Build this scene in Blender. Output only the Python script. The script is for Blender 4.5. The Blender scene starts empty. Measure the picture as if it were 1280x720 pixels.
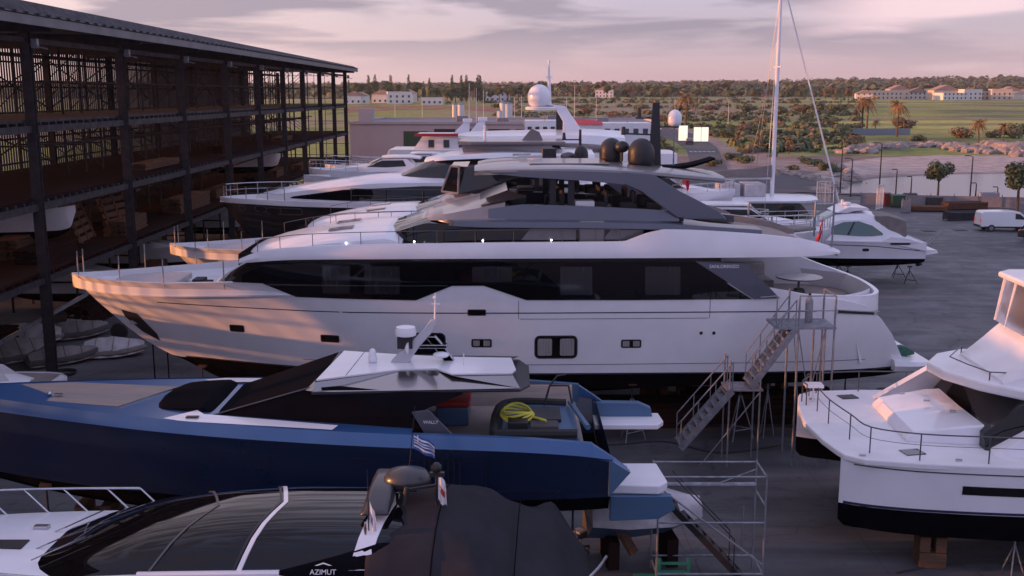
import bpy, bmesh, math, random
from mathutils import Vector, Matrix, noise
random.seed(7)
SC = bpy.context.scene
COL = SC.collection
# ------------------------------------------------------------------ camera geometry
FPX, CAMH, VHOR = 1300.0, 12.5, 118.0
PIT = math.atan((360-VHOR)/FPX); CP, SP = math.cos(PIT), math.sin(PIT)
def ray(u, v):
    a = (u-640)/FPX; b = (360-v)/FPX
    return a, CP+b*SP, -SP+b*CP
def G(u, v, z=0.0):
    a, y, q = ray(u, v); t = (z-CAMH)/q
    return Vector((a*t, y*t, z))
def P(u, v, Y):
    a, y, q = ray(u, v); t = Y/y
    return Vector((a*t, Y, CAMH+q*t))
class Frame:
    """a boat's own axes: x aft from the bow, y athwart (minus = side nearer the camera), z up"""
    def __init__(s, x, y, rot, sc=1.0, z=0.0):
        s.o = Vector((x, y, z)); s.r = math.radians(rot); s.sc = sc
        s.c, s.s = math.cos(s.r), math.sin(s.r)
    def L(s, u, v, w):               # photo direction met with the lengthwise plane y=w  -> (x, z)
        a, y, q = ray(u, v)
        ex, ey = -s.s, s.c           # local y axis
        t = (w*s.sc + s.o.x*ex + s.o.y*ey)/(a*ex+y*ey)
        wx, wy, wz = a*t, y*t, CAMH+q*t
        return (((wx-s.o.x)*s.c+(wy-s.o.y)*s.s)/s.sc, (wz-s.o.z)/s.sc)
    def LZ(s, u, v, z):              # met with the level z -> (x, y)
        g = G(u, v, z*s.sc+s.o.z)
        dx, dy = g.x-s.o.x, g.y-s.o.y
        return ((dx*s.c+dy*s.s)/s.sc, (-dx*s.s+dy*s.c)/s.sc)
    def W(s, x, y, z):
        x, y, z = x*s.sc, y*s.sc, z*s.sc
        return Vector((s.o.x+x*s.c-y*s.s, s.o.y+x*s.s+y*s.c, s.o.z+z))
# ------------------------------------------------------------------ objects
def tag(o, label=None, cat=None, group=None, kind=None):
    if label: o['label'] = label
    if cat: o['category'] = cat
    if group: o['group'] = group
    if kind: o['kind'] = kind
    return o
def thing(name, label, cat, loc=(0, 0, 0), rz=0.0, group=None, sc=1.0):
    o = bpy.data.objects.new(name, None); COL.objects.link(o)
    o.location = loc; o.rotation_euler = (0, 0, rz); o.scale = (sc, sc, sc)
    o.empty_display_size = 0.2
    return tag(o, label, cat, group)
KIDS = {}
def copy_tree(o, parent=None):
    c = o.copy(); COL.objects.link(c)
    if parent is not None:
        c.parent = parent; KIDS.setdefault(parent.name, []).append(c)
    for ch in list(KIDS.get(o.name, [])):
        copy_tree(ch, c)
    return c
class MB:
    def __init__(s): s.v = []; s.f = []
    def add(s, vs, fs):
        n = len(s.v); s.v += [tuple(p) for p in vs]; s.f += [tuple(i+n for i in f) for f in fs]; return s
    def box(s, c, d, rz=0.0, M=None):
        x, y, z = d[0]/2, d[1]/2, d[2]/2
        vs = [Vector((i*x, j*y, k*z)) for i in (-1, 1) for j in (-1, 1) for k in (-1, 1)]
        if M is not None: vs = [M @ p for p in vs]
        elif rz:
            R = Matrix.Rotation(rz, 3, 'Z'); vs = [R @ p for p in vs]
        vs = [p+Vector(c) for p in vs]
        return s.add(vs, [(0, 1, 3, 2), (4, 6, 7, 5), (0, 4, 5, 1), (2, 3, 7, 6), (0, 2, 6, 4), (1, 5, 7, 3)])
    def bb(s, x0, x1, y0, y1, z0, z1): return s.box(((x0+x1)/2, (y0+y1)/2, (z0+z1)/2), (abs(x1-x0), abs(y1-y0), abs(z1-z0)))
    def beam(s, a, b, w, h=None, up=(0, 0, 1)):
        a, b = Vector(a), Vector(b); h = h or w; d = (b-a)
        if d.length < 1e-6: return s
        d.normalize(); up = Vector(up)
        if abs(d.dot(up)) > .98: up = Vector((0, 1, 0))
        r = d.cross(up).normalized(); q = r.cross(d).normalized()
        vs = []
        for p in (a, b):
            for i, j in ((-1, -1), (1, -1), (1, 1), (-1, 1)): vs.append(p+r*(i*w/2)+q*(j*h/2))
        return s.add(vs, [(0, 3, 2, 1), (4, 5, 6, 7), (0, 1, 5, 4), (1, 2, 6, 5), (2, 3, 7, 6), (3, 0, 4, 7)])
    def cyl(s, a, b, r0, r1=None, n=10, cap=True):
        a, b = Vector(a), Vector(b); r1 = r0 if r1 is None else r1; d = (b-a)
        if d.length < 1e-6: return s
        d.normalize(); up = Vector((0, 0, 1)) if abs(d.z) < .95 else Vector((1, 0, 0))
        r = d.cross(up).normalized(); q = r.cross(d)
        vs = []
        for p, rr in ((a, r0), (b, r1)):
            for k in range(n):
                t = 2*math.pi*k/n; vs.append(p+r*(rr*math.cos(t))+q*(rr*math.sin(t)))
        fs = [(k, (k+1) % n, n+(k+1) % n, n+k) for k in range(n)]
        if cap: fs += [tuple(range(n))[::-1], tuple(range(n, 2*n))]
        return s.add(vs, fs)
    def tube(s, pts, r, n=6):
        pts = [Vector(p) for p in pts]
        if len(pts) < 2: return s
        rings = []; prev = None
        for i, p in enumerate(pts):
            d = (pts[min(i+1, len(pts)-1)]-pts[max(i-1, 0)])
            if d.length < 1e-7: d = Vector((1, 0, 0))
            d.normalize()
            if prev is None:
                up = Vector((0, 0, 1)) if abs(d.z) < .9 else Vector((1, 0, 0))
                a = d.cross(up).normalized()
            else: a = (prev-d*prev.dot(d)).normalized()
            prev = a; b = a.cross(d)
            rr = r[i] if isinstance(r, (list, tuple)) else r
            rings.append([p+a*(rr*math.cos(2*math.pi*k/n))+b*(rr*math.sin(2*math.pi*k/n)) for k in range(n)])
        return s.rings(rings, True, True)
    def rings(s, rings, loop=True, caps=False):
        n = len(rings[0]); vs = [p for R in rings for p in R]; fs = []
        for i in range(len(rings)-1):
            for k in range(n if loop else n-1):
                fs.append((i*n+k, i*n+(k+1) % n, (i+1)*n+(k+1) % n, (i+1)*n+k))
        if caps: fs += [tuple(range(n))[::-1], tuple(range((len(rings)-1)*n, len(rings)*n))]
        return s.add(vs, fs)
    def lathe(s, prof, c=(0, 0, 0), n=20, axis='z', sx=1.0, sy=1.0):
        c = Vector(c); rs = []
        for r, h in prof:
            R = []
            for k in range(n):
                t = 2*math.pi*k/n; p = (r*math.cos(t)*sx, r*math.sin(t)*sy, h)
                if axis == 'x': p = (h, p[0], p[1])
                if axis == 'y': p = (p[0], h, p[1])
                R.append(c+Vector(p))
            rs.append(R)
        return s.rings(rs, True, True)
    def ball(s, c, r, n=12, m=8, sq=(1, 1, 1)):
        prof = [(max(1e-4, r*math.sin(math.pi*i/m)), -r*math.cos(math.pi*i/m)) for i in range(m+1)]
        k = len(s.v); s.lathe(prof, (0, 0, 0), n)
        for i in range(k, len(s.v)):
            a = s.v[i]; s.v[i] = (c[0]+a[0]*sq[0], c[1]+a[1]*sq[1], c[2]+a[2]*sq[2])
        return s
    def prism(s, poly, a, b, axis='y'):
        """polygon of (x,z) pushed out along y from a to b (axis y); (x,y) along z; (y,z) along x"""
        def m(p, h): return {'y': (p[0], h, p[1]), 'z': (p[0], p[1], h), 'x': (h, p[0], p[1])}[axis]
        n = len(poly); vs = [m(p, a) for p in poly]+[m(p, b) for p in poly]
        fs = [tuple(range(n)), tuple(range(n, 2*n))[::-1]]+[(k, n+k, n+(k+1) % n, (k+1) % n) for k in range(n)]
        return s.add(vs, fs)
    def sheet(s, poly, t=0.004):
        n = len(poly); return s.add(poly, [tuple(range(n))])
    def xf(s, M):
        s.v = [tuple(M @ Vector(p)) for p in s.v]; return s
    def build(s, name, mat, parent=None, smooth=True, bevel=0, merge=True, ang=32, recalc=True, loc=None):
        me = bpy.data.meshes.new(name); me.from_pydata([tuple(p) for p in s.v], [], s.f)
        bm = bmesh.new(); bm.from_mesh(me)
        if merge: bmesh.ops.remove_doubles(bm, verts=bm.verts, dist=0.0005)
        if recalc: bmesh.ops.recalc_face_normals(bm, faces=bm.faces)
        bm.to_mesh(me); bm.free()
        if smooth:
            me.polygons.foreach_set('use_smooth', [True]*len(me.polygons))
            me.set_sharp_from_angle(angle=math.radians(ang))
        me.materials.append(mat if not isinstance(mat, str) else M_[mat])
        o = bpy.data.objects.new(name, me); COL.objects.link(o)
        if loc is not None: o.location = loc
        if bevel:
            b = o.modifiers.new('bevel', 'BEVEL'); b.width = bevel; b.segments = 2; b.limit_method = 'ANGLE'; b.angle_limit = math.radians(35)
        if parent is not None:
            o.parent = parent; KIDS.setdefault(parent.name, []).append(o)
        return o
# ------------------------------------------------------------------ lofts
def pchip(xs, ys):
    n = len(xs); h = [xs[i+1]-xs[i] for i in range(n-1)]; d = [(ys[i+1]-ys[i])/h[i] for i in range(n-1)]
    m = [0.0]*n
    if n == 2: m = [d[0], d[0]]
    else:
        m[0] = d[0]; m[-1] = d[-1]
        for i in range(1, n-1):
            m[i] = 0.0 if d[i-1]*d[i] <= 0 else 2*d[i-1]*d[i]/(d[i-1]+d[i]) if h[i-1] == h[i] else (h[i-1]+h[i])*3/((2*h[i]+h[i-1])/d[i-1]+(h[i]+2*h[i-1])/d[i])
    def f(x):
        x = min(max(x, xs[0]), xs[-1]); i = 0
        while i < n-2 and x > xs[i+1]: i += 1
        t = (x-xs[i])/h[i]; t2, t3 = t*t, t*t*t
        return ys[i]*(2*t3-3*t2+1)+h[i]*m[i]*(t3-2*t2+t)+ys[i+1]*(-2*t3+3*t2)+h[i]*m[i+1]*(t3-t2)
    return f
def lin(xs, ys):
    def f(x):
        if x <= xs[0]: return ys[0]
        for i in range(len(xs)-1):
            if x <= xs[i+1]: return ys[i]+(ys[i+1]-ys[i])*(x-xs[i])/(xs[i+1]-xs[i])
        return ys[-1]
    return f
class Loft:
    """stations [(x, [(halfwidth, z), ...])] bottom to top"""
    def __init__(s, st, n=40, linear=False):
        st = sorted(st, key=lambda a: a[0]); s.xs = [a[0] for a in st]; k = len(st[0][1])
        I = lin if linear else pchip
        s.fy = [I(s.xs, [a[1][j][0] for a in st]) for j in range(k)]
        s.fz = [I(s.xs, [a[1][j][1] for a in st]) for j in range(k)]
        s.k = k; s.n = n; s.linear = linear
    def ring(s, x): return [(max(0.0, s.fy[j](x)), s.fz[j](x)) for j in range(s.k)]
    def samples(s, x0, x1):
        a = s.xs[0] if x0 is None else x0; b = s.xs[-1] if x1 is None else x1
        if s.linear: return sorted(set([a, b]+[x for x in s.xs if a < x < b]))
        r = [a+(b-a)*i/s.n for i in range(s.n+1)]
        return sorted(set(r+[x for x in s.xs if a < x < b and min(abs(x-q) for q in r) > 0.02]))
    def y(s, x, z):
        R = s.ring(x)
        for i in range(len(R)-1):
            (y0, z0), (y1, z1) = R[i], R[i+1]
            if min(z0, z1) <= z <= max(z0, z1) and abs(z1-z0) > 1e-6:
                if i == 0 and len(R) > 2 and y0 < 1e-3 and False: continue
                return y0+(y1-y0)*(z-z0)/(z1-z0)
        return R[-1][0] if z > R[-1][1] else R[0][0]
    def mesh(s, i0=0, i1=None, x0=None, x1=None, loop=False, caps=True, mb=None, off=0.0):
        i1 = s.k-1 if i1 is None else i1; rs = []
        for x in s.samples(x0, x1):
            R = s.ring(x)[i0:i1+1]
            rs.append([(x, -y-off, z) for y, z in reversed(R)]+[(x, y+off, z) for y, z in R])
        mb = mb or MB(); n = len(rs[0])
        if i0 > 0 and not loop:
            h = n//2; mb.rings([r[:h] for r in rs], False); mb.rings([r[h:] for r in rs], False)
        else: mb.rings(rs, loop, False)
        if caps:
            mb.add(rs[0], [tuple(range(n))]); mb.add(rs[-1], [tuple(range(n))])
        return mb
    def deck(s, i, x0=None, x1=None, dz=0.0, inset=0.0, m=4, camber=0.0):
        rs = []
        for x in s.samples(x0, x1):
            y, z = s.ring(x)[i]; y = max(0.0, y-inset)
            rs.append([(x, -y+2*y*k/m, z+dz+camber*(1-(2*k/m-1)**2)) for k in range(m+1)])
        return MB().rings(rs, False, False)
def interp_poly(pl, n):
    """resample each span of pl (same number of points in both edges) with n pieces"""
    out = []
    for i in range(len(pl)-1):
        for k in range(n): t = k/n; out.append((pl[i][0]+(pl[i+1][0]-pl[i][0])*t, pl[i][1]+(pl[i+1][1]-pl[i][1])*t))
    out.append(pl[-1]); return out
def panel(S, top, bot, side=-1, off=0.012, n=4, rows=3, th=0.03, mb=None):
    """a plate following the side of surface S between an upper and a lower edge, each [(x,z)...] with equal counts"""
    T, B = interp_poly(top, n), interp_poly(bot, n); out = []; inn = []
    for t, b in zip(T, B):
        o, i = [], []
        for k in range(rows+1):
            q = k/rows; x = b[0]+(t[0]-b[0])*q; z = b[1]+(t[1]-b[1])*q; y = S(x, z)
            o.append((x, side*(y+off), z)); i.append((x, side*(y+off-th), z))
        out.append(o+i[::-1])
    mb = mb or MB(); mb.rings(out, True, True); return mb
def strip(S, pts, h, side=-1, off=0.02, th=0.03, mb=None, n=6):
    return panel(S, [(x, z+h/2) for x, z in pts], [(x, z-h/2) for x, z in pts], side, off, n, 1, th, mb)
def rrect(cx, cz, w, h, r=0.3, n=4):
    """top and bottom edges of a rounded rectangle"""
    T, B = [], []; rr = r*h/2*2
    rr = min(rr, h/2, w/2)
    for k in range(n+1):
        a = math.pi/2*k/n; T.append((cx-w/2+rr-rr*math.cos(a), cz+h/2-rr+rr*math.sin(a))); B.append((cx-w/2+rr-rr*math.cos(a), cz-h/2+rr-rr*math.sin(a)))
    for k in range(n+1):
        a = math.pi/2*(1-k/n); T.append((cx+w/2-rr+rr*math.cos(a), cz+h/2-rr+rr*math.sin(a))); B.append((cx+w/2-rr+rr*math.cos(a), cz-h/2+rr-rr*math.sin(a)))
    return T, B
def smoothpl(pts, n=5):
    """Catmull-Rom through 3-D points"""
    pts = [Vector(p) for p in pts]; out = []
    for i in range(len(pts)-1):
        p0, p1, p2, p3 = pts[max(i-1, 0)], pts[i], pts[i+1], pts[min(i+2, len(pts)-1)]
        for k in range(n):
            t = k/n; out.append(0.5*((2*p1)+(p2-p0)*t+(2*p0-5*p1+4*p2-p3)*t*t+(3*p1-p0-3*p2+p3)*t**3))
    out.append(pts[-1]); return out
# ------------------------------------------------------------------ materials
M_ = {}
def mat(name, col, rough=0.5, metal=0.0, coat=0.0, var=0.0, scale=3.0, col2=None, bump=0.0, bscale=40.0, spec=0.5, stretch=None, emit=None, trans=0.0, alpha=1.0, rvar=0.0, sheen=0.0, rng=(0.35, 0.65)):
    m = bpy.data.materials.new(name); m.use_nodes = True; nt = m.node_tree; N = nt.nodes; K = nt.links
    b = N['Principled BSDF']; b.inputs['Roughness'].default_value = rough; b.inputs['Metallic'].default_value = metal
    b.inputs['Coat Weight'].default_value = coat; b.inputs['Coat Roughness'].default_value = 0.08; b.inputs['Specular IOR Level'].default_value = spec
    b.inputs['Base Color'].default_value = (*col, 1); b.inputs['Transmission Weight'].default_value = trans; b.inputs['Alpha'].default_value = alpha
    b.inputs['Sheen Weight'].default_value = sheen
    if emit: b.inputs['Emission Color'].default_value = (*emit[0], 1); b.inputs['Emission Strength'].default_value = emit[1]
    if var or col2 or bump or rvar:
        tc = N.new('ShaderNodeTexCoord'); mp = N.new('ShaderNodeMapping'); K.new(tc.outputs['Object'], mp.inputs[0])
        if stretch: mp.inputs['Scale'].default_value = stretch
        nz = N.new('ShaderNodeTexNoise'); nz.inputs['Scale'].default_value = scale; nz.inputs['Detail'].default_value = 6; nz.inputs['Roughness'].default_value = 0.6; K.new(mp.outputs[0], nz.inputs['Vector'])
        mr = N.new('ShaderNodeMapRange'); mr.inputs[1].default_value = rng[0]; mr.inputs[2].default_value = rng[1]; K.new(nz.outputs['Fac'], mr.inputs[0])
        if var or col2:
            c2 = col2 or tuple(c*(1-var) for c in col)
            mx = N.new('ShaderNodeMix'); mx.data_type = 'RGBA'; mx.inputs[6].default_value = (*col, 1); mx.inputs[7].default_value = (*c2, 1); K.new(mr.outputs[0], mx.inputs[0]); K.new(mx.outputs[2], b.inputs['Base Color'])
        if rvar:
            r2 = N.new('ShaderNodeMapRange'); r2.inputs[1].default_value = rng[0]; r2.inputs[2].default_value = rng[1]; r2.inputs[3].default_value = rough; r2.inputs[4].default_value = min(1, rough+rvar); K.new(nz.outputs['Fac'], r2.inputs[0]); K.new(r2.outputs[0], b.inputs['Roughness'])
        if bump:
            n2 = N.new('ShaderNodeTexNoise'); n2.inputs['Scale'].default_value = bscale; n2.inputs['Detail'].default_value = 4; K.new(mp.outputs[0], n2.inputs['Vector'])
            bp = N.new('ShaderNodeBump'); bp.inputs['Strength'].default_value = bump; bp.inputs['Distance'].default_value = 0.02; K.new(n2.outputs['Fac'], bp.inputs['Height']); K.new(bp.outputs[0], b.inputs['Normal'])
    M_[name] = m; return m
mat('gelcoat', (0.81, 0.80, 0.83), 0.28, coat=0.5, var=0.10, scale=0.6, rvar=0.15, bump=0.02, bscale=1.5)
mat('gelcoat_matt', (0.78, 0.77, 0.78), 0.45, var=0.10, scale=1.1, rvar=0.2)
mat('deck_white', (0.72, 0.71, 0.72), 0.6, var=0.14, scale=2.0)
mat('taupe', (0.22, 0.195, 0.20), 0.3, coat=0.5, metal=0.15, var=0.1, scale=1.0)
mat('grey_paint', (0.105, 0.112, 0.145), 0.28, metal=0.25, coat=0.4, var=0.08, scale=1.0)
mat('glass_dark', (0.004, 0.004, 0.005), 0.03, spec=0.42, bump=0.03, bscale=0.35)
mat('glass_tint', (0.012, 0.012, 0.014), 0.04, spec=0.6)
mat('glass_green', (0.03, 0.10, 0.09), 0.05, spec=0.9, coat=0.5)
mat('cockpit_dark', (0.05, 0.048, 0.05), 0.6, var=0.3, scale=4)
mat('antifoul', (0.005, 0.005, 0.007), 0.9, var=0.4, scale=2.5, bump=0.1, spec=0.0)
mat('antifoul_blue', (0.012, 0.014, 0.05), 0.7)
mat('line_black', (0.015, 0.015, 0.02), 0.4)
mat('steel', (0.55, 0.55, 0.57), 0.22, metal=1.0, var=0.2, scale=8)
mat('rail_dark', (0.10, 0.10, 0.11), 0.35, metal=0.6)
mat('galv', (0.30, 0.31, 0.34), 0.5, metal=0.6, var=0.3, scale=5, rvar=0.2)
mat('black_plastic', (0.016, 0.016, 0.018), 0.45, var=0.2, scale=5)
mat('rubber', (0.02, 0.02, 0.02), 0.8)
mat('teak', (0.30, 0.25, 0.22), 0.65, col2=(0.21, 0.17, 0.15), scale=2.0, stretch=(0.6, 14, 6))
mat('cushion', (0.50, 0.45, 0.44), 0.9, var=0.15, scale=6, bump=0.2)
mat('cushion_dark', (0.07, 0.06, 0.06), 0.95, bump=0.3)
mat('canvas_grey', (0.036, 0.035, 0.042), 0.9, spec=0.03, var=0.2, scale=1.5, bump=0.25, bscale=30)
mat('canvas_black', (0.006, 0.006, 0.009), 0.85, spec=0.02, var=0.25, scale=1.2, bump=0.3, bscale=60)
mat('canvas_taupe', (0.22, 0.19, 0.18), 0.85, var=0.2, scale=2, bump=0.2)
mat('blue_paint', (0.036, 0.115, 0.28), 0.3, metal=0.25, coat=0.35, var=0.12, scale=0.8)
mat('navy_paint', (0.007, 0.020, 0.060), 0.25, metal=0.1, coat=0.5, var=0.18, scale=0.7)
mat('blue_light', (0.07, 0.14, 0.24), 0.35, metal=0.2)
mat('red_uphol', (0.42, 0.028, 0.02), 0.8, var=0.2)
mat('orange_mat', (0.62, 0.10, 0.04), 0.8)
mat('yellow_hose', (0.60, 0.55, 0.06), 0.5)
mat('mirror_grey', (0.32, 0.30, 0.30), 0.12, metal=0.9)
mat('curtain', (0.34, 0.32, 0.31), 0.9, col2=(0.20, 0.19, 0.18), scale=3, stretch=(9, 1, .2))
mat('steel_dark', (0.036, 0.033, 0.042), 0.6, metal=0.3, var=0.35, scale=3, rvar=0.2)
mat('roof_metal', (0.16, 0.165, 0.18), 0.55, metal=0.3, var=0.3, scale=0.6)
mat('rust', (0.022, 0.009, 0.008), 0.9, spec=0.02, col2=(0.022, 0.014, 0.016), scale=2.5, bump=0.3)
mat('timber', (0.15, 0.08, 0.05), 0.85, spec=0.1, col2=(0.09, 0.05, 0.035), scale=3, stretch=(1, 1, 6), bump=0.2)
mat('timber_dark', (0.030, 0.013, 0.010), 0.9, spec=0.02, col2=(0.026, 0.016, 0.016), scale=2, bump=0.2)
mat('wrap_white', (0.52, 0.50, 0.52), 0.55, var=0.25, scale=2.5, bump=0.5, bscale=4)
mat('wrap_tan', (0.20, 0.175, 0.165), 0.6, var=0.3, scale=2.5, bump=0.5, bscale=4)
mat('wall_grey', (0.40, 0.38, 0.41), 0.9, var=0.12, scale=0.25, bump=0.05)
mat('wall_white', (0.74, 0.72, 0.70), 0.9, var=0.15, scale=0.5)
mat('wall_cream', (0.62, 0.52, 0.45), 0.9, var=0.15, scale=0.5)
mat('roof_tile', (0.36, 0.13, 0.08), 0.9, var=0.3, scale=1.5)
mat('window_house', (0.04, 0.045, 0.05), 0.15)
mat('bark', (0.12, 0.085, 0.06), 0.95, var=0.3, scale=6)
mat('leaf_dark', (0.06, 0.085, 0.04), 0.8, col2=(0.12, 0.14, 0.06), scale=0.6, rng=(.4, .6))
mat('leaf_olive', (0.16, 0.155, 0.07), 0.8, col2=(0.09, 0.10, 0.05), scale=0.8, rng=(.4, .6))
mat('leaf_rust', (0.19, 0.125, 0.07), 0.85, col2=(0.13, 0.10, 0.055), scale=0.8, rng=(.4, .6))
mat('leaf_palm', (0.36, 0.20, 0.08), 0.8, col2=(0.16, 0.12, 0.05), scale=0.8, rng=(.4, .6))
mat('rock', (0.34, 0.29, 0.27), 0.95, col2=(0.20, 0.17, 0.16), scale=0.8, bump=0.5, bscale=4)
mat('van_paint', (0.74, 0.74, 0.76), 0.3, coat=0.5)
mat('car_dark', (0.03, 0.03, 0.035), 0.3, coat=0.6)
mat('tail_red', (0.5, 0.02, 0.02), 0.3, emit=((1, .05, .03), .3))
mat('bin_green', (0.03, 0.075, 0.045), 0.6)
mat('paint_green', (0.035, 0.26, 0.14), 0.45, var=0.2)
mat('orange_paint', (0.62, 0.26, 0.05), 0.6, var=0.2)
mat('sign_sun_glow', (0.80, 0.76, 0.66), 0.5, emit=((1.0, 0.86, 0.62), 0.75))  # warm emission stands in for low sunlight on the billboard faces
mat('lamp_on', (0.9, 0.9, 1), 0.4, emit=((0.95, 0.93, 1.0), 4.0))
mat('flag_red', (0.55, 0.04, 0.05), 0.85)
mat('flag_white', (0.75, 0.72, 0.72), 0.85)
mat('flag_blue', (0.05, 0.10, 0.32), 0.85)
mat('asphalt', (0.085, 0.082, 0.09), 0.9, var=0.25, scale=0.4)
mat('road_white', (0.55, 0.53, 0.53), 0.8)
mat('pavement', (0.30, 0.26, 0.25), 0.9, var=0.2, scale=0.6)
mat('oyster_fender', (0.03, 0.03, 0.035), 0.7)
# ------------------------------------------------------------------ camera, sky and sun
cam = bpy.data.cameras.new('camera'); co = bpy.data.objects.new('camera', cam); COL.objects.link(co); SC.camera = co
cam.sensor_width = 36; cam.lens = 36*FPX/1280; cam.clip_start = 0.1; cam.clip_end = 12000
co.location = (0, 0, CAMH); co.rotation_euler = (math.pi/2-PIT, 0, 0)
SC.view_settings.view_transform = 'Standard'; SC.view_settings.look = 'None'; SC.view_settings.gamma = 1; SC.view_settings.exposure = 0.36
SUN_EL, SUN_AZ = math.radians(4.2), math.radians(181.8)      # azimuth measured from +x, counter-clockwise: the sun stands low on the left
sd = Vector((math.cos(SUN_EL)*math.cos(SUN_AZ), math.cos(SUN_EL)*math.sin(SUN_AZ), math.sin(SUN_EL)))
sl = bpy.data.lights.new('sun', 'SUN'); sl.energy = 5.0; sl.angle = math.radians(0.6); sl.color = (1.0, 0.38, 0.13)
so = bpy.data.objects.new('sun', sl); COL.objects.link(so); so.rotation_euler = sd.to_track_quat('Z', 'Y').to_euler(); so.location = (-60, 0, 40)
w = bpy.data.worlds.new('World'); SC.world = w; w.use_nodes = True
nt = w.node_tree; N = nt.nodes; K = nt.links; N.clear()
out = N.new('ShaderNodeOutputWorld'); sky = N.new('ShaderNodeTexSky'); sky.sky_type = 'NISHITA'; sky.sun_disc = False
sky.sun_elevation = SUN_EL; sky.sun_rotation = math.pi/2-SUN_AZ; sky.dust_density = 2.0
bg1 = N.new('ShaderNodeBackground'); bg1.inputs[1].default_value = 0.14; K.new(sky.outputs[0], bg1.inputs[0])
tc = N.new('ShaderNodeTexCoord'); sep = N.new('ShaderNodeSeparateXYZ'); K.new(tc.outputs['Generated'], sep.inputs[0])
def math_(op, a, b=None, c=None):
    n = N.new('ShaderNodeMath'); n.operation = op
    for i, q in enumerate((a, b, c)):
        if q is None: continue
        if isinstance(q, (int, float)): n.inputs[i].default_value = q
        else: K.new(q, n.inputs[i])
    return n.outputs[0]
def ramp(fac, pts):
    r = N.new('ShaderNodeValToRGB'); K.new(fac, r.inputs[0]); e = r.color_ramp.elements
    while len(e) < len(pts): e.new(0.5)
    for i, (p, c) in enumerate(pts): e[i].position = p; e[i].color = (*c, 1)
    return r.outputs[0]
zz = math_('MAXIMUM', sep.outputs['Z'], 0.0)
# cloud deck seen in perspective: direction projected on a level sheet
zc = math_('ADD', zz, 0.10)
px_ = math_('DIVIDE', sep.outputs['X'], zc); py_ = math_('DIVIDE', sep.outputs['Y'], zc)
cmb = N.new('ShaderNodeCombineXYZ'); K.new(px_, cmb.inputs[0]); K.new(py_, cmb.inputs[1])
nz = N.new('ShaderNodeTexNoise'); nz.inputs['Scale'].default_value = 0.42; nz.inputs['Detail'].default_value = 5; nz.inputs['Roughness'].default_value = 0.5; K.new(cmb.outputs[0], nz.inputs['Vector'])
mp = N.new('ShaderNodeMapping'); mp.inputs['Scale'].default_value = (3.2, 3.2, 26); mp.inputs['Location'].default_value = (3.3, 0.2, 0.35); K.new(tc.outputs['Generated'], mp.inputs[0])
nz2 = N.new('ShaderNodeTexNoise'); nz2.inputs['Scale'].default_value = 1.5; nz2.inputs['Detail'].default_value = 6; nz2.inputs['Distortion'].default_value = 0.3; K.new(mp.outputs[0], nz2.inputs['Vector'])
base = ramp(zz, [(0.0, (0.58, 0.39, 0.43)), (0.03, (0.57, 0.42, 0.47)), (0.06, (0.50, 0.42, 0.50)), (0.12, (0.52, 0.49, 0.66)), (0.30, (0.64, 0.66, 0.98)), (1.0, (0.66, 0.74, 1.24))])
# brighter and pinker towards the sunset (left), mauve grey to the right
dt = N.new('ShaderNodeVectorMath'); dt.operation = 'DOT_PRODUCT'; K.new(tc.outputs['Generated'], dt.inputs[0]); dt.inputs[1].default_value = (-0.94, 0.33, 0.0)
sg = N.new('ShaderNodeMapRange'); sg.inputs[1].default_value = 0.22; sg.inputs[2].default_value = 0.9; K.new(dt.outputs['Value'], sg.inputs[0])
def mixc(f, a, b, mode='MIX'):
    m = N.new('ShaderNodeMix'); m.data_type = 'RGBA'; m.blend_type = mode
    for i, q in ((0, f), (6, a), (7, b)):
        if isinstance(q, (int, float)): m.inputs[i].default_value = q
        elif isinstance(q, tuple): m.inputs[i].default_value = (*q, 1)
        else: K.new(q, m.inputs[i])
    return m.outputs[2]
glow = mixc(sg.outputs[0], base, (0.98, 0.72, 0.68))
dk = N.new('ShaderNodeMapRange'); dk.inputs[1].default_value = 0.44; dk.inputs[2].default_value = 0.56; K.new(nz2.outputs['Fac'], dk.inputs[0])
el = N.new('ShaderNodeMapRange'); el.inputs[1].default_value = 0.018; el.inputs[2].default_value = 0.06; K.new(zz, el.inputs[0])
dkf = math_('MULTIPLY', math_('MULTIPLY', dk.outputs[0], el.outputs[0]), 0.85)
c1 = mixc(dkf, glow, (0.295, 0.26, 0.345))
lt = N.new('ShaderNodeMapRange'); lt.inputs[1].default_value = 0.60; lt.inputs[2].default_value = 0.68; K.new(nz.outputs['Fac'], lt.inputs[0])
c2 = mixc(math_('MULTIPLY', lt.outputs[0], 0.35), c1, (0.80, 0.62, 0.64))
# one bright bank of cloud high on the right
def sm(x, a, b_):
    n = N.new('ShaderNodeMapRange'); n.interpolation_type = 'SMOOTHSTEP'; n.inputs[1].default_value = a; n.inputs[2].default_value = b_; K.new(x, n.inputs[0]); return n.outputs[0]
zn = math_('ADD', sep.outputs['Z'], math_('MULTIPLY', math_('SUBTRACT', nz2.outputs['Fac'], 0.5), 0.07))
bx1 = math_('MULTIPLY', sm(sep.outputs['X'], 0.22, 0.34), math_('MULTIPLY', sm(zn, 0.052, 0.070), sm(zn, 0.098, 0.082)))
c2 = mixc(math_('MULTIPLY', bx1, 0.9), c2, (0.90, 0.66, 0.72))
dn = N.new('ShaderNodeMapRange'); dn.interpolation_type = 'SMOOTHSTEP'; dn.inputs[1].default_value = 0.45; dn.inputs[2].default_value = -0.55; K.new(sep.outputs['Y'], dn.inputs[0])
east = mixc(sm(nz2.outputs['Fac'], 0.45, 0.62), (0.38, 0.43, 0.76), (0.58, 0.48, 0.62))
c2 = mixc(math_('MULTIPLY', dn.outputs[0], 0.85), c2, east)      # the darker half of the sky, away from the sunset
bg2 = N.new('ShaderNodeBackground'); bg2.inputs[1].default_value = 1.0; K.new(c2, bg2.inputs[0])
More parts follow.
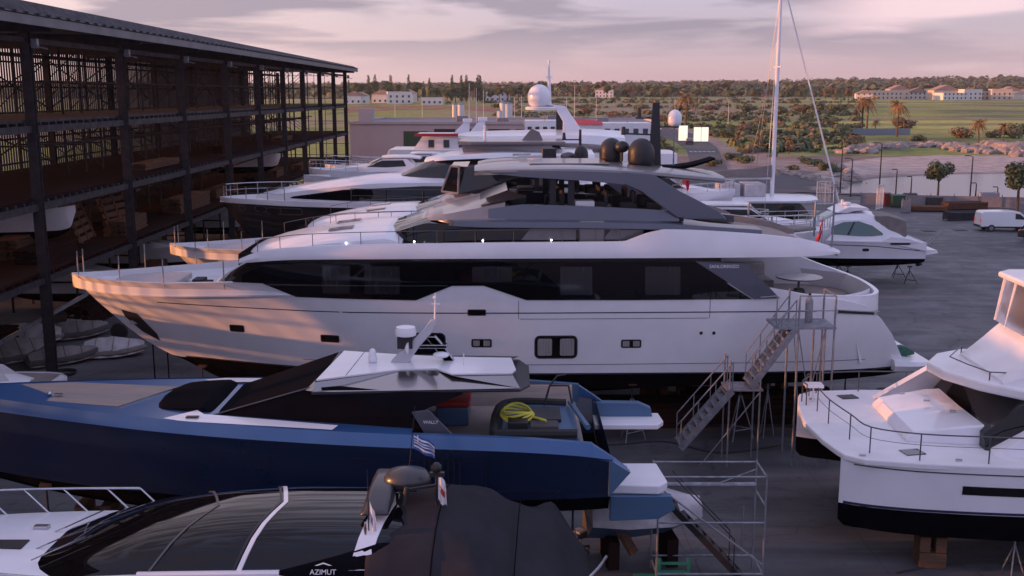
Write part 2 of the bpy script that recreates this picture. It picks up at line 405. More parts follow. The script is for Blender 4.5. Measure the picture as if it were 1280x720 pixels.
ms = N.new('ShaderNodeMixShader'); ms.inputs[0].default_value = 0.88; K.new(bg1.outputs[0], ms.inputs[1]); K.new(bg2.outputs[0], ms.inputs[2]); K.new(ms.outputs[0], out.inputs[0])
SC.cycles.max_bounces = 6
# ------------------------------------------------------------------ terrain
prof = pchip([-200, 210, 300, 420, 650, 900, 1500, 2300, 3200, 6000], [0, 0, 1.0, 3.2, 7.5, 9.2, 13, 27, 36, 30])
def inpoly(x, y, pl):
    c = False; n = len(pl); j = n-1
    for i in range(n):
        if (pl[i][1] > y) != (pl[j][1] > y) and x < (pl[j][0]-pl[i][0])*(y-pl[i][1])/(pl[j][1]-pl[i][1])+pl[i][0]: c = not c
        j = i
    return c
def pdist(x, y, pl, closed=True):
    d = 1e9; n = len(pl)
    for i in range(n if closed else n-1):
        ax, ay = pl[i]; bx, by = pl[(i+1) % n]; dx, dy = bx-ax, by-ay
        t = max(0, min(1, ((x-ax)*dx+(y-ay)*dy)/(dx*dx+dy*dy+1e-9))); d = min(d, math.hypot(x-ax-t*dx, y-ay-t*dy))
    return d
def g2(*pts): return [tuple(G(u, v, 0)[:2]) for u, v in pts]
BAY = g2((1030, 243), (1075, 240), (1130, 243), (1200, 246), (1300, 250), (1500, 255), (1700, 240), (1500, 208), (1290, 213), (1180, 214), (1090, 219), (1040, 228))
def hgt(x, y):
    h = prof(y)
    if 110 < y < 260 and 30 < x < 260:
        d = pdist(x, y, BAY)
        if inpoly(x, y, BAY): h -= min(1.6, 0.25+d*0.22)
        elif y > 150: h -= max(0.0, 0.25-d*0.03)
    if y > 700: h += 4*noise.noise(Vector((x*0.0012, y*0.0012, 3)))*min(1, (y-700)/500) + max(0, x)*0.011*min(1, (y-1200)/800 if y > 1200 else 0)
    if 215 < y < 700: h += 0.5*noise.noise(Vector((x*0.02, y*0.02, 1)))*min(1, (y-215)/60)
    return h
def GT(u, v):
    a, yy, q = ray(u, v); t = 20.0
    while t < 6000:
        if CAMH+q*t <= hgt(a*t, yy*t): break
        t *= 1.01
    lo, hi = t/1.01, t
    for _ in range(20):
        m = (lo+hi)/2
        if CAMH+q*m <= hgt(a*m, yy*m): hi = m
        else: lo = m
    return Vector((a*hi, yy*hi, hgt(a*hi, yy*hi)))
def gt2(*pts): return [tuple(GT(u, v)[:2]) for u, v in pts]
ROAD = gt2((846, 262), (862, 200), (858, 187), (842, 176), (815, 169), (770, 166), (700, 165), (700, 158), (790, 157), (835, 160), (868, 168), (896, 184), (906, 202), (925, 262))
ROADB = g2((905, 232), (990, 216), (1040, 228), (1110, 238), (1300, 246), (1600, 256), (1600, 264), (1290, 253), (1100, 246), (1000, 241), (925, 250))
SANDP = g2((1040, 205), (1100, 197), (1180, 194), (1330, 196), (1600, 205), (1720, 255), (1300, 252), (1030, 245), (1012, 225))
PATH = gt2((905, 186), (930, 184), (985, 196), (1040, 205), (1066, 214), (1066, 222), (1000, 213), (950, 208), (908, 203))
PAV = gt2((820, 158), (862, 161), (905, 178), (925, 200), (935, 214), (908, 214), (900, 190), (868, 172), (830, 163))
SOIL = gt2((436, 141), (520, 137), (620, 140), (660, 137), (640, 133), (560, 132), (436, 133))
COLS = {'heath': (0.27, 0.21, 0.12), 'grass': (0.23, 0.245, 0.045), 'dgrass': (0.09, 0.13, 0.035), 'soil': (0.24, 0.095, 0.065), 'sand': (0.42, 0.34, 0.31), 'path': (0.30, 0.22, 0.19), 'wet': (0.22, 0.18, 0.17), 'dirt': (0.13, 0.115, 0.115), 'pink': (0.24, 0.15, 0.12)}
def zone(x, y):
    n1 = noise.noise(Vector((x*0.02, y*0.010, 0))); n2 = noise.noise(Vector((x*0.006, y*0.022, 5))); n3 = noise.noise(Vector((x*0.11, y*0.06, 9)))
    def mx(a, b, t): t = max(0, min(1, t)); return tuple(a[i]+(b[i]-a[i])*t for i in range(3))
    if y < 135 and x < 70: return COLS['dirt']
    c = mx(COLS['heath'], COLS['grass'], (n2+n1*0.5)*2.6+0.6)
    c = mx(c, COLS['dgrass'], (n3+n1)*1.5-0.3)
    if y > 240 and x > 20:      # the open green field to the right
        f = min(1, (y-235)/25)*min(1, (x-y*0.26)/30+.3)
        g = mx(COLS['grass'], COLS['dgrass'], (n1*0.8+noise.noise(Vector((x*0.005, y*0.035, 2)))+.12)*3.4)
        g = mx(g, COLS['heath'], (noise.noise(Vector((x*0.009, y*0.05, 12)))-.12)*3.5+n3*.8)
        g = mx(g, (0.42, 0.38, 0.09), noise.noise(Vector((x*0.003, y*0.05, 7)))*2.2)
        c = mx(c, g, max(0, f))
    if y > 1000: c = mx(c, COLS['dgrass'], 0.7)
    if 140 < y < 232 and inpoly(x, y, SANDP): c = mx(COLS['sand'], COLS['wet'], 0.5-pdist(x, y, BAY)/9+n3*0.5) if not inpoly(x, y, BAY) else COLS['wet']
    elif 120 < y < 300 and inpoly(x, y, PATH): c = mx(COLS['path'], COLS['pink'], n3*2+.3)
    elif 120 < y < 420 and inpoly(x, y, PAV): c = COLS['path']
    elif 250 < y < 900 and inpoly(x, y, SOIL): c = mx(COLS['soil'], COLS['grass'], n3*2.5)
    elif y < 215 and x > 30: c = mx(COLS['dirt'], COLS['pink'], 0.4+n3)
    return c
def make_terrain():
    us = [-60*20+i*12 for i in range(0, 106)]; us = [-1100+i*11 for i in range(0, 330)]
    vs = []; v = 1500.0
    ys = [-30.0, -10, 5, 15]; y = 25.0
    while y < 5500: ys.append(y); y *= 1.03 if y < 120 else 1.0085 if y < 900 else 1.03
    ver, col = [], []
    for y in ys:
        for u in us:
            x = (u-640)/FPX*max(y, 60)
            ver.append((x, y, hgt(x, y))); col.append(zone(x, y))
    n = len(us); fs = [(j*n+i, j*n+i+1, (j+1)*n+i+1, (j+1)*n+i) for j in range(len(ys)-1) for i in range(n-1)]
    me = bpy.data.meshes.new('ground'); me.from_pydata(ver, [], fs)
    at = me.color_attributes.new('soil', 'FLOAT_COLOR', 'POINT'); at.data.foreach_set('color', [c for k in col for c in (*k, 1)])
    me.polygons.foreach_set('use_smooth', [True]*len(me.polygons))
    o = bpy.data.objects.new('ground', me); COL.objects.link(o); o['kind'] = 'structure'
    m = bpy.data.materials.new('ground'); m.use_nodes = True; q = m.node_tree; b = q.nodes['Principled BSDF']; b.inputs['Roughness'].default_value = 0.95
    a = q.nodes.new('ShaderNodeVertexColor'); a.layer_name = 'soil'
    t = q.nodes.new('ShaderNodeTexCoord'); z = q.nodes.new('ShaderNodeTexNoise'); z.inputs['Scale'].default_value = 0.35; z.inputs['Detail'].default_value = 8; z.inputs['Roughness'].default_value = .7; q.links.new(t.outputs['Object'], z.inputs['Vector'])
    r = q.nodes.new('ShaderNodeMapRange'); r.inputs[1].default_value = .3; r.inputs[2].default_value = .7; r.inputs[3].default_value = 0.55; r.inputs[4].default_value = 1.4; q.links.new(z.outputs['Fac'], r.inputs[0])
    x = q.nodes.new('ShaderNodeVectorMath'); x.operation = 'SCALE'; q.links.new(a.outputs[0], x.inputs[0]); q.links.new(r.outputs[0], x.inputs['Scale']); q.links.new(x.outputs[0], b.inputs['Base Color'])
    bp = q.nodes.new('ShaderNodeBump'); bp.inputs['Strength'].default_value = 0.8; bp.inputs['Distance'].default_value = 0.5; q.links.new(z.outputs['Fac'], bp.inputs['Height']); q.links.new(bp.outputs[0], b.inputs['Normal'])
    me.materials.append(m)
make_terrain()
def struct(name, mb, m, **k):
    o = mb.build(name, m, **k); o['kind'] = 'structure'; return o
# concrete yard
cm = mat('concrete_yard', (0.1, 0.1, 0.1), 0.82, var=0.1)
q = cm.node_tree; b = q.nodes['Principled BSDF']; L_ = q.links
for l in list(b.inputs['Base Color'].links): L_.remove(l)
t = q.nodes.new('ShaderNodeTexCoord')
def nzn(sc, det, st=None, rough=.6):
    z = q.nodes.new('ShaderNodeTexNoise'); z.inputs['Scale'].default_value = sc; z.inputs['Detail'].default_value = det; z.inputs['Roughness'].default_value = rough
    if st:
        m = q.nodes.new('ShaderNodeMapping'); m.inputs['Scale'].default_value = st; L_.new(t.outputs['Object'], m.inputs[0]); L_.new(m.outputs[0], z.inputs['Vector'])
    else: L_.new(t.outputs['Object'], z.inputs['Vector'])
    return z.outputs['Fac']
def mr(f, a, b_, c, d):
    r = q.nodes.new('ShaderNodeMapRange'); r.inputs[1].default_value = a; r.inputs[2].default_value = b_; r.inputs[3].default_value = c; r.inputs[4].default_value = d; L_.new(f, r.inputs[0]); return r.outputs[0]
def mul(a, c):
    m = q.nodes.new('ShaderNodeMath'); m.operation = 'MULTIPLY'; L_.new(a, m.inputs[0]); L_.new(c, m.inputs[1]); return m.outputs[0]
f1 = mr(nzn(0.10, 6), .38, .62, .66, 1.25); f2 = mr(nzn(0.6, 8, (0.35, 1.6, 1)), .38, .66, .70, 1.2); f3 = mr(nzn(14, 4), .3, .7, .9, 1.1); f4 = mr(nzn(1.7, 5), .60, .68, 1.0, .58)
vo = q.nodes.new('ShaderNodeTexVoronoi'); vo.feature = 'DISTANCE_TO_EDGE'; vo.inputs['Scale'].default_value = 0.16; mpv = q.nodes.new('ShaderNodeVectorMath'); mpv.operation = 'ADD'; L_.new(t.outputs['Object'], mpv.inputs[0]); nzv = q.nodes.new('ShaderNodeTexNoise'); nzv.inputs['Scale'].default_value = 1.2; nzv.inputs['Detail'].default_value = 6; L_.new(t.outputs['Object'], nzv.inputs['Vector']); L_.new(nzv.outputs['Color'], mpv.inputs[1]); L_.new(mpv.outputs[0], vo.inputs['Vector'])
f4 = mul(f4, mr(vo.outputs['Distance'], 0.002, 0.007, .62, 1.0))
wv = nzn(0.5, 3, (.12, 1.6, 1)); f4 = mul(f4, mr(wv, .62, .66, 1.0, .80))
br = q.nodes.new('ShaderNodeTexBrick'); br.offset = 0; br.inputs['Scale'].default_value = 1; br.inputs['Brick Width'].default_value = 5; br.inputs['Row Height'].default_value = 5; br.inputs['Mortar Size'].default_value = 0.012
br.inputs['Color1'].default_value = (1, 1, 1, 1); br.inputs['Color2'].default_value = (.93, .93, .94, 1); br.inputs['Mortar'].default_value = (.5, .5, .5, 1); L_.new(t.outputs['Object'], br.inputs['Vector'])
f = mul(mul(mul(f1, f2), f3), f4)
vm = q.nodes.new('ShaderNodeVectorMath'); vm.operation = 'SCALE'; L_.new(br.outputs['Color'], vm.inputs[0]); L_.new(f, vm.inputs['Scale'])
v2 = q.nodes.new('ShaderNodeVectorMath'); v2.operation = 'MULTIPLY'; L_.new(vm.outputs[0], v2.inputs[0]); v2.inputs[1].default_value = (0.100, 0.100, 0.108); L_.new(v2.outputs[0], b.inputs['Base Color'])
L_.new(mr(f1 if False else nzn(0.4, 5), .4, .65, .55, .9), b.inputs['Roughness'])
bp = q.nodes.new('ShaderNodeBump'); bp.inputs['Strength'].default_value = 0.25; bp.inputs['Distance'].default_value = 0.01; L_.new(nzn(30, 5), bp.inputs['Height']); L_.new(bp.outputs[0], b.inputs['Normal'])
yp = g2((1300, 252), (1180, 252), (1000, 249), (925, 252)); yp = [(x, y) for x, y in yp]
struct('yard_concrete', MB().sheet([(-75, -12, .006), (95, -12, .006), (95, 112, .006)]+[(x, y, .006) for x, y in yp]+[(20, 140, .006), (-75, 140, .006)]), 'concrete_yard', smooth=False)
# roads
def drape(poly, dz, step=4.0):
    """flat strip draped on the terrain, cut into cells"""
    bm = bmesh.new(); vs = [bm.verts.new((x, y, 0)) for x, y in poly]; bm.faces.new(vs)
    ymin, ymax = min(p[1] for p in poly), max(p[1] for p in poly); y = ymin+step
    while y < ymax:
        bmesh.ops.bisect_plane(bm, geom=bm.verts[:]+bm.edges[:]+bm.faces[:], plane_co=(0, y, 0), plane_no=(0, 1, 0)); y += step
    x = min(p[0] for p in poly)+step; xm = max(p[0] for p in poly)
    while x < xm:
        bmesh.ops.bisect_plane(bm, geom=bm.verts[:]+bm.edges[:]+bm.faces[:], plane_co=(x, 0, 0), plane_no=(1, 0, 0)); x += step
    for v in bm.verts: v.co.z = hgt(v.co.x, v.co.y)+dz
    m = MB(); bm.verts.index_update(); m.add([v.co[:] for v in bm.verts], [tuple(v.index for v in f.verts) for f in bm.faces]); bm.free(); return m
struct('road', drape(ROAD, 0.06), 'asphalt')
struct('shore_road', drape(ROADB, 0.09), 'asphalt')
mk = MB()
for i in range(6):
    a = GT(864+i*5.6, 190); mk.bb(a.x-.28, a.x+.28, a.y-1.2, a.y+1.6, a.z+.075, a.z+.08)
struct('road_markings', mk, 'road_white')
wm = mat('sea_water', (0.15, 0.135, 0.14), 0.2, bump=0.25, bscale=1.2, spec=0.22)
struct('water', MB().sheet([(x, y, -0.42) for x, y in [(BAY[i][0], BAY[i][1]) for i in range(len(BAY))]]), 'sea_water', smooth=False)
# ------------------------------------------------------------------ shared boat pieces
def rail(pts, posts, h, r=0.018, name='guard_rail', matn='steel', parent=None, mid=True, slope=0.0):
    """pts: base line points; a top rail at height h with posts"""
    top = smoothpl([(p[0], p[1], p[2]+h) for p in pts], 6); mb = MB(); mb.tube(top, r, 6)
    if mid: mb.tube(smoothpl([(p[0], p[1], p[2]+h*.5) for p in pts], 6), r*.6, 5)
    base = smoothpl([Vector(p) for p in pts], 6)
    n = len(base)
    for k in range(posts):
        i = round(k*(n-1)/max(1, posts-1)); mb.tube([base[i], base[i]+Vector((0, 0, h))], r, 6)
    return mb.build(name, matn, parent)
def dome(parent_or_none, c, r, h, m, name='radome', label=None, cat=None, base=True, group=None, pm='black_plastic'):
    prof = [(r*.55, 0), (r*.9, h*.10), (r, h*.28), (r*1.0, h*.5)]
    for k in range(1, 8): a = math.pi/2*k/7; prof.append((max(1e-3, r*math.cos(a)), h*.5+h*.5*math.sin(a)))
    return MB().lathe(prof, c, 24).build(name, m, parent_or_none, ang=60)
def shore(F, x, y, ztop, name='boat_stand', label=None, group=None, m='galv', h0=0.0):
    """one tripod boat stand, foot at ground, pad against the hull"""
    p = F.W(x, y, 0); p.z = 0.01; zt = F.W(x, y, ztop).z
    o = thing(name, label, 'boat stand', p, F.r+random.uniform(-.4, .4), group)
    mb = MB()
    for k in range(3):
        a = 2*math.pi*k/3; mb.tube([(0.55*math.cos(a), .55*math.sin(a), 0), (0.05*math.cos(a), .05*math.sin(a), zt*.72)], 0.025, 6)
        b = 2*math.pi*(k+1)/3; mb.tube([(0.42*math.cos(a), .42*math.sin(a), zt*.17), (0.42*math.cos(b), .42*math.sin(b), zt*.17)], 0.018, 5)
    mb.build('tripod', m, o)
    MB().cyl((0, 0, zt*.5), (0, 0, zt-.06), .03, n=8).build('screw_post', 'steel_dark', o)
    MB().box((0, 0, zt-.03), (.3, .3, .06)).build('pad', 'timber', o)
    return o
def blocks(F, x, y, ztop, label, group, w=1.1):
    p = F.W(x, y, 0); p.z = 0.01; H = F.W(x, y, ztop).z
    mb = MB(); k = max(1, int(H/.3)); h = H/k
    for i in range(k):
        for s in (-1, 1):
            if i % 2: mb.box((s*w*.3, 0, (i+.5)*h), (.28, w*.8, h-.012))
            else: mb.box((0, s*w*.27, (i+.5)*h), (w, .26, h-.012))
    o = mb.build('keel_block', 'timber', None, bevel=0.01, smooth=False); o.location = p; o.rotation_euler.z = F.r+random.uniform(-.1, .1)
    return tag(o, label, 'keel block', group)
def window(S, cx, cz, w, h, parent, r=.25, curtain=False, frame=.05, fm='line_black', gm='glass_dark', side=-1):
    T, B = rrect(cx, cz, w+2*frame, h+2*frame, r)
    fr = panel(S, T, B, side, .015, 1, 2, .05).build('window', fm, parent)
    T, B = rrect(cx, cz, w, h, r); panel(S, T, B, side, .022, 1, 2, .02).build('pane', gm, fr)
    if curtain:
        for s in (-1, 1):
            x0 = cx+s*w*.28; T, B = rrect(x0, cz, w*.36, h*.86, .1, 2); panel(S, T, B, side, .026, 1, 2, .01).build('curtain', 'curtain', fr)
    return fr
def text_mesh(s, size, m, parent, M, name='lettering', extrude=0.004):
    cu = bpy.data.curves.new(name, 'FONT'); cu.body = s; cu.size = size; cu.extrude = extrude; cu.align_x = 'CENTER'; cu.align_y = 'CENTER'
    t = bpy.data.objects.new('tmp', cu); COL.objects.link(t); dg = bpy.context.evaluated_depsgraph_get(); me = bpy.data.meshes.new_from_object(t.evaluated_get(dg))
    bpy.data.objects.remove(t); me.materials.clear(); me.materials.append(M_[m]); me.transform(M)
    o = bpy.data.objects.new(name, me); COL.objects.link(o)
    if parent is not None: o.parent = parent; KIDS.setdefault(parent.name, []).append(o)
    return o
def flag(name, p, rz, w, h, cols, label, cat='flag', droop=.6, pole=None):
    """cloth flag hanging in folds from a staff; cols: list of (u0,u1,v0,v1,material)"""
    o = thing(name, label, cat, p, rz)
    if pole: MB().cyl((0, 0, -pole), (0, 0, h*1.1), .014, n=6).build('staff', 'galv', o)
    def pt(u, v): return (w*u*(1-droop*.55)+.02, .07*w*math.sin(u*9+v*2)*(u+.1)*1.6, h*(v)-droop*w*u*.9+.02*math.sin(v*6))
    for k, (u0, u1, v0, v1, m) in enumerate(cols):
        rs = []; n = 10
        lift = 0.003*k
        for i in range(n+1):
            u = u0+(u1-u0)*i/n; q = [Vector(pt(u, v0+(v1-v0)*j/5)) for j in range(6)]
            rs.append([a+Vector((0, -.006-lift, 0)) for a in q]+[a+Vector((0, .006+lift, 0)) for a in reversed(q)])
        MB().rings(rs, True, True).build('cloth' if k == 0 else 'cloth_mark', m, o)
    return o
# ------------------------------------------------------------------ the large white yacht in the middle
def big_yacht(F, label):
    Y = thing('motor_yacht', label, 'yacht', (F.o.x, F.o.y, F.o.z), F.r)
    L = F.L
    bx = [0, .7, 1.5, 2.6, 4, 6, 8.5, 11, 14, 18, 24, 27.5, 29.3, 30.5, 31.0]
    hs = [.04, .62, 1.12, 1.66, 2.18, 2.68, 3.05, 3.25, 3.38, 3.42, 3.38, 3.30, 3.1, 2.75, 2.5]      # half beam at the sheer
    zs = [5.85, 5.80, 5.78, 5.79, 5.82, 5.92, 6.0, 6.01, 6.01, 6.01, 6.01, 5.42, 5.05, 3.9, 3.0]
    zs[10] = 5.95
    hw = [.012, .012, .012, .014, .22, .95, 1.85, 2.5, 2.95, 3.2, 3.22, 3.12, 2.9, 2.6, 2.4]           # at the waterline
    zk = [5.7, 4.92, 4.15, 3.2, 2.45, 1.45, 1.02, .95, .95, .98, 1.3, 1.5, 1.7, 1.8, 1.9]
    st = []
    for i, x in enumerate(bx):
        k = zk[i]; zw = max(2.6, k+.02) if x < 4 else 2.6
        f = .44 if x < 9 else .62
        zm = zw+(zs[i]-zw)*.52; ym = hw[i]+(hs[i]-hw[i])*f
        z2 = zw+(zs[i]-zw)*.80; y2 = hw[i]+(hs[i]-hw[i])*(.76 if x < 9 else .9)
        zc = k+(zw-k)*.62; yc = hw[i]*.93
        st.append((x, [(0, k), (yc, zc), (hw[i], zw), (ym, zm), (y2, z2), (hs[i], zs[i])]))
    H = Loft(st, 60)
    hull = H.mesh(2, 5, caps=False)
    # bulwark thickness and inner face, down to the fore deck / cockpit
    rs = []
    for x in H.samples(None, None):
        y, z = H.ring(x)[5]; t = min(.16, y*.5); d = .55 if x < 9 else .05 if x < 25 else .55
        if 7 < x < 9: d = .55
        rs.append((x, y, z, t, d))
    for s in (-1, 1): hull.rings([[(x, s*y, z), (x, s*(y-t), z+.01), (x, s*max(0, y-t-.02), z-d)] for x, y, z, t, d in rs], False)
    hull.add([(31.0, -2.4, 2.6), (31.0, 2.4, 2.6), (31.0, 2.5, 3.0), (31.0, -2.5, 3.0)], [(0, 1, 2, 3)])
    hl = hull.build('hull', 'gelcoat', Y)
    H.mesh(0, 2, caps=True).build('underbody', 'antifoul', Y)
    H.deck(5, .3, 9.2, -.5, .14).build('foredeck', 'deck_white', Y)
    S = H.y
    # boot line and pencil lines
    strip(S, [(4.2, 2.63), (12, 2.63), (30.6, 2.63)], .05, off=.014, n=20).build('boot_stripe', 'line_black', hl)
    strip(S, [(3.6, 4.98), (9, 4.90), (27.5, 4.90)], .035, off=.012, n=20).build('pencil_line', 'line_black', hl)
    strip(S, [(9, 2.95), (20, 2.98), (29.5, 3.02)], .018, off=.010, n=12).build('chine_line', 'rail_dark', hl)
    strip(S, [(16.9, 4.68), (23.6, 4.68)], .016, off=.010, n=8).build('door_seam', 'rail_dark', hl)
    for x in (16.85, 23.65): panel(S, [(x-.009, 5.35), (x+.009, 5.35)], [(x-.009, 4.68), (x+.009, 4.68)], -1, .010, 1, 2).build('door_seam', 'rail_dark', hl)
    # windows and ports of the near side, the far side mirrored
    for side in (-1, 1):
        for u, v, wd, hg, cur in ((285, 421, .5, .22, 0), (410, 427, .62, .22, 0), (602, 428, .66, .24, 1), (788, 428, .66, .24, 1), (596, 389, .58, .16, 0)):
            x, z = L(u, v, -3.1); window(S, x, z, wd, hg, hl, .2, bool(cur), .035, side=side)
        x, z = L(695, 434, -3.3); window(S, x, z, 1.42, .74, hl, .22, True, .06, side=side)
        x, z = L(530, 431, -3.2); window(S, x, z, 1.42, .74, hl, .22, False, .06, side=side)
        for u in (877, 893):
            x, z = L(u, 417, -3.4); T, B = rrect(x, z, .12, .12, .5, 4); panel(S, T, B, side, .02, 1, 2, .04).build('drain', 'line_black', hl)
        x0, z0 = L(1045, 390, -3.3); x1, z1 = L(1096, 391, -2.9)
        panel(S, [(x0, z0+.09), (x1, z1+.08)], [(x0, z0-.08), (x1-.05, z1-.06)], side, .025, 8, 2, .06).build('fairlead', 'steel', hl)
        panel(S, [(x0+.1, z0+.05), (x1-.15, z1+.05)], [(x0+.1, z0-.05), (x1-.15, z1-.04)], side, .032, 8, 2, .03).build('fairlead_slot', 'line_black', hl)
        # anchor pocket in the stem flare
        panel(S, [(1.9, 4.50), (2.55, 4.38), (3.2, 3.55)], [(2.0, 4.2), (2.6, 3.6), (3.25, 3.25)], side, .02, 4, 3, .08).build('anchor_pocket', 'line_black', hl)
        T, B = rrect(1.62, 5.25, .34, .09, .4, 3); panel(S, T, B, side, .02, 1, 2, .04).build('fairlead', 'line_black', hl)
    MB().beam((2.3, 0, 4.1), (2.75, 0, 3.5), .14, .2).box((2.35, -.12, 4.0), (.3, .5, .14)).build('anchor', 'steel', Y)
    # ---- main deck house: glass ribbon between hull and upper deck
    hx = [6.6, 8.0, 10, 14, 18, 24, 26.2]
    yy = [2.0, 2.72, 3.06, 3.30, 3.36, 3.30, 3.28]
    DH = Loft([(x, [(y-.5, 5.75), (y, 6.05), (y-.02, 6.86)]) for x, y in zip(hx, yy)], 30)
    def SS(x, z):
        a = S(x, min(z, H.ring(x)[5][1]-.01)); b = DH.y(x, z) if x > 6.6 else 0
        return max(a, b) if z > 5.9 else a
    x0 = L(290, 349, -2.7)[0]; zt = 6.83
    core = DH.mesh(0, 2, 6.8, 24.0, True); core.build('salon_core', 'glass_tint', Y)
    for side in (-1, 1):
        T = [L(290, 350, -2.75), L(328, 331, -2.95), L(400, 328, -3.15), L(520, 327, -3.3), L(565, 327, -3.35), L(605, 327, -3.4), L(660, 327, -3.4), L(760, 327, -3.4), L(866, 327, -3.4)]
        B = [L(292, 352, -2.75), L(328, 354, -2.95), L(368, 373, -3.2), L(520, 375, -3.3), L(565, 357, -3.35), L(605, 357, -3.4), L(658, 375, -3.4), L(800, 375, -3.4), L(940, 374, -3.4)]
        gl = panel(SS, T, B, side, .035, 8, 26, .06).build('salon_window', 'glass_dark', Y)
        for (ua, ub) in ((402, 437), (455, 500), (590, 640), (700, 740), (806, 850)):   # blinds and lining seen close behind the glass
            a = L(ua, 333, -3.35); b = L(ub, 333, -3.35); c_ = L(ua, 352 if 550 < ua < 620 else 368, -3.35); d = L(ub, 352 if 550 < ua < 620 else 368, -3.35)
            panel(SS, [a, b], [c_, d], side, .039, 3, 10, .006).build('blind', BL, gl)
        strip(SS, [L(332, 356, -3.0), L(560, 356.5, -3.3)], .03, side, .055, .03).build('bulwark_rail', 'steel', gl)
        # grey slanted wing with its lettering
        wg = panel(SS, [L(870, 327, -3.4), L(932, 329, -3.4)], [L(942, 374, -3.4), L(975, 373, -3.4)], side, .06, 3, 4, .16).build('wing_panel', 'grey_paint', Y)
        if side < 0:
            x, z = L(905, 333, -3.4); text_mesh('SANLORENZO', .16, 'gelcoat', wg, Matrix.Translation((x, -SS(x, z)-.066, z)) @ Matrix.Rotation(math.pi/2, 4, 'X'))
    # white hump sits in front because the glass edge dips round it; raised sheer piece
    # ---- cockpit
    ck = MB(); zc = 4.75
    pts = [(x, H.ring(x)[5][0]-.17) for x in (24.0, 26, 28, 29.3, 30.0)]
    ck.add([(x, -y, zc) for x, y in pts]+[(x, y, zc) for x, y in reversed(pts)], [tuple(range(10))]); ck.build('cockpit_sole', 'teak', Y)
    MB().bb(23.9, 24.0, -3.1, 3.1, 4.75, 6.85).build('salon_door', 'glass_tint', Y)
    # stern bulwark wrapping round, rising inboard to the far side
    rs = []
    for t, x, y, z in ((0, 27.2, -3.15, 5.5), (1, 28.6, -3.05, 5.4), (2, 29.6, -2.7, 5.35), (3, 30.15, -2.0, 5.4), (4, 30.3, 0, 5.45), (5, 30.15, 2.0, 5.45), (6, 29.6, 2.7, 5.6), (7, 28.4, 3.1, 6.0), (8, 26.5, 3.2, 6.3), (9, 24.6, 3.22, 6.35)): rs.append((x, y, z))
    top = smoothpl(rs, 5); R = []
    for i, p in enumerate(top):
        d = (top[min(i+1, len(top)-1)]-top[max(i-1, 0)]).normalized(); nn = Vector((d.y, -d.x, 0))   # outward
        o1 = p+nn*.02; i1 = p-nn*.14; lo = 4.7
        R.append([(o1.x+nn.x*.02, o1.y+nn.y*.02, lo), tuple(o1), tuple(i1), (i1.x, i1.y, lo)])
    MB().rings(R, True, True).build('stern_bulwark', 'gelcoat', Y)
    tr = MB()   # transom sloping to the platform
    prof_ = [(30.28, 5.42, 3.03), (30.42, 4.9, 3.06), (30.62, 4.3, 3.06), (30.85, 3.6, 3.04), (31.02, 2.9, 3.0)]
    tr.rings([[(x-1.75*abs(j/9)**2.8, wd*j/9, z) for j in range(-9, 10)] for x, z, wd in prof_], False)
    tr.build('transom', 'gelcoat', Y)
    q = MB(); q.bb(25.4, 27.2, 1.2, 2.9, 4.76, 5.22); q.bb(25.4, 27.2, 2.6, 2.95, 5.2, 5.7); q.build('cockpit_sofa', 'cushion', Y, bevel=.06)
    q = MB(); q.lathe([(.35, 4.76), (.05, 4.8), (.05, 5.4), (.9, 5.42), (.9, 5.47)], (28.0, .6, 0), 20); q.build('cockpit_table', 'taupe', Y)
    for sx in (.3, .9, 1.5):
        MB().bb(27.0+sx*.4, 27.35+sx*.4, -1.6+sx*.8, -1.25+sx*.8, 4.76, 5.15).build('stool', 'cushion_dark', Y, bevel=.04)
    sw = Loft([(30.6, [(2.9, 2.55), (2.95, 2.75), (2.85, 2.95)]), (31.4, [(2.8, 2.55), (2.9, 2.72), (2.8, 2.86)]), (32.2, [(2.2, 2.6), (2.4, 2.68), (2.3, 2.74)])], 10)
    sw.mesh(0, 2, loop=True).build('swim_platform', 'gelcoat', Y)
    MB().cyl((31.2, -.6, 1.2), (31.2, -.6, 1.0), .3).cyl((30.4, -.9, 1.2), (31.5, -.9, 1.15), .09).build('propeller_shaft', 'steel_dark', Y)
    # ---- upper deck bulwark (long white brow)
    ux = [6.9, 7.6, 9, 12, 16, 20.5, 21.3, 22, 25, 27.5, 28.35]
    uy = [2.45, 2.75, 3.06, 3.38, 3.50, 3.5, 3.5, 3.5, 3.45, 3.2, 2.9]
    zb = [6.52, 6.62, 6.74, 6.80, 6.82, 6.82, 6.82, 6.82, 6.82, 6.82, 6.86]
    zt_ = [6.72, 7.0, 7.22, 7.36, 7.42, 7.45, 7.72, 7.86, 7.70, 7.35, 7.02]
    U = Loft([(x, [(y-.45, b), (y, b+.05), (y+.02, (b+t)/2), (y-.08, t), (y-.22, t)]) for x, y, b, t in zip(ux, uy, zb, zt_)], 50)
    U.mesh(0, 4, loop=False, caps=False).build('upper_bulwark', 'gelcoat', Y)
    mbu = U.deck(0, None, None, .0, 0); mbu.build('upper_deck_soffit', 'gelcoat', Y)
    rs = []
    for x in U.samples(None, None):
        y, z = U.ring(x)[4]; rs.append([(x, -y, z), (x, -y+.03, z-.25), (x, y-.03, z-.25), (x, y, z)])
    MB().rings(rs, False).build('upper_deck', 'teak', Y)
    # ---- forward coach roof: wide white whaleback
    cx = [6.5, 7.2, 8.2, 9.6, 11.2, 12.2, 12.75]
    cyb = [1.1, 2.0, 2.55, 2.85, 3.0, 3.05, 3.05]
    cz0 = [5.9, 6.3, 6.7, 6.95, 7.1, 7.2, 7.22]
    ctz = [6.35, 6.95, 7.25, 7.50, 7.70, 7.74, 7.45]
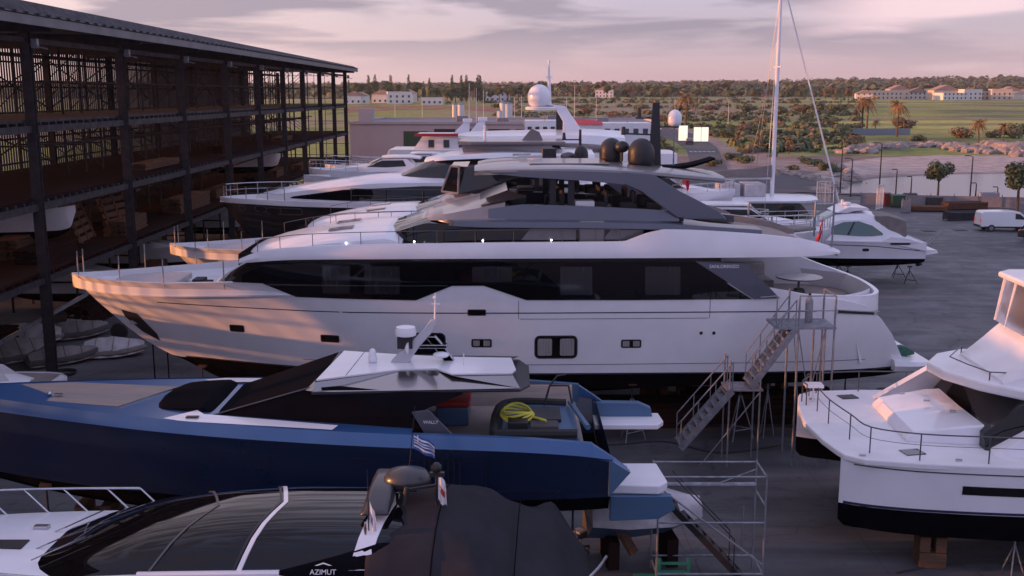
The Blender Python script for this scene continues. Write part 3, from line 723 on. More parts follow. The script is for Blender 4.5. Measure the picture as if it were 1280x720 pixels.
    W_ = Loft([(x, [(y, z0), (y*.97, z0+(zt-z0)*.55), (y*.82, zt-.06), (y*.4, zt+.02), (0, zt+.04)]) for x, y, z0, zt in zip(cx, cyb, cz0, ctz)], 30)
    W_.mesh(0, 4).build('coach_roof', 'gelcoat', Y)
    for yv in (-1.1, 1.1): MB().box((10.4, yv, 7.66), (.9, .6, .05), M=Matrix.Rotation(-.13, 3, 'Y')).build('deck_hatch', 'mirror_grey', Y)
    # dark raked screen at the front of the main deck
    FW = Loft([(5.3, [(.5, 5.35), (.5, 5.4), (.3, 5.45)]), (6.0, [(1.6, 5.35), (1.6, 5.75), (1.2, 5.85)]), (6.7, [(2.25, 5.35), (2.2, 6.2), (1.7, 6.35)]), (7.6, [(2.6, 5.35), (2.55, 6.5), (2.1, 6.7)])], 14)
    FW.mesh(0, 2, loop=True).build('forward_screen', 'glass_tint', Y)
    for s in (-1, 1): MB().tube(smoothpl([(5.6, s*1.5, 5.5), (6.3, s*2.1, 6.1), (7.2, s*2.55, 6.65)], 6), .03).build('screen_trim', 'gelcoat', Y)
    # ---- upper house: dark screen, grey eave
    hx = [12.2, 12.8, 13.8, 15, 17, 20, 22.3]
    UH = Loft([(12.2, [(1.6, 7.3), (1.55, 7.55), (.9, 7.72)]), (12.7, [(2.3, 7.3), (2.2, 7.72), (1.5, 7.86)]), (13.7, [(2.6, 7.3), (2.5, 8.0), (1.9, 8.12)]), (15, [(2.75, 7.3), (2.7, 8.0), (2.2, 8.15)]), (20, [(2.8, 7.3), (2.75, 8.0), (2.2, 8.1)]), (22.0, [(2.75, 7.3), (2.72, 7.95), (2.2, 8.0)])], 30)
    uh = UH.mesh(0, 2, loop=True).build('wheelhouse', 'glass_dark', Y)
    for side in (-1, 1):
        for a, b in ((17.3, 18.9), (20.2, 21.3)): panel(UH.y, [(a, 7.85), (b, 7.82)], [(a-.35, 7.42), (b, 7.42)], side, .012, 2, 2, .01).build('blind', BL2, uh)
        MB().bb(19.0, 19.9, side*2.85-.12, side*2.85+.12, 7.35, 8.12).build('air_intake', 'taupe', Y, bevel=.05)
    # grey eave wing running far aft
    ex = [13.5, 13.9, 14.6, 16, 19, 22, 24, 25.6]
    ey = [1.5, 2.2, 2.75, 3.0, 3.05, 3.0, 2.85, 2.6]
    ez = [8.05, 8.06, 8.04, 8.02, 8.0, 7.92, 7.78, 7.64]
    E_ = Loft([(x, [(y-.9 if x > 22.2 else 0.0, z-.17), (y-.12, z-.17), (y, z-.12), (y-.05, z+.08), (y-.4, z+.12), (y-.9 if x > 22.2 else 0.0, z+.12)]) for x, y, z in zip(ex, ey, ez)], 40)
    E_.mesh(0, 5, 13.5, 22.1, loop=True).build('eave', 'grey_paint', Y)
    for side in (-1, 1):
        rs = []
        for x in [22.1+3.5*i/10 for i in range(11)]: rs.append([(x, side*y, z) for y, z in E_.ring(x)])
        MB().rings(rs, True, True).build('eave_wing', 'grey_paint', Y)
    # taupe hood in front of the flybridge
    HD = Loft([(13.35, [(1.5, 8.0), (1.45, 8.06), (0, 8.1)]), (13.8, [(2.3, 8.08), (2.1, 8.2), (0, 8.26)]), (14.6, [(2.6, 8.1), (2.3, 8.36), (0, 8.46)]), (15.6, [(2.62, 8.12), (2.35, 8.55), (0, 8.72)]), (16.4, [(2.62, 8.1), (2.4, 8.72), (0, 8.86)])], 24)
    HD.mesh(0, 2).build('flybridge_hood', 'taupe', Y)
    # flybridge coaming sides, floor, screens
    for side in (-1, 1):
        MB().rings([[(x, side*2.62, 8.05), (x, side*2.5, t), (x, side*2.36, t), (x, side*2.4, 8.05)] for x, t in ((15.8, 8.5), (17, 8.66), (19, 8.60), (21, 8.50), (22.6, 8.4))], True, True).build('flybridge_coaming', 'grey_paint', Y)
    MB().bb(16.2, 22.8, -2.4, 2.4, 8.02, 8.2).build('flybridge_floor', 'cockpit_dark', Y)
    MB().add([(15.5, -1.5, 8.72), (15.5, 1.5, 8.72), (16.5, 1.7, 9.1), (16.5, -1.7, 9.1), (15.5, -2.15, 8.6), (17.2, -2.3, 8.9), (15.5, 2.15, 8.6), (17.2, 2.3, 8.9)], [(0, 1, 2, 3), (4, 0, 3), (4, 3, 5), (1, 6, 2), (6, 7, 2)]).build('windscreen', 'mirror_grey', Y, smooth=False)
    MB().bb(16.6, 17.2, -1.3, .6, 8.2, 8.95).bb(16.9, 17.5, -1.0, .3, 8.95, 9.1).build('helm_console', 'black_plastic', Y, bevel=.05)
    for k, x in enumerate((18.0, 19.6, 20.6, 21.6)):
        MB().bb(x, x+.55, -1.6, -1.0, 8.2, 8.65).bb(x+.42, x+.58, -1.6, -1.0, 8.6, 9.05).build('flybridge_seat', 'cushion_dark', Y, bevel=.08)
        MB().bb(x, x+.55, .6, 1.4, 8.2, 8.65).bb(x+.42, x+.58, .6, 1.4, 8.6, 9.0).build('flybridge_seat', 'cushion_dark', Y, bevel=.08)
    MB().bb(18.9, 19.6, -2.3, -1.7, 8.2, 8.75).build('wet_bar', 'deck_white', Y, bevel=.03)
    # ---- hard top
    tx = [15.3, 15.8, 16.8, 18.5, 21, 22.6, 24.3]
    ty = [1.2, 2.0, 2.45, 2.6, 2.62, 2.5, 2.2]
    tz = [9.78, 9.86, 9.92, 9.94, 9.86, 9.72, 9.55]
    T_ = Loft([(x, [(0, z-.20), (y-.35, z-.22), (y, z-.12), (y-.03, z-.03), (y-.3, z+.04), (0, z+.10)]) for x, y, z in zip(tx, ty, tz)], 36)
    ht = T_.mesh(0, 5, loop=False).build('hard_top', 'taupe', Y)
    for side in (-1, 1):   # blue-grey facet along the side and the swept legs
        rs = []
        for x, y, z, d in ((15.9, 2.02, 9.84, .12), (17, 2.50, 9.88, .24), (19, 2.66, 9.86, .34), (20.6, 2.68, 9.80, .42)): rs.append([(x, side*(y+.02), z-.02), (x, side*(y+.03), z-d), (x, side*(y-.2), z-d), (x, side*(y-.3), z-.02)])
        MB().rings(rs, True, True).build('top_side', 'grey_paint', ht)
        a = [(20.5, 9.82), (21.6, 9.74), (22.6, 9.12), (24.0, 8.42), (24.3, 8.12), (23.0, 8.12), (22.5, 8.20), (22.0, 8.55), (21.2, 9.12), (20.5, 9.42)]
        MB().prism(a, side*2.66, side*2.48).build('arch', 'grey_paint', Y, smooth=False, bevel=.03)
        for x in (18.1, 18.75): MB().beam((x, side*2.3, 8.6), (x, side*2.35, 9.76), .22, .1).build('top_post', 'black_plastic', Y)
    MB().bb(17.3, 20.2, -1.5, 1.5, 9.99, 10.05).build('sunroof', 'taupe', ht, bevel=.02)
    MB().bb(17.0, 17.9, .9, 1.1, 10.1, 10.2).build('horn', 'steel', ht)
    # ---- rails and deck lights on the upper bulwark
    pts = []
    for x in (7.6, 9, 11, 13, 15, 17, 19, 20.4): y, z = U.ring(x)[4]; pts.append((x, y, z))
    for side in (-1, 1):
        rail([(x, side*y, z) for x, y, z in pts], 11, .42, .014, matn='rail_dark', parent=Y, mid=False)
        for x in (10.8, 13.2, 15.6, 18.0): 
            MB().ball((x, side*(U.ring(x)[4][0]-.06), U.ring(x)[4][1]+.05), .035, 8, 6).build('deck_light', 'lamp_on', Y)
    # foredeck: sunpad, lockers, cleats, stanchions
    sp = MB(); sp.add([], []); sp.rings([[(x, -y, 5.42), (x, -y, 5.66), (x, y, 5.66), (x, y, 5.42)] for x, y in ((1.7, .5), (2.4, .95), (3.4, 1.25), (4.2, 1.2))], True, True); sp.build('sunpad', 'cushion', Y, bevel=.05)
    MB().bb(4.6, 5.0, -.35, .35, 5.36, 5.62).bb(4.7, 5.3, -.1, .1, 5.4, 5.55).build('windlass', 'steel_dark', Y, bevel=.02)
    for x in (.35, 2.3, 4.1, 6.4):
        for s in (-1, 1):
            y = H.ring(x)[5][0]-.06; MB().cyl((x, s*y, 5.7), (x, s*y, 6.72), .022, n=6).build('stanchion', 'galv', Y)
    return Y, H
BL = mat('blind_far', (0.028, 0.026, 0.028), 0.12, coat=.8, col2=(0.012, 0.012, 0.014), scale=2, stretch=(6, 1, .4))
BL2 = mat('blind_pale', (0.16, 0.15, 0.16), 0.35, coat=.6, var=.2)
FM = Frame(-16.7, 38.9, 1.5)
main_yacht, HM = big_yacht(FM, 'long white motor yacht in the centre with two black domes on its roof')
# domes and mast on the hard top
for (u, v, r, h) in ((800, 211, .46, 1.02), (765, 204, .44, .98)):
    pass
x, z = FM.L(801, 213, -.35); dome(main_yacht, (x, -.35, 9.78), .50, 1.12, 'black_plastic')
x, z = FM.L(764, 204, .75); dome(main_yacht, (x, .8, 9.82), .46, 1.05, 'black_plastic')
x, z = FM.L(818, 210, 0.2)
ms_ = MB(); ms_.rings([[(x+a, .2-b, zz_) for a, b in ((-c, -.08), (c, -.08), (c, .08), (-c, .08))] for zz_, c in ((9.7, .24), (10.6, .2), (12.2, .12))], True, True)
ms_.beam((x-.05, .2, 11.0), (x-1.25, .2, 11.05), .06).beam((x-.1, .2, 11.62), (x-.75, .2, 11.62), .05).beam((x, .2, 11.3), (x+.9, .2, 11.3), .05)
ms_.build('mast', 'black_plastic', main_yacht)
MB().cyl((x-.62, .2, 11.62), (x-.62, .2, 12.0), .09, .05, 8).cyl((x-1.2, .2, 11.0), (x-1.2, .2, 11.3), .1, .07, 8).build('sensor', 'black_plastic', main_yacht)
MB().cyl((x-1.25, .2, 10.0), (x-1.25, .2, 10.5), .05).ball((x-1.25, .2, 10.55), .28, 12, 8, (1, 1, .8)).build('camera_ball', 'black_plastic', main_yacht)
dome(main_yacht, (x+.72, .2, 11.32), .27, .62, 'gelcoat', name='satellite_dome')
MB().cyl((x+.72, .2, 9.6), (x+.72, .2, 11.35), .03, n=6).build('dome_pole', 'galv', main_yacht)
MB().rings([[(x+.2+t*2.0, -.5+.2*t, 9.68+.42*t*t), (x+.2+t*2.0, -.5+.2*t, 9.74+.42*t*t+.1*(1-t)), (x+.2+t*2.0, .9-.2*t, 9.74+.42*t*t+.1*(1-t)), (x+.2+t*2.0, .9-.2*t, 9.68+.42*t*t)] for t in (0, .3, .6, .85, 1)], True, True).build('stowed_tender_cover', 'canvas_black', main_yacht)
# three slim poles standing along the near side deck
for u, v0, v1, w in ((1040, 230, 305, -3.0),):
    x, z = FM.L(u, v1, w); MB().cyl((x, w, z-.1), (x, w, FM.L(u, v0, w)[1]), .035, n=8).build('ensign_staff', 'galv', main_yacht)
for k, (x, y) in enumerate([(5, -1.1), (9, -2.4), (13, -2.9), (17, -2.9), (21, -2.9), (25, -2.8), (29, -2.4)]):
    shore(FM, x, y, HM.ring(x)[1][1]+.15, label='grey steel boat stand under the near side of the central white yacht', group='boat stands under the central yacht')
for x in (7, 11, 15, 19, 23, 27): blocks(FM, x, 0, HM.ring(x)[0][1]-.02, 'stack of timber blocks under the keel of the central white yacht', 'keel blocks under the central yacht')
# ------------------------------------------------------------------ blue wedge-shaped motor boat in front
FB = Frame(-15.0, 26.1, 0)
bo = thing('motor_boat', 'angular blue motor boat with black canopy and white roof in front of the central yacht', 'motor boat', (FB.o.x, FB.o.y, 0), 0)
bx = [0, .35, 1.2, 2.5, 4.5, 6.5, 9, 12, 14.5, 16.6, 17.35]
kb = [.03, .3, .62, 1.02, 1.55, 1.98, 2.35, 2.62, 2.72, 2.74, 2.72]
kz = [4.72, 4.70, 4.67, 4.62, 4.54, 4.46, 4.38, 4.30, 4.24, 4.12, 4.02]
wb = [.015, .1, .28, .6, 1.1, 1.55, 1.98, 2.3, 2.42, 2.45, 2.42]
wz = [3.0, 2.95, 2.9, 2.8, 2.72, 2.7, 2.72, 2.8, 2.88, 2.95, 2.98]
kk = [2.9, 2.8, 2.6, 2.25, 1.85, 1.62, 1.55, 1.6, 1.7, 1.8, 1.85]
HB = Loft([(x, [(0, k), (b*.9, k+(w_-k)*.65), (b, w_), (b+(a-b)*.35, w_+(z-w_)*.45), (a, z), (max(.01, a-.10), z+.30)]) for x, a, z, b, w_, k in zip(bx, kb, kz, wb, wz, kk)], 50)
hb_ = HB.mesh(2, 4, caps=False).build('hull', 'navy_paint', bo)
HB.mesh(0, 2).build('underbody', 'antifoul', bo)
cf = HB.mesh(4, 5, 0, 16.9, caps=False)
cf.build('gunwale', 'blue_paint', bo)
ring = HB.ring(17.35); R17 = HB.ring(17.35)
tr = MB(); a = [(-y, z) for y, z in reversed(R17[2:5])]+[(y, z) for y, z in R17[2:5]]
tr.add([(17.36, y, z) for y, z in a], [tuple(range(6))]); tr.build('transom', 'navy_paint', bo)
HB.deck(5, 0, 12.6, -.02, .02).build('foredeck', 'blue_paint', bo)
# stern knife ends of both gunwales (slope down aft), stern steps
for s in (-1, 1):
    MB().rings([[(x, s*2.72, z), (x, s*2.62, z+h), (x, s*2.45, z+h), (x, s*2.45, z)] for x, z, h in ((16.9, 4.06, .30), (17.4, 3.96, .06), (17.75, 3.72, .03))], True, True).build('gunwale_end', 'blue_paint', bo)
    MB().prism([(17.3, 4.02), (17.8, 3.7), (17.55, 3.4), (17.3, 3.1)], s*2.72, s*2.5).build('stern_wing', 'blue_light', bo, smooth=False)
strip(HB.y, [(11.2, 3.98), (14.2, 3.92)], .01, off=.006, n=6).build('topside_seam', 'line_black', hb_)
panel(HB.y, [(14.38, 4.22), (14.40, 4.22)], [(14.38, 3.0), (14.40, 3.0)], -1, .006, 1, 3, .02).build('shell_door_seam', 'line_black', hb_)
panel(HB.y, [(14.40, 3.14), (17.3, 3.16)], [(14.40, 3.12), (17.3, 3.14)], -1, .006, 4, 1, .02).build('shell_door_seam', 'line_black', hb_)
for x in [12.9+.14*i for i in range(7)]: panel(HB.y, [(x, 4.0), (x+.03, 4.0)], [(x, 3.15), (x+.03, 3.15)], -1, .008, 1, 3, .03).build('louvre', 'line_black', hb_)
# teak foredeck triangle with steel edge
MB().add([(1.1, -.42, 4.95), (5.15, -1.0, 4.80), (6.05, .95, 4.765), (3.2, .98, 4.88), (1.1, .42, 4.95)], [(0, 1, 2, 3, 4)]).build('teak_panel', 'teak', bo, smooth=False)
MB().beam((5.16, -1.02, 4.80), (6.08, .97, 4.77), .06, .03).build('edge_trim', 'steel', bo)
MB().ball((3.1, -.3, 4.93), .06, 8, 6).bb(3.25, 3.45, -.36, -.3, 4.88, 4.95).build('bow_fitting', 'steel', bo)
zd = lambda x: HB.ring(x)[5][1]-.02
hat = Loft([(6.9, [(.95, 4.68), (.9, 4.71), (.6, 4.73), (0, 4.75)]), (7.3, [(1.25, 4.66), (1.2, 4.78), (.9, 4.84), (0, 4.88)]), (8.3, [(1.35, 4.62), (1.3, 4.82), (1.1, 4.87), (0, 4.9)]), (8.6, [(1.35, 4.6), (1.3, 4.62), (1.1, 4.63), (0, 4.64)])], 10)
hat.mesh(0, 3).xf(Matrix.Translation((-1.0, .15, 0))).build('hatch_cover', 'canvas_black', bo)
# tent / windscreen cover: one long raking front facet, upright side facets
MB().add([(7.2, -1.3, 4.55), (7.2, 1.35, 4.55), (10.25, 1.6, 5.56), (10.15, -1.45, 5.44), (13.1, -2.1, 4.36), (13.8, -1.55, 5.29), (13.1, 2.1, 4.36), (13.8, 1.75, 5.30), (12.5, -1.98, 4.86), (12.5, 1.98, 4.86)], [(0, 3, 2, 1), (0, 4, 8, 3), (8, 5, 3), (1, 2, 9, 6), (9, 2, 7), (3, 5, 7, 2)]).build('canopy_cover', 'canvas_black', bo, smooth=False)
MB().tube([(7.2, -1.31, 4.57), (10.15, -1.46, 5.46)], .02, 5).build('canopy_seam', 'rail_dark', bo)
for s_ in (-1, 1): MB().add([(6.5, s_*1.75, 4.74), (7.15, s_*1.15, 4.76), (7.4, s_*1.45, 4.75), (10.8, s_*2.0, 4.64), (10.7, s_*2.28, 4.62), (7.0, s_*1.95, 4.73)], [(0, 1, 2, 5), (5, 2, 3, 4)]).build('deck_border', 'gelcoat', bo, smooth=False)
MB().box((7.2, -1.72, 4.765), (.3, .14, .02)).build('deck_vent', 'line_black', bo)
wp = MB().prism([(12.6, 5.0), (13.0, 5.05), (13.6, 4.40), (12.95, 4.38)], -2.14, -2.06).build('side_panel', 'grey_paint', bo, smooth=False)
text_mesh('WALLY', .11, 'gelcoat', wp, Matrix.Translation((13.05, -2.146, 4.76)) @ Matrix.Rotation(math.pi/2, 4, 'X'))
plate = [(10.18, -1.36), (12.14, -.35), (13.05, -.27), (13.49, -.80), (15.0, -.72), (15.1, -.4), (14.98, .82), (13.3, .92), (11.98, 1.18), (10.40, 1.60)]
rf = MB().prism(plate, 5.56, 5.60, 'z').build('roof', 'gelcoat', bo, smooth=False)
MB().add([(10.15, -1.42, 5.55), (12.14, -.37, 5.56), (13.05, -.29, 5.56), (13.49, -.82, 5.55), (15.02, -.74, 5.55), (15.2, -1.35, 5.38), (10.15, -1.62, 5.36)], [(0, 1, 6), (1, 2, 5, 6), (2, 3, 5), (3, 4, 5)]).build('roof_edge', 'mirror_grey', bo, smooth=False)
MB().add([(10.42, 1.62, 5.55), (11.98, 1.20, 5.555), (13.3, .94, 5.555), (15.0, .84, 5.55), (15.2, 1.55, 5.45), (10.4, 1.85, 5.45)], [(0, 1, 5), (1, 2, 4, 5), (2, 3, 4)]).build('roof_shoulder', 'line_black', bo, smooth=False)
MB().prism([(10.1, -1.63), (15.2, -1.38), (15.45, -.9), (15.45, .9), (15.2, 1.6), (10.4, 1.86)], 5.29, 5.355, 'z').build('roof_beam', 'line_black', bo, smooth=False, bevel=.02)
MB().add([(9.93, -1.47, 5.36), (10.14, -1.60, 5.37), (10.17, -1.38, 5.60), (10.40, 1.60, 5.605), (10.2, 1.6, 5.54)], [(0, 1, 2), (0, 2, 3, 4)]).build('corner_trim', 'mirror_grey', bo, smooth=False)
MB().beam((10.85, -.98, 5.603), (10.98, 1.40, 5.603), .018, .006).build('roof_seam', 'rail_dark', rf)
n_before = len(KIDS[bo.name])
ar = MB()   # white radar arch leaning forward with mast
ar.rings([[(x-.18*s_, y0-.13*s_, z), (x+.18*s_, y0-.13*s_, z), (x+.18*s_, y0+.13*s_, z), (x-.18*s_, y0+.13*s_, z)] for x, y0, z, s_ in ((12.05, -.3, 5.93, 1.3), (12.4, -.25, 6.35, 1.0), (12.75, -.2, 6.7, .8), (12.95, -.2, 7.05, .35))], True, True)
ar.rings([[(x-.14, y0-.1, z), (x+.14, y0-.1, z), (x+.14, y0+.1, z), (x-.14, y0+.1, z)] for x, y0, z in ((13.35, -.2, 5.93), (13.1, -.2, 6.3), (12.85, -.2, 6.6))], True, True)
ar.bb(12.2, 13.3, -.32, -.08, 6.28, 6.38)
ar.build('radar_arch', 'gelcoat', bo, bevel=.02)
MB().lathe([(.11, 0), (.12, .1), (.11, .14), (.10, .16), (.10, .26), (.06, .34), (.005, .36)], (11.35, -.4, 5.95), 14).build('nav_light', 'gelcoat', bo, ang=60)
ar = MB()   # white radar arch leaning forward with mast
ar.rings([[(x-.18*s_, y0-.13*s_, z), (x+.18*s_, y0-.13*s_, z), (x+.18*s_, y0+.13*s_, z), (x-.18*s_, y0+.13*s_, z)] for x, y0, z, s_ in ((12.05, -.3, 5.93, 1.3), (12.4, -.25, 6.35, 1.0), (12.75, -.2, 6.7, .8), (12.95, -.2, 7.05, .35))], True, True)
ar.rings([[(x-.14, y0-.1, z), (x+.14, y0-.1, z), (x+.14, y0+.1, z), (x-.14, y0+.1, z)] for x, y0, z in ((13.35, -.2, 5.93), (13.1, -.2, 6.3), (12.85, -.2, 6.6))], True, True)
ar.bb(12.2, 13.3, -.32, -.08, 6.28, 6.38)
ar.build('radar_arch', 'gelcoat', bo, bevel=.02)
MB().cyl((12.97, -.2, 6.9), (13.0, -.2, 7.75), .028, .015, 8).beam((12.9, -.2, 7.45), (13.12, -.2, 7.45), .03).ball((12.98, -.2, 7.62), .05, 8, 6).build('mast', 'gelcoat', bo)
MB().lathe([(.20, 0), (.27, .02), (.28, .12), (.25, .24), (.1, .27), (.002, .27)], (12.22, -.28, 6.62), 20).build('radar', 'gelcoat', bo, ang=60)
MB().bb(12.0, 12.4, -.42, -.14, 6.3, 6.6).build('radar_bracket', 'black_plastic', bo)
MB().lathe([(.02, 0), (.14, .05), (.17, .09), (.17, .1), (.002, .12)], (12.2, -.45, 6.32), 14, 'x').build('horn', 'gelcoat', bo)
MB().ball((13.15, -.5, 6.16), .22, 12, 6, (1, 1, .35)).build('antenna_dome', 'gelcoat', bo)
MB().cyl((13.75, -.7, 5.95), (13.75, -.7, 6.25), .015, n=6).build('antenna', 'gelcoat', bo)
for ch in KIDS[bo.name][n_before:]: ch.location = (0, .75, -.34)
# cockpit
ck = MB(); xs_ = [12.6, 14, 15.5, 16.8]; ck.add([(x, -(HB.ring(x)[5][0]-.16), 3.9) for x in xs_]+[(x, HB.ring(x)[5][0]-.16, 3.9) for x in reversed(xs_)], [tuple(range(8))]); ck.build('cockpit_deck', 'teak', bo, smooth=False)
for s in (-1, 1):
    MB().rings([[(x, s*(HB.ring(x)[5][0]), HB.ring(x)[5][1]), (x, s*(HB.ring(x)[5][0]-.15), HB.ring(x)[5][1]+.003), (x, s*(HB.ring(x)[5][0]-.16), 3.9)] for x in (12.6, 13.5, 14.5, 15.5, 16.9)], False).build('cockpit_coaming', 'blue_light' if s > 0 else 'blue_paint', bo)
MB().rings([[(x, 2.0-.0*x, 3.905), (x, 2.35, 4.38), (x, 2.52, 4.39), (x, 2.52, 3.9)] for x in (13.1, 15, 16.7)], True, True).build('far_bulwark', 'teak', bo, smooth=False)
q = MB(); q.bb(13.0, 13.85, .2, 1.8, 3.9, 4.4); q.build('sofa', 'blue_light', bo, bevel=.04)
q = MB(); q.bb(12.95, 13.9, .2, 1.85, 4.402, 4.56); q.bb(12.9, 13.2, .2, 1.8, 4.56, 5.0); q.build('sofa_cushion', 'red_uphol', bo, bevel=.07)
MB().bb(12.9, 13.8, -1.9, -1.3, 3.905, 4.05).bb(13.2, 13.9, -1.7, -1.2, 4.05, 4.12).build('floor_mat', 'orange_mat', bo, bevel=.03)
MB().rings([[(12.8+x, -.9+y, 3.95), (12.95+x*.4, -.8+y*.4, 4.35)] for x, y in ((0, 0), (.35, 0), (.4, .35), (0, .3), (0, 0))], False).build('crumpled_sheet', 'wrap_white', bo)
# stern platform pieces
MB().prism([(17.3, 1.6), (19.05, 1.6), (19.25, 1.95), (19.2, 2.7), (17.3, 2.7)], 3.34, 3.48, 'z').build('bathing_platform', 'gelcoat', bo, smooth=False, bevel=.02)
MB().prism([(17.3, 3.9), (18.6, 3.88), (18.95, 3.72), (19.0, 3.45), (17.4, 3.3)], 2.35, 2.6).build('platform_arm', 'blue_light', bo, smooth=False, bevel=.02)
MB().prism([(17.3, -1.9), (18.6, -2.0), (18.85, -1.7), (18.75, -.4), (17.3, -.4)], 2.86, 3.1, 'z').build('stern_step', 'gelcoat', bo, smooth=False, bevel=.04)
MB().prism([(17.4, 2.2), (18.6, 2.25), (19.0, 2.5), (18.9, 2.85), (17.4, 2.85)], -2.05, -1.85).build('platform_side', 'blue_light', bo, smooth=False, bevel=.02)
# the jet tender stowed in the cockpit (rests on it: a thing of its own)
td = thing('jet_tender', 'small black and grey tender packed in the blue boat cockpit beside a yellow hose', 'tender', (.25, 25.9, 3.905), 0)
MB().rings([[(x, -1.45, .0), (x-.05, -1.5, h), (x-.05, 1.0, h), (x, .95, 0)] for x, h in ((-.65, .25), (-.3, .42), (1.2, .42), (1.45, .3))], True, True).build('body', 'blue_light', td, bevel=.04)
for pts in ([(-.7, -1.45, .4), (-.45, .9, .45), (1.2, .95, .45)], [(-.7, -1.45, .4), (1.35, -1.5, .42)]): MB().tube(smoothpl(pts, 5), .12, 8).build('tube', 'rubber', td)
MB().bb(.15, 1.0, -.6, .5, .42, .5).build('well', 'line_black', td)
MB().bb(-.35, .15, -1.2, -.7, .42, .62).build('console', 'black_plastic', td, bevel=.03)
MB().bb(.2, .9, -1.3, -.8, .42, .55).build('seat', 'cushion_dark', td, bevel=.03)
MB().tube([(.6, .6, .5), (.75, .75, 1.0), (1.25, .75, 1.0), (1.35, .55, .5)], .035, 6).tube([(.75, .75, 1.0), (.95, .8, 1.25), (1.2, .8, 1.3)], .025, 6).build('roll_bar', 'black_plastic', td)
MB().tube([(1.3, .9, .5), (1.62, -1.4, .55)], .07, 8).build('stern_tube', 'blue_light', td)
hs = MB()
for k in range(4):
    pts = [(-.12+(.42-.02*k)*math.cos(a)*1.0, -.45+(.42-.02*k)*math.sin(a)*1.15+.03*k, .52+.045*k+.05*math.cos(a*2+k)) for a in [math.pi*2*i/20 for i in range(21)]]
    hs.tube(pts, .032, 6)
hs.tube(smoothpl([(.25, -.6, .55), (.45, -.95, .6), (.6, -1.1, .6)], 5), .03, 6)
h_ = hs.build('coiled_hose', 'yellow_hose', None, loc=(.25, 25.9, 3.93)); tag(h_, 'coiled yellow hose lying on the tender in the blue boat', 'hose')
for k, (x, y) in enumerate([(3, -.7), (8, -1.5), (13, -1.9), (16.5, -1.9)]):
    shore(FB, x, y, HB.ring(x)[1][1]+.1, label='grey steel boat stand under the near side of the blue boat', group='boat stands under the blue boat')
for x in (4, 9, 14): blocks(FB, x, 0, HB.ring(x)[0][1]-.02, 'stack of timber blocks under the keel of the blue boat', 'keel blocks under the blue boat')
# ------------------------------------------------------------------ coupe boat in the foreground
FA = Frame(-14.0, 19.2, 0)
az = thing('coupe_boat', 'white coupe boat with curved black glass roof and dark grey aft cover, lower left', 'motor boat', (FA.o.x, FA.o.y, 0), 0)
bx = [0, 1, 3, 6, 9, 12, 14.6, 15.0]
sb = [.05, .9, 1.7, 2.2, 2.38, 2.38, 2.25, 2.2]
sz = [3.75, 3.72, 3.66, 3.56, 3.45, 3.32, 3.22, 3.2]
wb = [.02, .35, 1.0, 1.7, 2.05, 2.1, 2.05, 2.0]
HA = Loft([(x, [(0, k), (w_*.9, k+.35), (w_, 1.75), (w_+(b-w_)*.6, 1.75+(z-1.75)*.5), (b, z), (max(.01, b-.12), z+.08)]) for x, b, z, w_, k in zip(bx, sb, sz, wb, [1.9, 1.3, .95, .85, .85, .9, 1.0, 1.05])], 40)
HA.mesh(2, 5, 0, 14.6).build('hull', 'gelcoat', az); HA.mesh(0, 2).build('underbody', 'antifoul', az)
HA.deck(5, 0, 14.2, 0, 0, 10, .16).build('deck', 'gelcoat', az)
# coachroof: white base moulding, then glass
cst = [(4.4, .5, 3.66, .02), (5.0, 1.05, 3.70, .13), (6.0, 1.42, 3.82, .36), (7.2, 1.56, 3.93, .55), (8.6, 1.62, 3.98, .66), (10.0, 1.64, 4.01, .68), (11.2, 1.62, 4.04, .64), (12.2, 1.6, 4.04, .58)]
GA = Loft([(x, [(b+.06, 3.2), (b+.03, z), (b*.93, z+h*.38), (b*.78, z+h*.72), (b*.55, z+h*.92), (b*.28, z+h*.985), (0, z+h)]) for x, b, z, h in cst], 44)
GA.mesh(0, 1, caps=False).build('cabin_base', 'gelcoat', az)
gl = GA.mesh(1, 6).build('glass_roof', 'glass_dark', az, ang=70)
def gar(x, off=.015):    # points over the roof section from near edge to far edge
    R = GA.ring(x)[1:]; return [(x, -(y+off), z+off*.5) for y, z in R]+[(x, y+off, z+off*.5) for y, z in reversed(R[:-1])]
def band(x0, dx_, w, m, name, i0=0, i1=None, rake=0.0):
    rs = []
    n = 5
    for k in (0, 1):
        a = gar(x0+w*k, .02); rs.append(a)
    rows = []
    m_ = len(rs[0])
    pts0, pts1 = [], []
    for j in range(m_):
        f = 1-abs(j/(m_-1)*2-1); xx = x0+rake*f
        A = gar(xx, .025)[j]; B = gar(xx+w, .025)[j]; pts0.append(A); pts1.append(B)
    return MB().rings([pts0, pts1, [(p[0], p[1]*.99, p[2]-.03) for p in pts1], [(p[0], p[1]*.99, p[2]-.03) for p in pts0], pts0], False).build(name, m, az, ang=60)
band(9.0, 0, .085, 'gelcoat', 'roof_rib', rake=.55); band(8.92, 0, .05, 'line_black', 'rib_seal', rake=.55); band(7.35, 0, .05, 'rail_dark', 'rib_seal', rake=.9); band(11.05, 0, .34, 'gelcoat', 'roof_rib', rake=.35)
# far side roof rail and lower white sill
MB().tube([gar(x, .03)[9] for x in (8.2, 9.4, 10.6, 11.4)], .04, 6).build('roof_rail', 'steel', az)
MB().tube([gar(x, .02)[0] for x in (7.2, 8, 9, 9.8)], .05, 6).build('window_sill', 'gelcoat', az)
for yv, x in ((-.9, 4.95), (-.3, 4.75), (.5, 4.8)): MB().beam((x, yv, GA.ring(x+.15)[6][1]+.02), (x+.95, yv+.25, GA.ring(x+1.1)[5][1]+.07), .025, .02).build('wiper', 'steel', az)
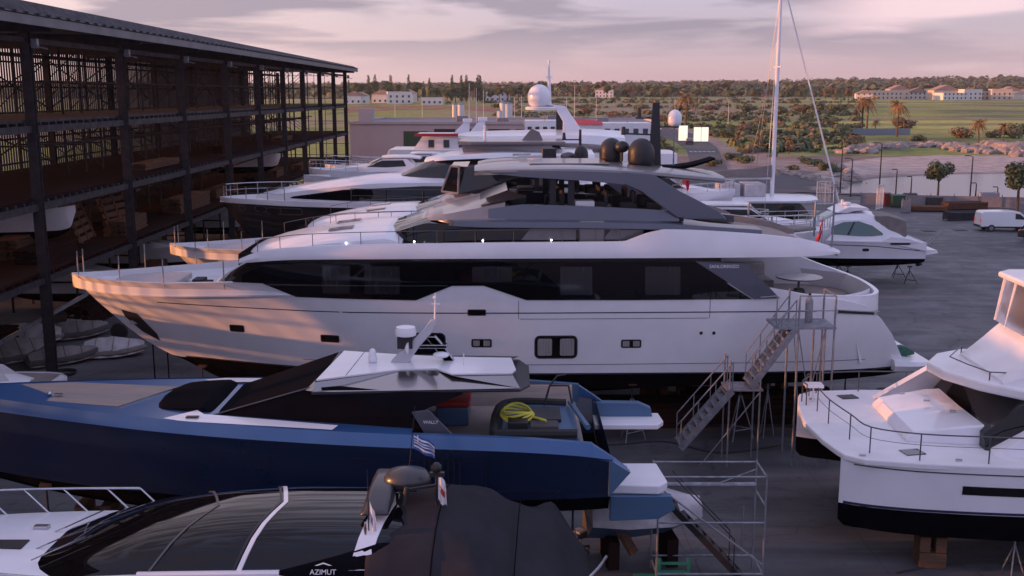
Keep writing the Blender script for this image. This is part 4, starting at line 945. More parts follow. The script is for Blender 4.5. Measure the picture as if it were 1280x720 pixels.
# dark aft panel with the name, grey cover
pn = panel(GA.y, [(9.75, 4.03), (10.6, 4.22), (11.5, 4.42), (12.1, 4.45)], [(9.75, 3.99), (10.6, 3.8), (11.5, 3.7), (12.1, 3.6)], -1, .045, 5, 5, .05).build('quarter_panel', 'canvas_black', az)
bpy.context.view_layer.update()
mt = Matrix.Translation((10.6, -GA.y(10.6, 4.05)-.10, 4.05)) @ Matrix.Rotation(math.radians(68), 4, 'X')
text_mesh('AZIMUT', .13, 'gelcoat', pn, mt)
mt2 = Matrix.Translation((10.6, -GA.y(10.6, 4.14)-.10, 4.155)) @ Matrix.Rotation(math.radians(68), 4, 'X')
lg = MB(); lg.prism([(-.16, 0), (0, .055), (.16, 0), (.10, 0), (0, .03), (-.10, 0)], -.002, .002, 'z').xf(mt2).build('emblem', 'gelcoat', pn, smooth=False)
cst = [(11.35, 1.86, 3.7, .84), (11.8, 1.95, 3.65, 1.0), (12.6, 2.0, 3.6, 1.12), (13.2, 2.2, 3.55, 1.12), (13.8, 2.38, 3.5, .86), (14.4, 2.4, 3.45, .5), (15.1, 2.62, 3.38, .36), (15.6, 2.75, 2.5, .25)]
CV = Loft([(x, [(b+.12, 3.15 if x < 13.5 else 2.3), (b+.05, z+h*.25), (b*.88, z+h*.62), (b*.6, z+h*.88), (b*.3, z+h*.97), (0, z+h)]) for x, b, z, h in cst], 40)
cv = CV.mesh(0, 5)
vv = []
for x, y, z in cv.v:   # cloth sag and folds towards the stern
    k = max(0, min(1, (x-13.2)/1.6)); s_ = math.sin(y*6.5+x*1.5)*.05*k+noise.noise(Vector((x*1.8, y*1.8, z)))*.05
    vv.append((x+.25*k*math.sin(z*1.2), y*(1+.05*k*math.sin(x*8)), z+s_))
cv.v = vv; cvo = cv.build('aft_cover', 'canvas_grey', az, ang=80)
for xs in (12.5, 14.1):
    R = CV.ring(xs); pt = [(xs+.03*j, -(y+.012), z+.012) for j, (y, z) in enumerate(R)]+[(xs+.03*(10-j), (y+.012), z+.012) for j, (y, z) in reversed(list(enumerate(R[:-1])))]
    k = max(0, min(1, (xs-13.2)/1.6)); pt = [(x+.25*k*math.sin(z*1.2), y*(1+.05*k*math.sin(x*8)), z+math.sin(y*6.5+x*1.5)*.05*k+noise.noise(Vector((x*1.8, y*1.8, z)))*.05) for x, y, z in pt]
    MB().tube(pt, .012, 5).build('seam', 'canvas_black', cvo)
MB().tube(smoothpl([(14.2, -2.1, 3.5), (15.0, -1.5, 3.45), (15.6, -.4, 3.4), (15.9, .4, 3.35)], 5), .03, 6).build('stern_rail', 'steel', az)
RD = mat('radar_grey', (.04, .038, .042), .4, coat=.3)
# radar arch, antennas
MB().rings([[(x-.22, y, z), (x-.1, y, z+h), (x+.3, y, z+h), (x+.35, y, z)] for x, y, z, h in ((11.35, -.9, 4.75, .1), (11.4, -.4, 4.85, .25), (11.4, .7, 4.85, .25), (11.35, 1.2, 4.75, .1))], True, True).build('radar_arch', RD, az, bevel=.04)
MB().lathe([(.3, 0), (.36, .04), (.37, .14), (.3, .28), (.1, .34), (.002, .35)], (11.95, .15, 4.98), 20, sx=1.25).build('radar', RD, az, ang=60)
MB().bb(11.75, 12.15, -.05, .35, 4.9, 5.13).build('radar_bracket', 'black_plastic', az)
MB().cyl((11.95, -.5, 4.8), (12.0, -.45, 5.15), .05).ball((12.55, -.2, 5.45), .11, 8, 6).beam((12.0, -.45, 5.1), (12.55, -.2, 5.1), .05).cyl((12.55, -.2, 4.7), (12.55, -.2, 5.4), .03).bb(12.42, 12.7, -.25, -.15, 5.28, 5.36).build('light_mast', 'black_plastic', az)
for x, y, z0, z1, t in ((11.35, -1.1, 4.55, 5.75, 0), (11.9, .9, 4.9, 6.35, .15)): MB().cyl((x, y, z0), (x+t, y, z1), .014, .008, 6).build('whip_antenna', 'line_black', az)
MB().lathe([(.05, 0), (.02, .1), (.035, .2), (.015, .32)], (11.3, -1.2, 4.45), 10).build('light_base', 'steel', az)
pts = [(x, y, z) for x, y, z in ((1.2, 1.0, 3.78), (3, 1.65, 3.72), (4.6, 1.95, 3.66), (6.2, 2.12, 3.6))]
for s in (-1, 1):
    q = MB(); tp = smoothpl([(x-.25, s*(y+.02), z+.52) for x, y, z in pts], 4); q.tube(tp, .025, 6)
    for x, y, z in smoothpl(pts, 2): q.tube([(x+.3, s*(y-.05), z), (x-.25, s*(y+.02), z+.52)], .018, 6)
    q.build('bow_rail', 'steel', az)
MB().bb(3.6, 4.5, -.35, .05, 3.84, 3.88).build('deck_hatch_handle', 'black_plastic', az, bevel=.015)
MB().bb(4.3, 4.6, .6, .75, 3.78, 3.9).build('cleat', 'steel', az, bevel=.01)
for x in (3, 7, 11): blocks(FA, x, 0, .84, 'stack of timber blocks under the keel of the foreground coupe boat', 'keel blocks under the coupe boat')
for x in (4, 9, 13.5): shore(FA, x, 1.3, 1.05, label='grey steel boat stand under the foreground coupe boat', group='boat stands under the coupe boat')
gr = [(0, 1, 0, 1, 'flag_blue')]+[(0, 1, k/9+.012, k/9+.1, 'flag_white') for k in (1, 3, 5, 7)]+[(.16, .22, .5, .98, 'flag_white')]
flag('hanging_flag', tuple(FA.W(12.0, .9, 5.45)), 0, .55, .34, gr, 'small blue and white striped flag at the radar of the coupe boat', droop=.45)
flag('hanging_flag', tuple(FA.W(12.55, -.2, 4.85)), -.3, .42, .6, [(0, 1, 0, 1, 'flag_white'), (.35, .75, .42, .68, 'flag_red')], 'limp white flag with a red disc hanging from the coupe boat mast', droop=1.0)
flag('hanging_flag', tuple(FA.W(11.36, -1.1, 4.72)), -.2, .3, .42, [(0, 1, 0, 1, 'flag_white'), (.1, .5, .1, .6, 'flag_blue')], 'small limp pale flag on the near antenna of the coupe boat', droop=1.1)
# ------------------------------------------------------------------ catamaran at the right
FC = Frame(8.95, 29.2, -3.5)
ct = thing('catamaran', 'white power catamaran with black antifouling at the right edge, bow railing facing left', 'catamaran', (FC.o.x, FC.o.y, 0), FC.r)
for s in (-1, 1):
    bx = [0, .15, .8, 2, 4, 7, 11, 12.5]; hw_ = [.02, .10, .34, .56, .72, .8, .78, .7]
    Hc = Loft([(x, [(0, k), (w_*.85, k+.1), (w_*.98, 1.7), (w_*1.0, 1.72), (w_+.10*min(1, x/2), 2.95), (w_+.12*min(1, x/2), 3.05)]) for x, w_, k in zip(bx, hw_, [1.25, 1.08, .98, .93, .9, .88, .9, 1.0])], 30)
    M = Matrix.Translation((0, s*2.75, 0))
    Hc.mesh(3, 5).xf(M).build('hull', 'gelcoat', ct)
    Hc.mesh(0, 2).xf(M).build('underbody', 'antifoul', ct)
    f = lambda x, z, H=Hc, s=s: H.y(x, z)+2.75
    strip(f, [(.1, 1.76), (12.3, 1.80)], .07, s, .01, .03, n=24).build('boot_stripe', 'antifoul_blue', ct)
    strip(f, [(.3, 2.86), (12.3, 2.86)], .03, s, .02, .03, n=24).build('rub_rail', 'rail_dark', ct)
    panel(f, [(2.95, 2.52), (9.8, 2.50)], [(2.95, 2.28), (9.8, 2.26)], s, .015, 12, 2, .03).build('hull_window', 'glass_dark', ct)
dp = [(0.05, -2.85), (-.08, -2.4), (-.25, -1.6), (-.42, 0), (-.25, 1.6), (-.08, 2.4), (.05, 2.85), (.5, 3.22), (2, 3.46), (5, 3.58), (12.5, 3.55), (12.5, -3.55), (5, -3.58), (2, -3.46), (.5, -3.22)]
MB().prism(dp, 2.93, 3.1, 'z').build('foredeck', 'gelcoat_matt', ct, smooth=False, bevel=.04)
MB().rings([[(.25+x, -2.1, z), (.25+x, 2.1, z)] for x, z in ((.0, 3.0), (.25, 2.3), (1.6, 1.95), (12, 1.95))], False).build('bridge_deck', 'gelcoat', ct)
bxm = MB(); bxm.rings([[(x, -y, 3.08), (x, -y*.97, z), (x, y*.97, z), (x, y, 3.08)] for x, y, z in ((2.0, 1.7, 3.2), (2.2, 1.75, 3.38), (3.6, 1.9, 3.62), (4.5, 1.9, 3.68))], True, True); bxm.build('deck_lounge', 'gelcoat', ct, bevel=.05)
for x, y in ((1.5, 2.55), (1.9, -2.6)): MB().box((x, y, 3.115), (.55, .42, .02), .25).build('deck_hatch', 'glass_tint', ct)
for x, y in ((.3, 2.2), (.5, -2.95), (2.9, -3.2), (3.6, -.6), (3.2, .4), (2.7, 1.1)): MB().box((x, y, 3.13 if x < 3 and abs(y) > 2 else 3.67), (.16, .06, .05)).build('deck_fitting', 'steel', ct)
ss = Loft([(3.9, [(2.3, 3.1), (2.25, 3.3), (2.1, 3.5), (0, 3.55)]), (5.0, [(2.55, 3.1), (2.5, 3.8), (2.4, 4.5), (0, 4.6)]), (7, [(2.7, 3.1), (2.65, 3.9), (2.55, 4.7), (0, 4.8)]), (12, [(2.7, 3.1), (2.65, 3.9), (2.55, 4.7), (0, 4.8)])], 20)
ss.mesh(0, 3).build('saloon', 'glass_dark', ct)
for s in (-1, 1):   # white wedge mouldings either side
    MB().rings([[(x, s*2.5, 3.09), (x, s*2.3, z), (x, s*2.75, z-.05), (x, s*3.0, 3.09)] for x, z in ((2.3 if s > 0 else 4.0, 3.14), (4.2 if s > 0 else 5.6, 4.35), (5.2 if s > 0 else 7, 4.75), (12, 4.7))], True, True).build('side_moulding', 'gelcoat', ct, bevel=.03)
br_ = [(3.25, .8), (3.9, 1.9), (4.8, 2.5), (12.2, 2.9), (12.2, -2.9), (6.2, -2.75), (5.0, -2.35), (4.0, -1.3), (3.4, -.2)]
MB().prism(br_, 4.45, 4.75, 'z').build('flybridge_deck', 'gelcoat', ct, smooth=False, bevel=.07)
fs_ = Loft([(4.5, [(1.7, 4.7), (1.65, 4.78), (1.5, 4.82), (0, 4.85)]), (5.2, [(1.95, 4.7), (1.9, 5.1), (1.7, 5.35), (0, 5.4)]), (5.9, [(2.1, 4.7), (2.05, 5.4), (1.85, 5.85), (0, 5.9)]), (6.6, [(2.2, 4.7), (2.15, 5.5), (1.95, 5.9), (1.6, 5.92)]), (10.5, [(2.3, 4.7), (2.25, 5.5), (2.1, 5.8), (1.9, 5.8)])], 20)
fs_.mesh(0, 3, caps=True).build('flybridge_fairing', 'gelcoat', ct)
MB().bb(5.8, 6.4, .3, 1.3, 5.6, 5.95).ball((6.2, .8, 5.95), .4, 12, 8, (1, 1, .6)).build('helm_seat', 'gelcoat', ct, bevel=.1)
vn = mat('vinyl_clear', (.75, .72, .72), .12, trans=.85, spec=.5, bump=.2, bscale=3)
MB().rings([[(5.55, 1.9, 5.8), (5.75, 1.9, 7.1)], [(5.4, .8, 5.85), (5.62, .8, 7.15)], [(5.4, -.8, 5.85), (5.62, -.8, 7.15)], [(5.55, -1.9, 5.8), (5.75, -1.9, 7.1)]], False).build('clear_curtain', 'vinyl_clear', ct)
for y in (1.9, 1.35, .8, -.8, -1.9): MB().cyl((5.42 if abs(y) < 1 else 5.55, y, 5.8), (5.62 if abs(y) < 1 else 5.75, y, 7.15), .035, n=8).build('top_post', 'gelcoat', ct)
MB().prism([(5.45, -1.7), (5.45, 1.7), (5.9, 2.15), (10.5, 2.2), (10.5, -2.2), (5.9, -2.15)], 7.15, 7.32, 'z').build('hard_top', 'gelcoat', ct, smooth=False, bevel=.06)
MB().tube([(4.3, -1.2, 4.98), (4.0, -.4, 4.98), (3.8, .5, 4.98), (4.6, 1.8, 5.0)], .018, 6).tube([(4.3, -1.2, 4.98), (7, -1.6, 5.0)], .018, 6).tube([(4.3, -1.2, 4.75), (4.3, -1.2, 4.98)], .018, 6).tube([(5.4, -1.35, 4.75), (5.4, -1.35, 4.98)], .018, 6).tube([(4.6, 1.8, 4.75), (4.6, 1.8, 5.0)], .018, 6).build('brow_rail', 'rail_dark', ct)
# deck rail: far side, across the bow, near side
rl = MB(); base = [(6, 3.3), (3.5, 3.3), (2.0, 3.25), (.6, 2.95), (.25, 2.75)]
def railrun(b, hh=.66, r=.02):
    q = MB(); t = smoothpl([(x, y, 3.1+hh) for x, y in b], 4); q.tube(t, r, 6); q.tube([p-Vector((0, 0, .3)) for p in t], .008, 5)
    for x, y in b: q.tube([(x, y, 3.08), (x, y, 3.1+hh)], r*.9, 6)
    q.build('deck_rail', 'rail_dark', ct)
railrun(base); railrun([(.3, 2.6), (-.05, 2.0), (.0, 1.6)], .66)
railrun([(.2, 1.0), (.25, -.2), (.5, -1.6), (.75, -2.7), (1.9, -3.2), (3.6, -3.35), (5.2, -3.42), (7.2, -3.42)], .72)
MB().box((.3, 2.05, 3.62), (.55, .42, .09)).cyl((.3, 2.05, 3.1), (.3, 2.05, 3.6), .03).build('pulpit_seat', 'gelcoat', ct, bevel=.03)
for x, y in ((2.5, -2.75), (7, -2.75), (2.5, 2.75), (7, 2.75)): blocks(FC, x, y, .88, 'stack of timber blocks under a hull of the catamaran at the right', 'keel blocks under the catamaran', .7)
# ------------------------------------------------------------------ sister yacht behind (same build, a little smaller)
p_ = P(212, 300, 47.0)
def clone_big(src, loc, rz, sc, label):
    c = copy_tree(src); c.location = loc; c.rotation_euler.z = rz; c.scale = (sc, sc, sc); c['label'] = label; return c
# only what belongs to the common model is copied: the domes and masts differ
extra = [o for o in KIDS[main_yacht.name] if o.name.split('.')[0] in ('radome', 'mast', 'sensor', 'camera_ball', 'satellite_dome', 'dome_pole', 'stowed_tender_cover', 'ensign_staff')]
keep = KIDS[main_yacht.name]; KIDS[main_yacht.name] = [o for o in keep if o not in extra]
sis = clone_big(main_yacht, (p_.x, 47.0, .45), math.radians(0.5), .92, 'white motor yacht with orange lit bow moored second, right behind the central yacht')
KIDS[main_yacht.name] = keep
FS = Frame(p_.x, 47.0, .5, .92, .45)
x, z = FS.L(726, 207, 0); dome(sis, (x, -.2, 9.8), .34, .86, 'black_plastic')
MB().cyl((x, .6, 9.8), (x, .6, 11.4), .09, .06, 8).beam((x-.9, .6, 10.9), (x, .6, 10.9), .06).build('mast', 'black_plastic', sis)
MB().cyl((x-.8, .6, 10.9), (x-.8, .6, 11.25), .1, .06, 8).build('sensor', 'black_plastic', sis)
MB().bb(x-1.9, x-1.2, .1, .6, 9.9, 10.5).build('searchlight', 'black_plastic', sis, bevel=.05)
MB().ball((x-.6, .3, 10.1), .3, 10, 8, (1.3, 1, .7)).build('horn_cluster', 'rail_dark', sis)
wf = MB()   # enclosed forward wheelhouse screen peculiar to this yacht
wf.rings([[(x, -y, 8.55), (x+.45, -y*.95, 9.75), (x+.45, y*.95, 9.75), (x, y, 8.55)] for x, y in ((13.6, 1.6), (14.4, 2.1))], False)
wf.rings([[(14.4, s*2.1, 8.5), (19, s*2.3, 8.4), (19.2, s*2.25, 9.75), (14.8, s*2.0, 9.75)] for s in (-1, -1.02)], True, True)
wf.build('wheelhouse_screen', 'glass_tint', sis, smooth=False)
MB().tube([(13.6, -1.62, 8.55), (14.05, -1.55, 9.75)], .06).tube([(14.05, -1.55, 9.75), (14.45, -2.0, 9.75)], .06).tube([(14.45, -2.0, 9.75), (14.4, -2.14, 8.5)], .06).tube([(14.4, -2.14, 8.5), (13.6, -1.62, 8.55)], .06).build('screen_frame', 'taupe', sis)
# ------------------------------------------------------------------ dark-hulled yacht, third in the row
Y3 = 60.0; p_ = P(275, 246, Y3); FT = Frame(p_.x, Y3, 0)
ty_ = thing('motor_yacht', 'black hulled motor yacht with white coach roof, third in the row of bows', 'yacht', (p_.x, Y3, 0), 0)
t0 = FT.L(275, 246, 0)[1]
bx = [0, .8, 2.2, 4.2, 7, 11, 16, 22, 25]
bs = [.03, .85, 1.6, 2.25, 2.75, 3.0, 3.05, 3.0, 2.7]
sz = [t0, t0+.02, t0+.02, t0-.02, t0-.05, t0-.1, t0-.15, t0-.3, t0-.5]
wb = [.015, .05, .35, .95, 1.7, 2.4, 2.7, 2.7, 2.5]
kk = [t0-.15, t0-1.3, t0-2.7, t0-3.9, t0-5, 1.2, 1.0, 1.2, 1.5]
H3 = Loft([(x, [(0, k), (w_*.9, k+max(.02, 2.9-k)*.5), (w_, max(2.9, k+.04)), (w_+(b-w_)*.5, max(2.9, k+.04)*.45+z*.55), (b, z-.28), (b, z)]) for x, b, z, w_, k in zip(bx, bs, sz, wb, kk)], 40)
h3 = H3.mesh(2, 4).build('hull', mat('black_hull', (.012, .012, .015), .12, coat=.8), ty_); H3.mesh(0, 2).build('underbody', 'antifoul', ty_)
H3.mesh(4, 5).build('toe_rail', 'gelcoat', ty_); H3.deck(5, 0, 25, -.02, .0).build('deck', 'deck_white', ty_)
for side in (-1, 1):
    for u, w_ in ((297, .35), (324, .65), (345, 1.2), (365, 1.25)):
        x, z = FT.L(u, 264 if u > 330 else 262, -2.0); window(H3.y, x, z, w_, .3, h3, .5, frame=.06, fm='steel', gm='glass_tint', side=side)
c3 = Loft([(2.2, [(.6, t0-.05), (.55, t0+.05), (.4, t0+.12), (0, t0+.15)]), (4, [(1.7, t0-.1), (1.6, t0+.35), (1.3, t0+.5), (0, t0+.6)]), (7, [(2.4, t0-.1), (2.3, t0+.75), (1.9, t0+.95), (0, t0+1.05)]), (10, [(2.7, t0-.15), (2.6, t0+1.0), (2.2, t0+1.25), (0, t0+1.35)]), (18, [(2.8, t0-.2), (2.7, t0+1.05), (2.3, t0+1.2), (0, t0+1.3)]), (22, [(2.7, t0-.3), (2.6, t0+.9), (2.3, t0+1.0), (0, t0+1.1)])], 24)
c3.mesh(0, 3).build('coach_roof', 'gelcoat', ty_)
for side in (-1, 1):
    panel(c3.y, [(4.6, t0+.20), (7.5, t0+.62), (12, t0+.85), (21, t0+.8)], [(4.4, t0+.1), (7.5, t0+.02), (12, t0), (21, t0)], side, .03, 6, 3, .05).build('side_window', 'glass_dark', ty_)
a, b_ = FT.L(498, 231, -1)[0], FT.L(600, 231, -1)[0]
s3 = Loft([(a, [(1.2, t0+1.15), (1.1, t0+1.2), (.8, t0+1.25), (0, t0+1.28)]), (a+1.6, [(2.1, t0+1.1), (1.9, t0+1.75), (1.4, t0+2.05), (0, t0+2.1)]), (a+3, [(2.35, t0+1.1), (2.2, t0+2.0), (1.7, t0+2.4), (0, t0+2.45)]), (b_+5, [(2.4, t0+1.05), (2.25, t0+2.0), (1.9, t0+2.35), (0, t0+2.4)])], 14)
s3.mesh(0, 3).build('wheelhouse', 'glass_tint', ty_)
r3 = Loft([(a+1.5, [(.8, t0+2.02), (1.1, t0+2.06), (1.0, t0+2.16), (0, t0+2.26)]), (a+3, [(1.9, t0+2.2), (2.2, t0+2.25), (2.0, t0+2.45), (0, t0+2.62)]), (a+6, [(2.1, t0+2.3), (2.4, t0+2.36), (2.2, t0+2.65), (0, t0+2.8)]), (a+11, [(2.1, t0+2.3), (2.4, t0+2.34), (2.2, t0+2.55), (0, t0+2.7)])], 14)
r3.mesh(0, 3).build('wheelhouse_roof', 'gelcoat', ty_)
MB().prism([(a+3.4, -1.2), (a+4.2, -2.0), (a+9.4, -2.0), (a+9.4, 2.0), (a+4.2, 2.0), (a+3.4, 1.2)], t0+3.05, t0+3.25, 'z').build('hard_top', 'taupe', ty_, smooth=False, bevel=.05)
for s in (-1, 1): MB().rings([[(a+3.7, s*1.2, t0+2.6), (a+3.6, s*1.2, t0+3.06), (a+8.6, s*1.9, t0+3.06), (a+8.9, s*2.0, t0+2.6)], [(a+3.7, s*1.16, t0+2.6), (a+3.6, s*1.16, t0+3.06), (a+8.6, s*1.86, t0+3.06), (a+8.9, s*1.96, t0+2.6)]], True, True).build('flybridge_screen', 'taupe', ty_)
MB().cyl((a+4.9, -.5, t0+3.25), (a+4.9, -.5, t0+4.1), .1, .07).build('antenna', 'gelcoat', ty_)
MB().prism([(a+7.0, t0+3.25), (a+7.55, t0+3.9), (a+8.0, t0+3.7), (a+8.2, t0+3.25)], -.15, .15).build('mast_fin', 'taupe', ty_)
pts = [(x, H3.ring(x)[5][0]-.08, H3.ring(x)[5][1]) for x in (.3, 1.2, 2.6, 4.2)]
for s in (-1, 1): rail([(x, s*y, z) for x, y, z in pts], 5, .7, .025, parent=ty_)
pts = [(x, H3.ring(x)[5][0]-.08, H3.ring(x)[5][1]+.02) for x in (8, 11, 14, 18, 21)]
rail([(x, -y, z) for x, y, z in pts], 7, .75, .025, parent=ty_, matn='rail_dark')
# ------------------------------------------------------------------ generic smaller vessels further off
def cruiser(F, L_, B_, zd, zw, label, cat='motor boat', hullm='gelcoat', house=(.3, .8, 1.2), glass='glass_dark', roof=True, flip=False, name='motor_cruiser', under='antifoul', rails=True, cover=None, group=None, zk=None):
    """bow at x=0, stern at x=L_; flip is done with the frame's heading"""
    o = thing(name, label, cat, (F.o.x, F.o.y, 0), F.r, group)
    zk = zk if zk is not None else zw-.9
    H = Loft([(x*L_, [(0, k), (w_*B_*.9, k+max(.02, zw-k)*.6), (w_*B_, max(zw, k+.03)), (b*B_*.93, zd-.35+dz), (b*B_, zd+dz)]) for x, b, w_, k, dz in
              ((0, .01, .005, zd-.15, .25), (.05, .2, .03, zd-.9, .22), (.15, .34, .12, max(zk, zw-.3), .16), (.35, .46, .33, zk+.1, .08), (.6, .5, .43, zk, 0), (.9, .49, .43, zk+.1, -.05), (1, .46, .42, zk+.2, -.1))], 26)
    h = H.mesh(2, 4).build('hull', hullm, o); H.mesh(0, 2).build('underbody', under, o); H.deck(4, None, None, -.06).build('deck', 'deck_white', o)
    cap = MB(); R = H.ring(L_); q = [(-y, z) for y, z in reversed(R[2:])]+[(y, z) for y, z in R[2:]]; cap.add([(L_+.01, y, z) for y, z in q], [tuple(range(len(q)))]); cap.build('transom', hullm, o)
    a, b, hh = house; a *= L_; b *= L_; w2 = B_*.38
    ca = Loft([(a*.35, [(w2*.3, zd), (w2*.28, zd+.12), (0, zd+.2)]), (a*.8, [(w2*.85, zd), (w2*.8, zd+.35), (0, zd+.48)]), (a, [(w2, zd), (w2*.95, zd+.45), (0, zd+.55)]), (a+1.1, [(w2, zd), (w2*.9, zd+hh*.9), (0, zd+hh*1.0)]), (b, [(w2, zd), (w2*.9, zd+hh*.95), (0, zd+hh*1.02)]), (b+.6, [(w2, zd), (w2*.95, zd+.4), (0, zd+.5)])], 22)
    ca.mesh(0, 2).build('cabin', 'gelcoat', o)
    for s in (-1, 1):
        panel(ca.y, [(a+.2, zd+.55), (a+1.0, zd+hh*.82), (b-.2, zd+hh*.84)], [(a-.1, zd+.38), (a+1.2, zd+.34), (b, zd+.42)], s, .02, 4, 2, .04).build('side_window', glass, o)
    wsx = [(a+.05, zd+.58), (a+.95, zd+hh*.97)]
    MB().rings([[(x-.06, -w2*.78*k, z), (x-.10, 0, z+.06), (x-.06, w2*.78*k, z)] for (x, z), k in zip(wsx, (1.0, .9))], False).build('windscreen', glass, o)
    if roof: MB().rings([[(x, -w2*k, zd+hh+dz), (x, -w2*k, zd+hh+dz+.1), (x, 0, zd+hh+dz+.2), (x, w2*k, zd+hh+dz+.1), (x, w2*k, zd+hh+dz)] for x, k, dz in ((a+.9, .7, -.06), (a+1.5, .95, 0), (b+.3, 1.0, 0), (b+1.0, .85, -.1))], True, True).build('roof', 'gelcoat', o)
    if cover: MB().rings([[(x, -w2*1.05, zd), (x, -w2, zd+h_), (x, 0, zd+h_+.12), (x, w2, zd+h_), (x, w2*1.05, zd)] for x, h_ in ((b, hh*.9), (b+1.2, hh*.8), (b+2.2, hh*.35))], True, True).build('cockpit_cover', cover, o)
    if rails:
        pts = [(x*L_, H.ring(x*L_)[4][0]-.05, H.ring(x*L_)[4][1]) for x in (.01, .06, .15, .3, .42)]
        for s in (-1, 1): rail([(x, s*y, z) for x, y, z in pts], 6, .55, .02, parent=o)
    return o, H
# white sport cruiser on stands at the right (bow to the left)
Yc = 70.5; pb = P(1158, 305, Yc); FR = Frame(pb.x-13.2, Yc, -2)
cr, HR = cruiser(FR, 12.4, 4.1, 2.95, 1.75, 'white sport cruiser on stands with green tinted glass and grey cockpit cover', house=(.33, .66, 1.75), glass='glass_green', cover='canvas_taupe', zk=.95, roof=False)
for nm in ('cabin', 'side_window', 'windscreen', 'cockpit_cover'):
    for ch in [c for c in KIDS[cr.name] if c.name.split('.')[0] == nm]: KIDS[cr.name].remove(ch); bpy.data.objects.remove(ch)
zd_ = 2.95
CS = Loft([(2.2, [(.3, zd_), (.28, zd_+.1), (.15, zd_+.14), (0, zd_+.16)]), (4.2, [(1.2, zd_), (1.15, zd_+.35), (.8, zd_+.5), (0, zd_+.55)]), (5.4, [(1.6, zd_), (1.5, zd_+.8), (1.1, zd_+1.02), (0, zd_+1.1)]), (6.9, [(1.75, zd_-.1), (1.6, zd_+1.35), (1.25, zd_+1.72), (0, zd_+1.85)]), (8.4, [(1.8, zd_-.1), (1.62, zd_+1.35), (1.3, zd_+1.75), (0, zd_+1.9)]), (9.6, [(1.82, zd_-.1), (1.68, zd_+.75), (1.4, zd_+1.35), (0, zd_+1.62)]), (10.8, [(1.85, zd_-.15), (1.75, zd_+.15), (1.6, zd_+.5), (0, zd_+.7)]), (11.8, [(1.8, zd_-.3), (1.75, zd_-.1), (1.6, zd_), (0, zd_+.05)])], 30)
CS.mesh(0, 3).build('cabin', 'gelcoat', cr)
for s in (-1, 1):
    panel(CS.y, [(5.9, zd_+.80), (6.9, zd_+1.22), (7.9, zd_+1.28), (8.8, zd_+1.0), (9.5, zd_+.5)], [(5.5, zd_+.45), (6.6, zd_+.38), (7.9, zd_+.30), (8.8, zd_+.3), (9.5, zd_+.38)], s, .02, 5, 4, .04).build('side_window', 'glass_green', cr)
    panel(CS.y, [(7.55, zd_+1.2), (7.68, zd_+1.25)], [(7.15, zd_+.38), (7.3, zd_+.38)], s, .03, 1, 3, .03).build('window_bar', 'line_black', cr)
MB().rings([[(x-.04, -w_, z+.02), (x-.08, 0, z+.1), (x-.04, w_, z+.02)] for x, z, w_ in ((4.9, zd_+.84, .75), (5.7, zd_+1.25, .95), (6.6, zd_+1.70, 1.05))], False).build('windscreen', 'glass_green', cr)
MB().rings([[(x, -w_, zd_-.15), (x, -w_*.93, zd_+h_), (x, 0, zd_+h_+.15), (x, w_*.93, zd_+h_), (x, w_, zd_-.15)] for x, w_, h_ in ((9.0, 1.6, 1.6), (9.9, 1.7, 1.62), (11.0, 1.72, 1.3), (11.15, 1.72, .2))], True, True).build('cockpit_cover', 'canvas_taupe', cr)
MB().rings([[(12.4, -1.7, 2.0), (13.3, -1.5, 2.1), (13.3, 1.5, 2.1), (12.4, 1.7, 2.0)], [(12.4, -1.7, 2.35), (13.2, -1.5, 2.3), (13.2, 1.5, 2.3), (12.4, 1.7, 2.35)]], True, True).build('bathing_platform', 'gelcoat', cr)
MB().prism([(9.3, 2.9), (10.0, 3.25), (11.2, 3.1), (12.3, 2.75), (12.4, 2.3)], -1.95, -1.75).build('quarter_wing', 'gelcoat', cr)
strip(HR.y, [(6, 2.7), (9, 2.6), (12, 2.3)], .05, off=.01).build('style_line', 'rail_dark', cr)
T, B = rrect(8.4, 2.35, .45, .2, .5, 3); panel(HR.y, T, B, -1, .02, 1, 2, .04).build('porthole', 'line_black', cr)
T, B = rrect(10.6, 2.78, 1.3, .13, .5, 3); panel(HR.y, T, B, -1, .04, 1, 2, .05).build('vent', 'line_black', cr)
MB().prism([(6.5, 4.75), (7.3, 5.15), (8.5, 5.1), (8.7, 4.95), (7.6, 4.85), (7.2, 4.72)], -1.3, 1.3).build('roof_spoiler', 'gelcoat', cr, bevel=.03)
MB().lathe([(.2, 0), (.3, .03), (.3, .16), (.2, .2), (.001, .2)], (7.5, 0, 5.15), 14).cyl((7.2, 0, 4.9), (7.2, 0, 5.5), .1).build('radar', 'gelcoat', cr)
MB().beam((12.5, -1.3, 2.5), (13.6, -1.3, 3.5), .12, .05).beam((12.5, -.9, 2.5), (13.6, -.9, 3.5), .12, .05).build('gangway', 'galv', cr)
MB().cyl((12.0, .3, 1.4), (12.7, .3, 1.15), .09).cyl((12.65, .3, 1.3), (12.75, .3, 1.0), .22).build('stern_drive', 'black_plastic', cr)
for x in (4, 7.5, 11.6):
    for y in (-1.2, 1.2): shore(FR, x, y, 1.15, label='dark boat stand under the white sport cruiser at the right', group='boat stands under the sport cruiser', m='steel_dark')
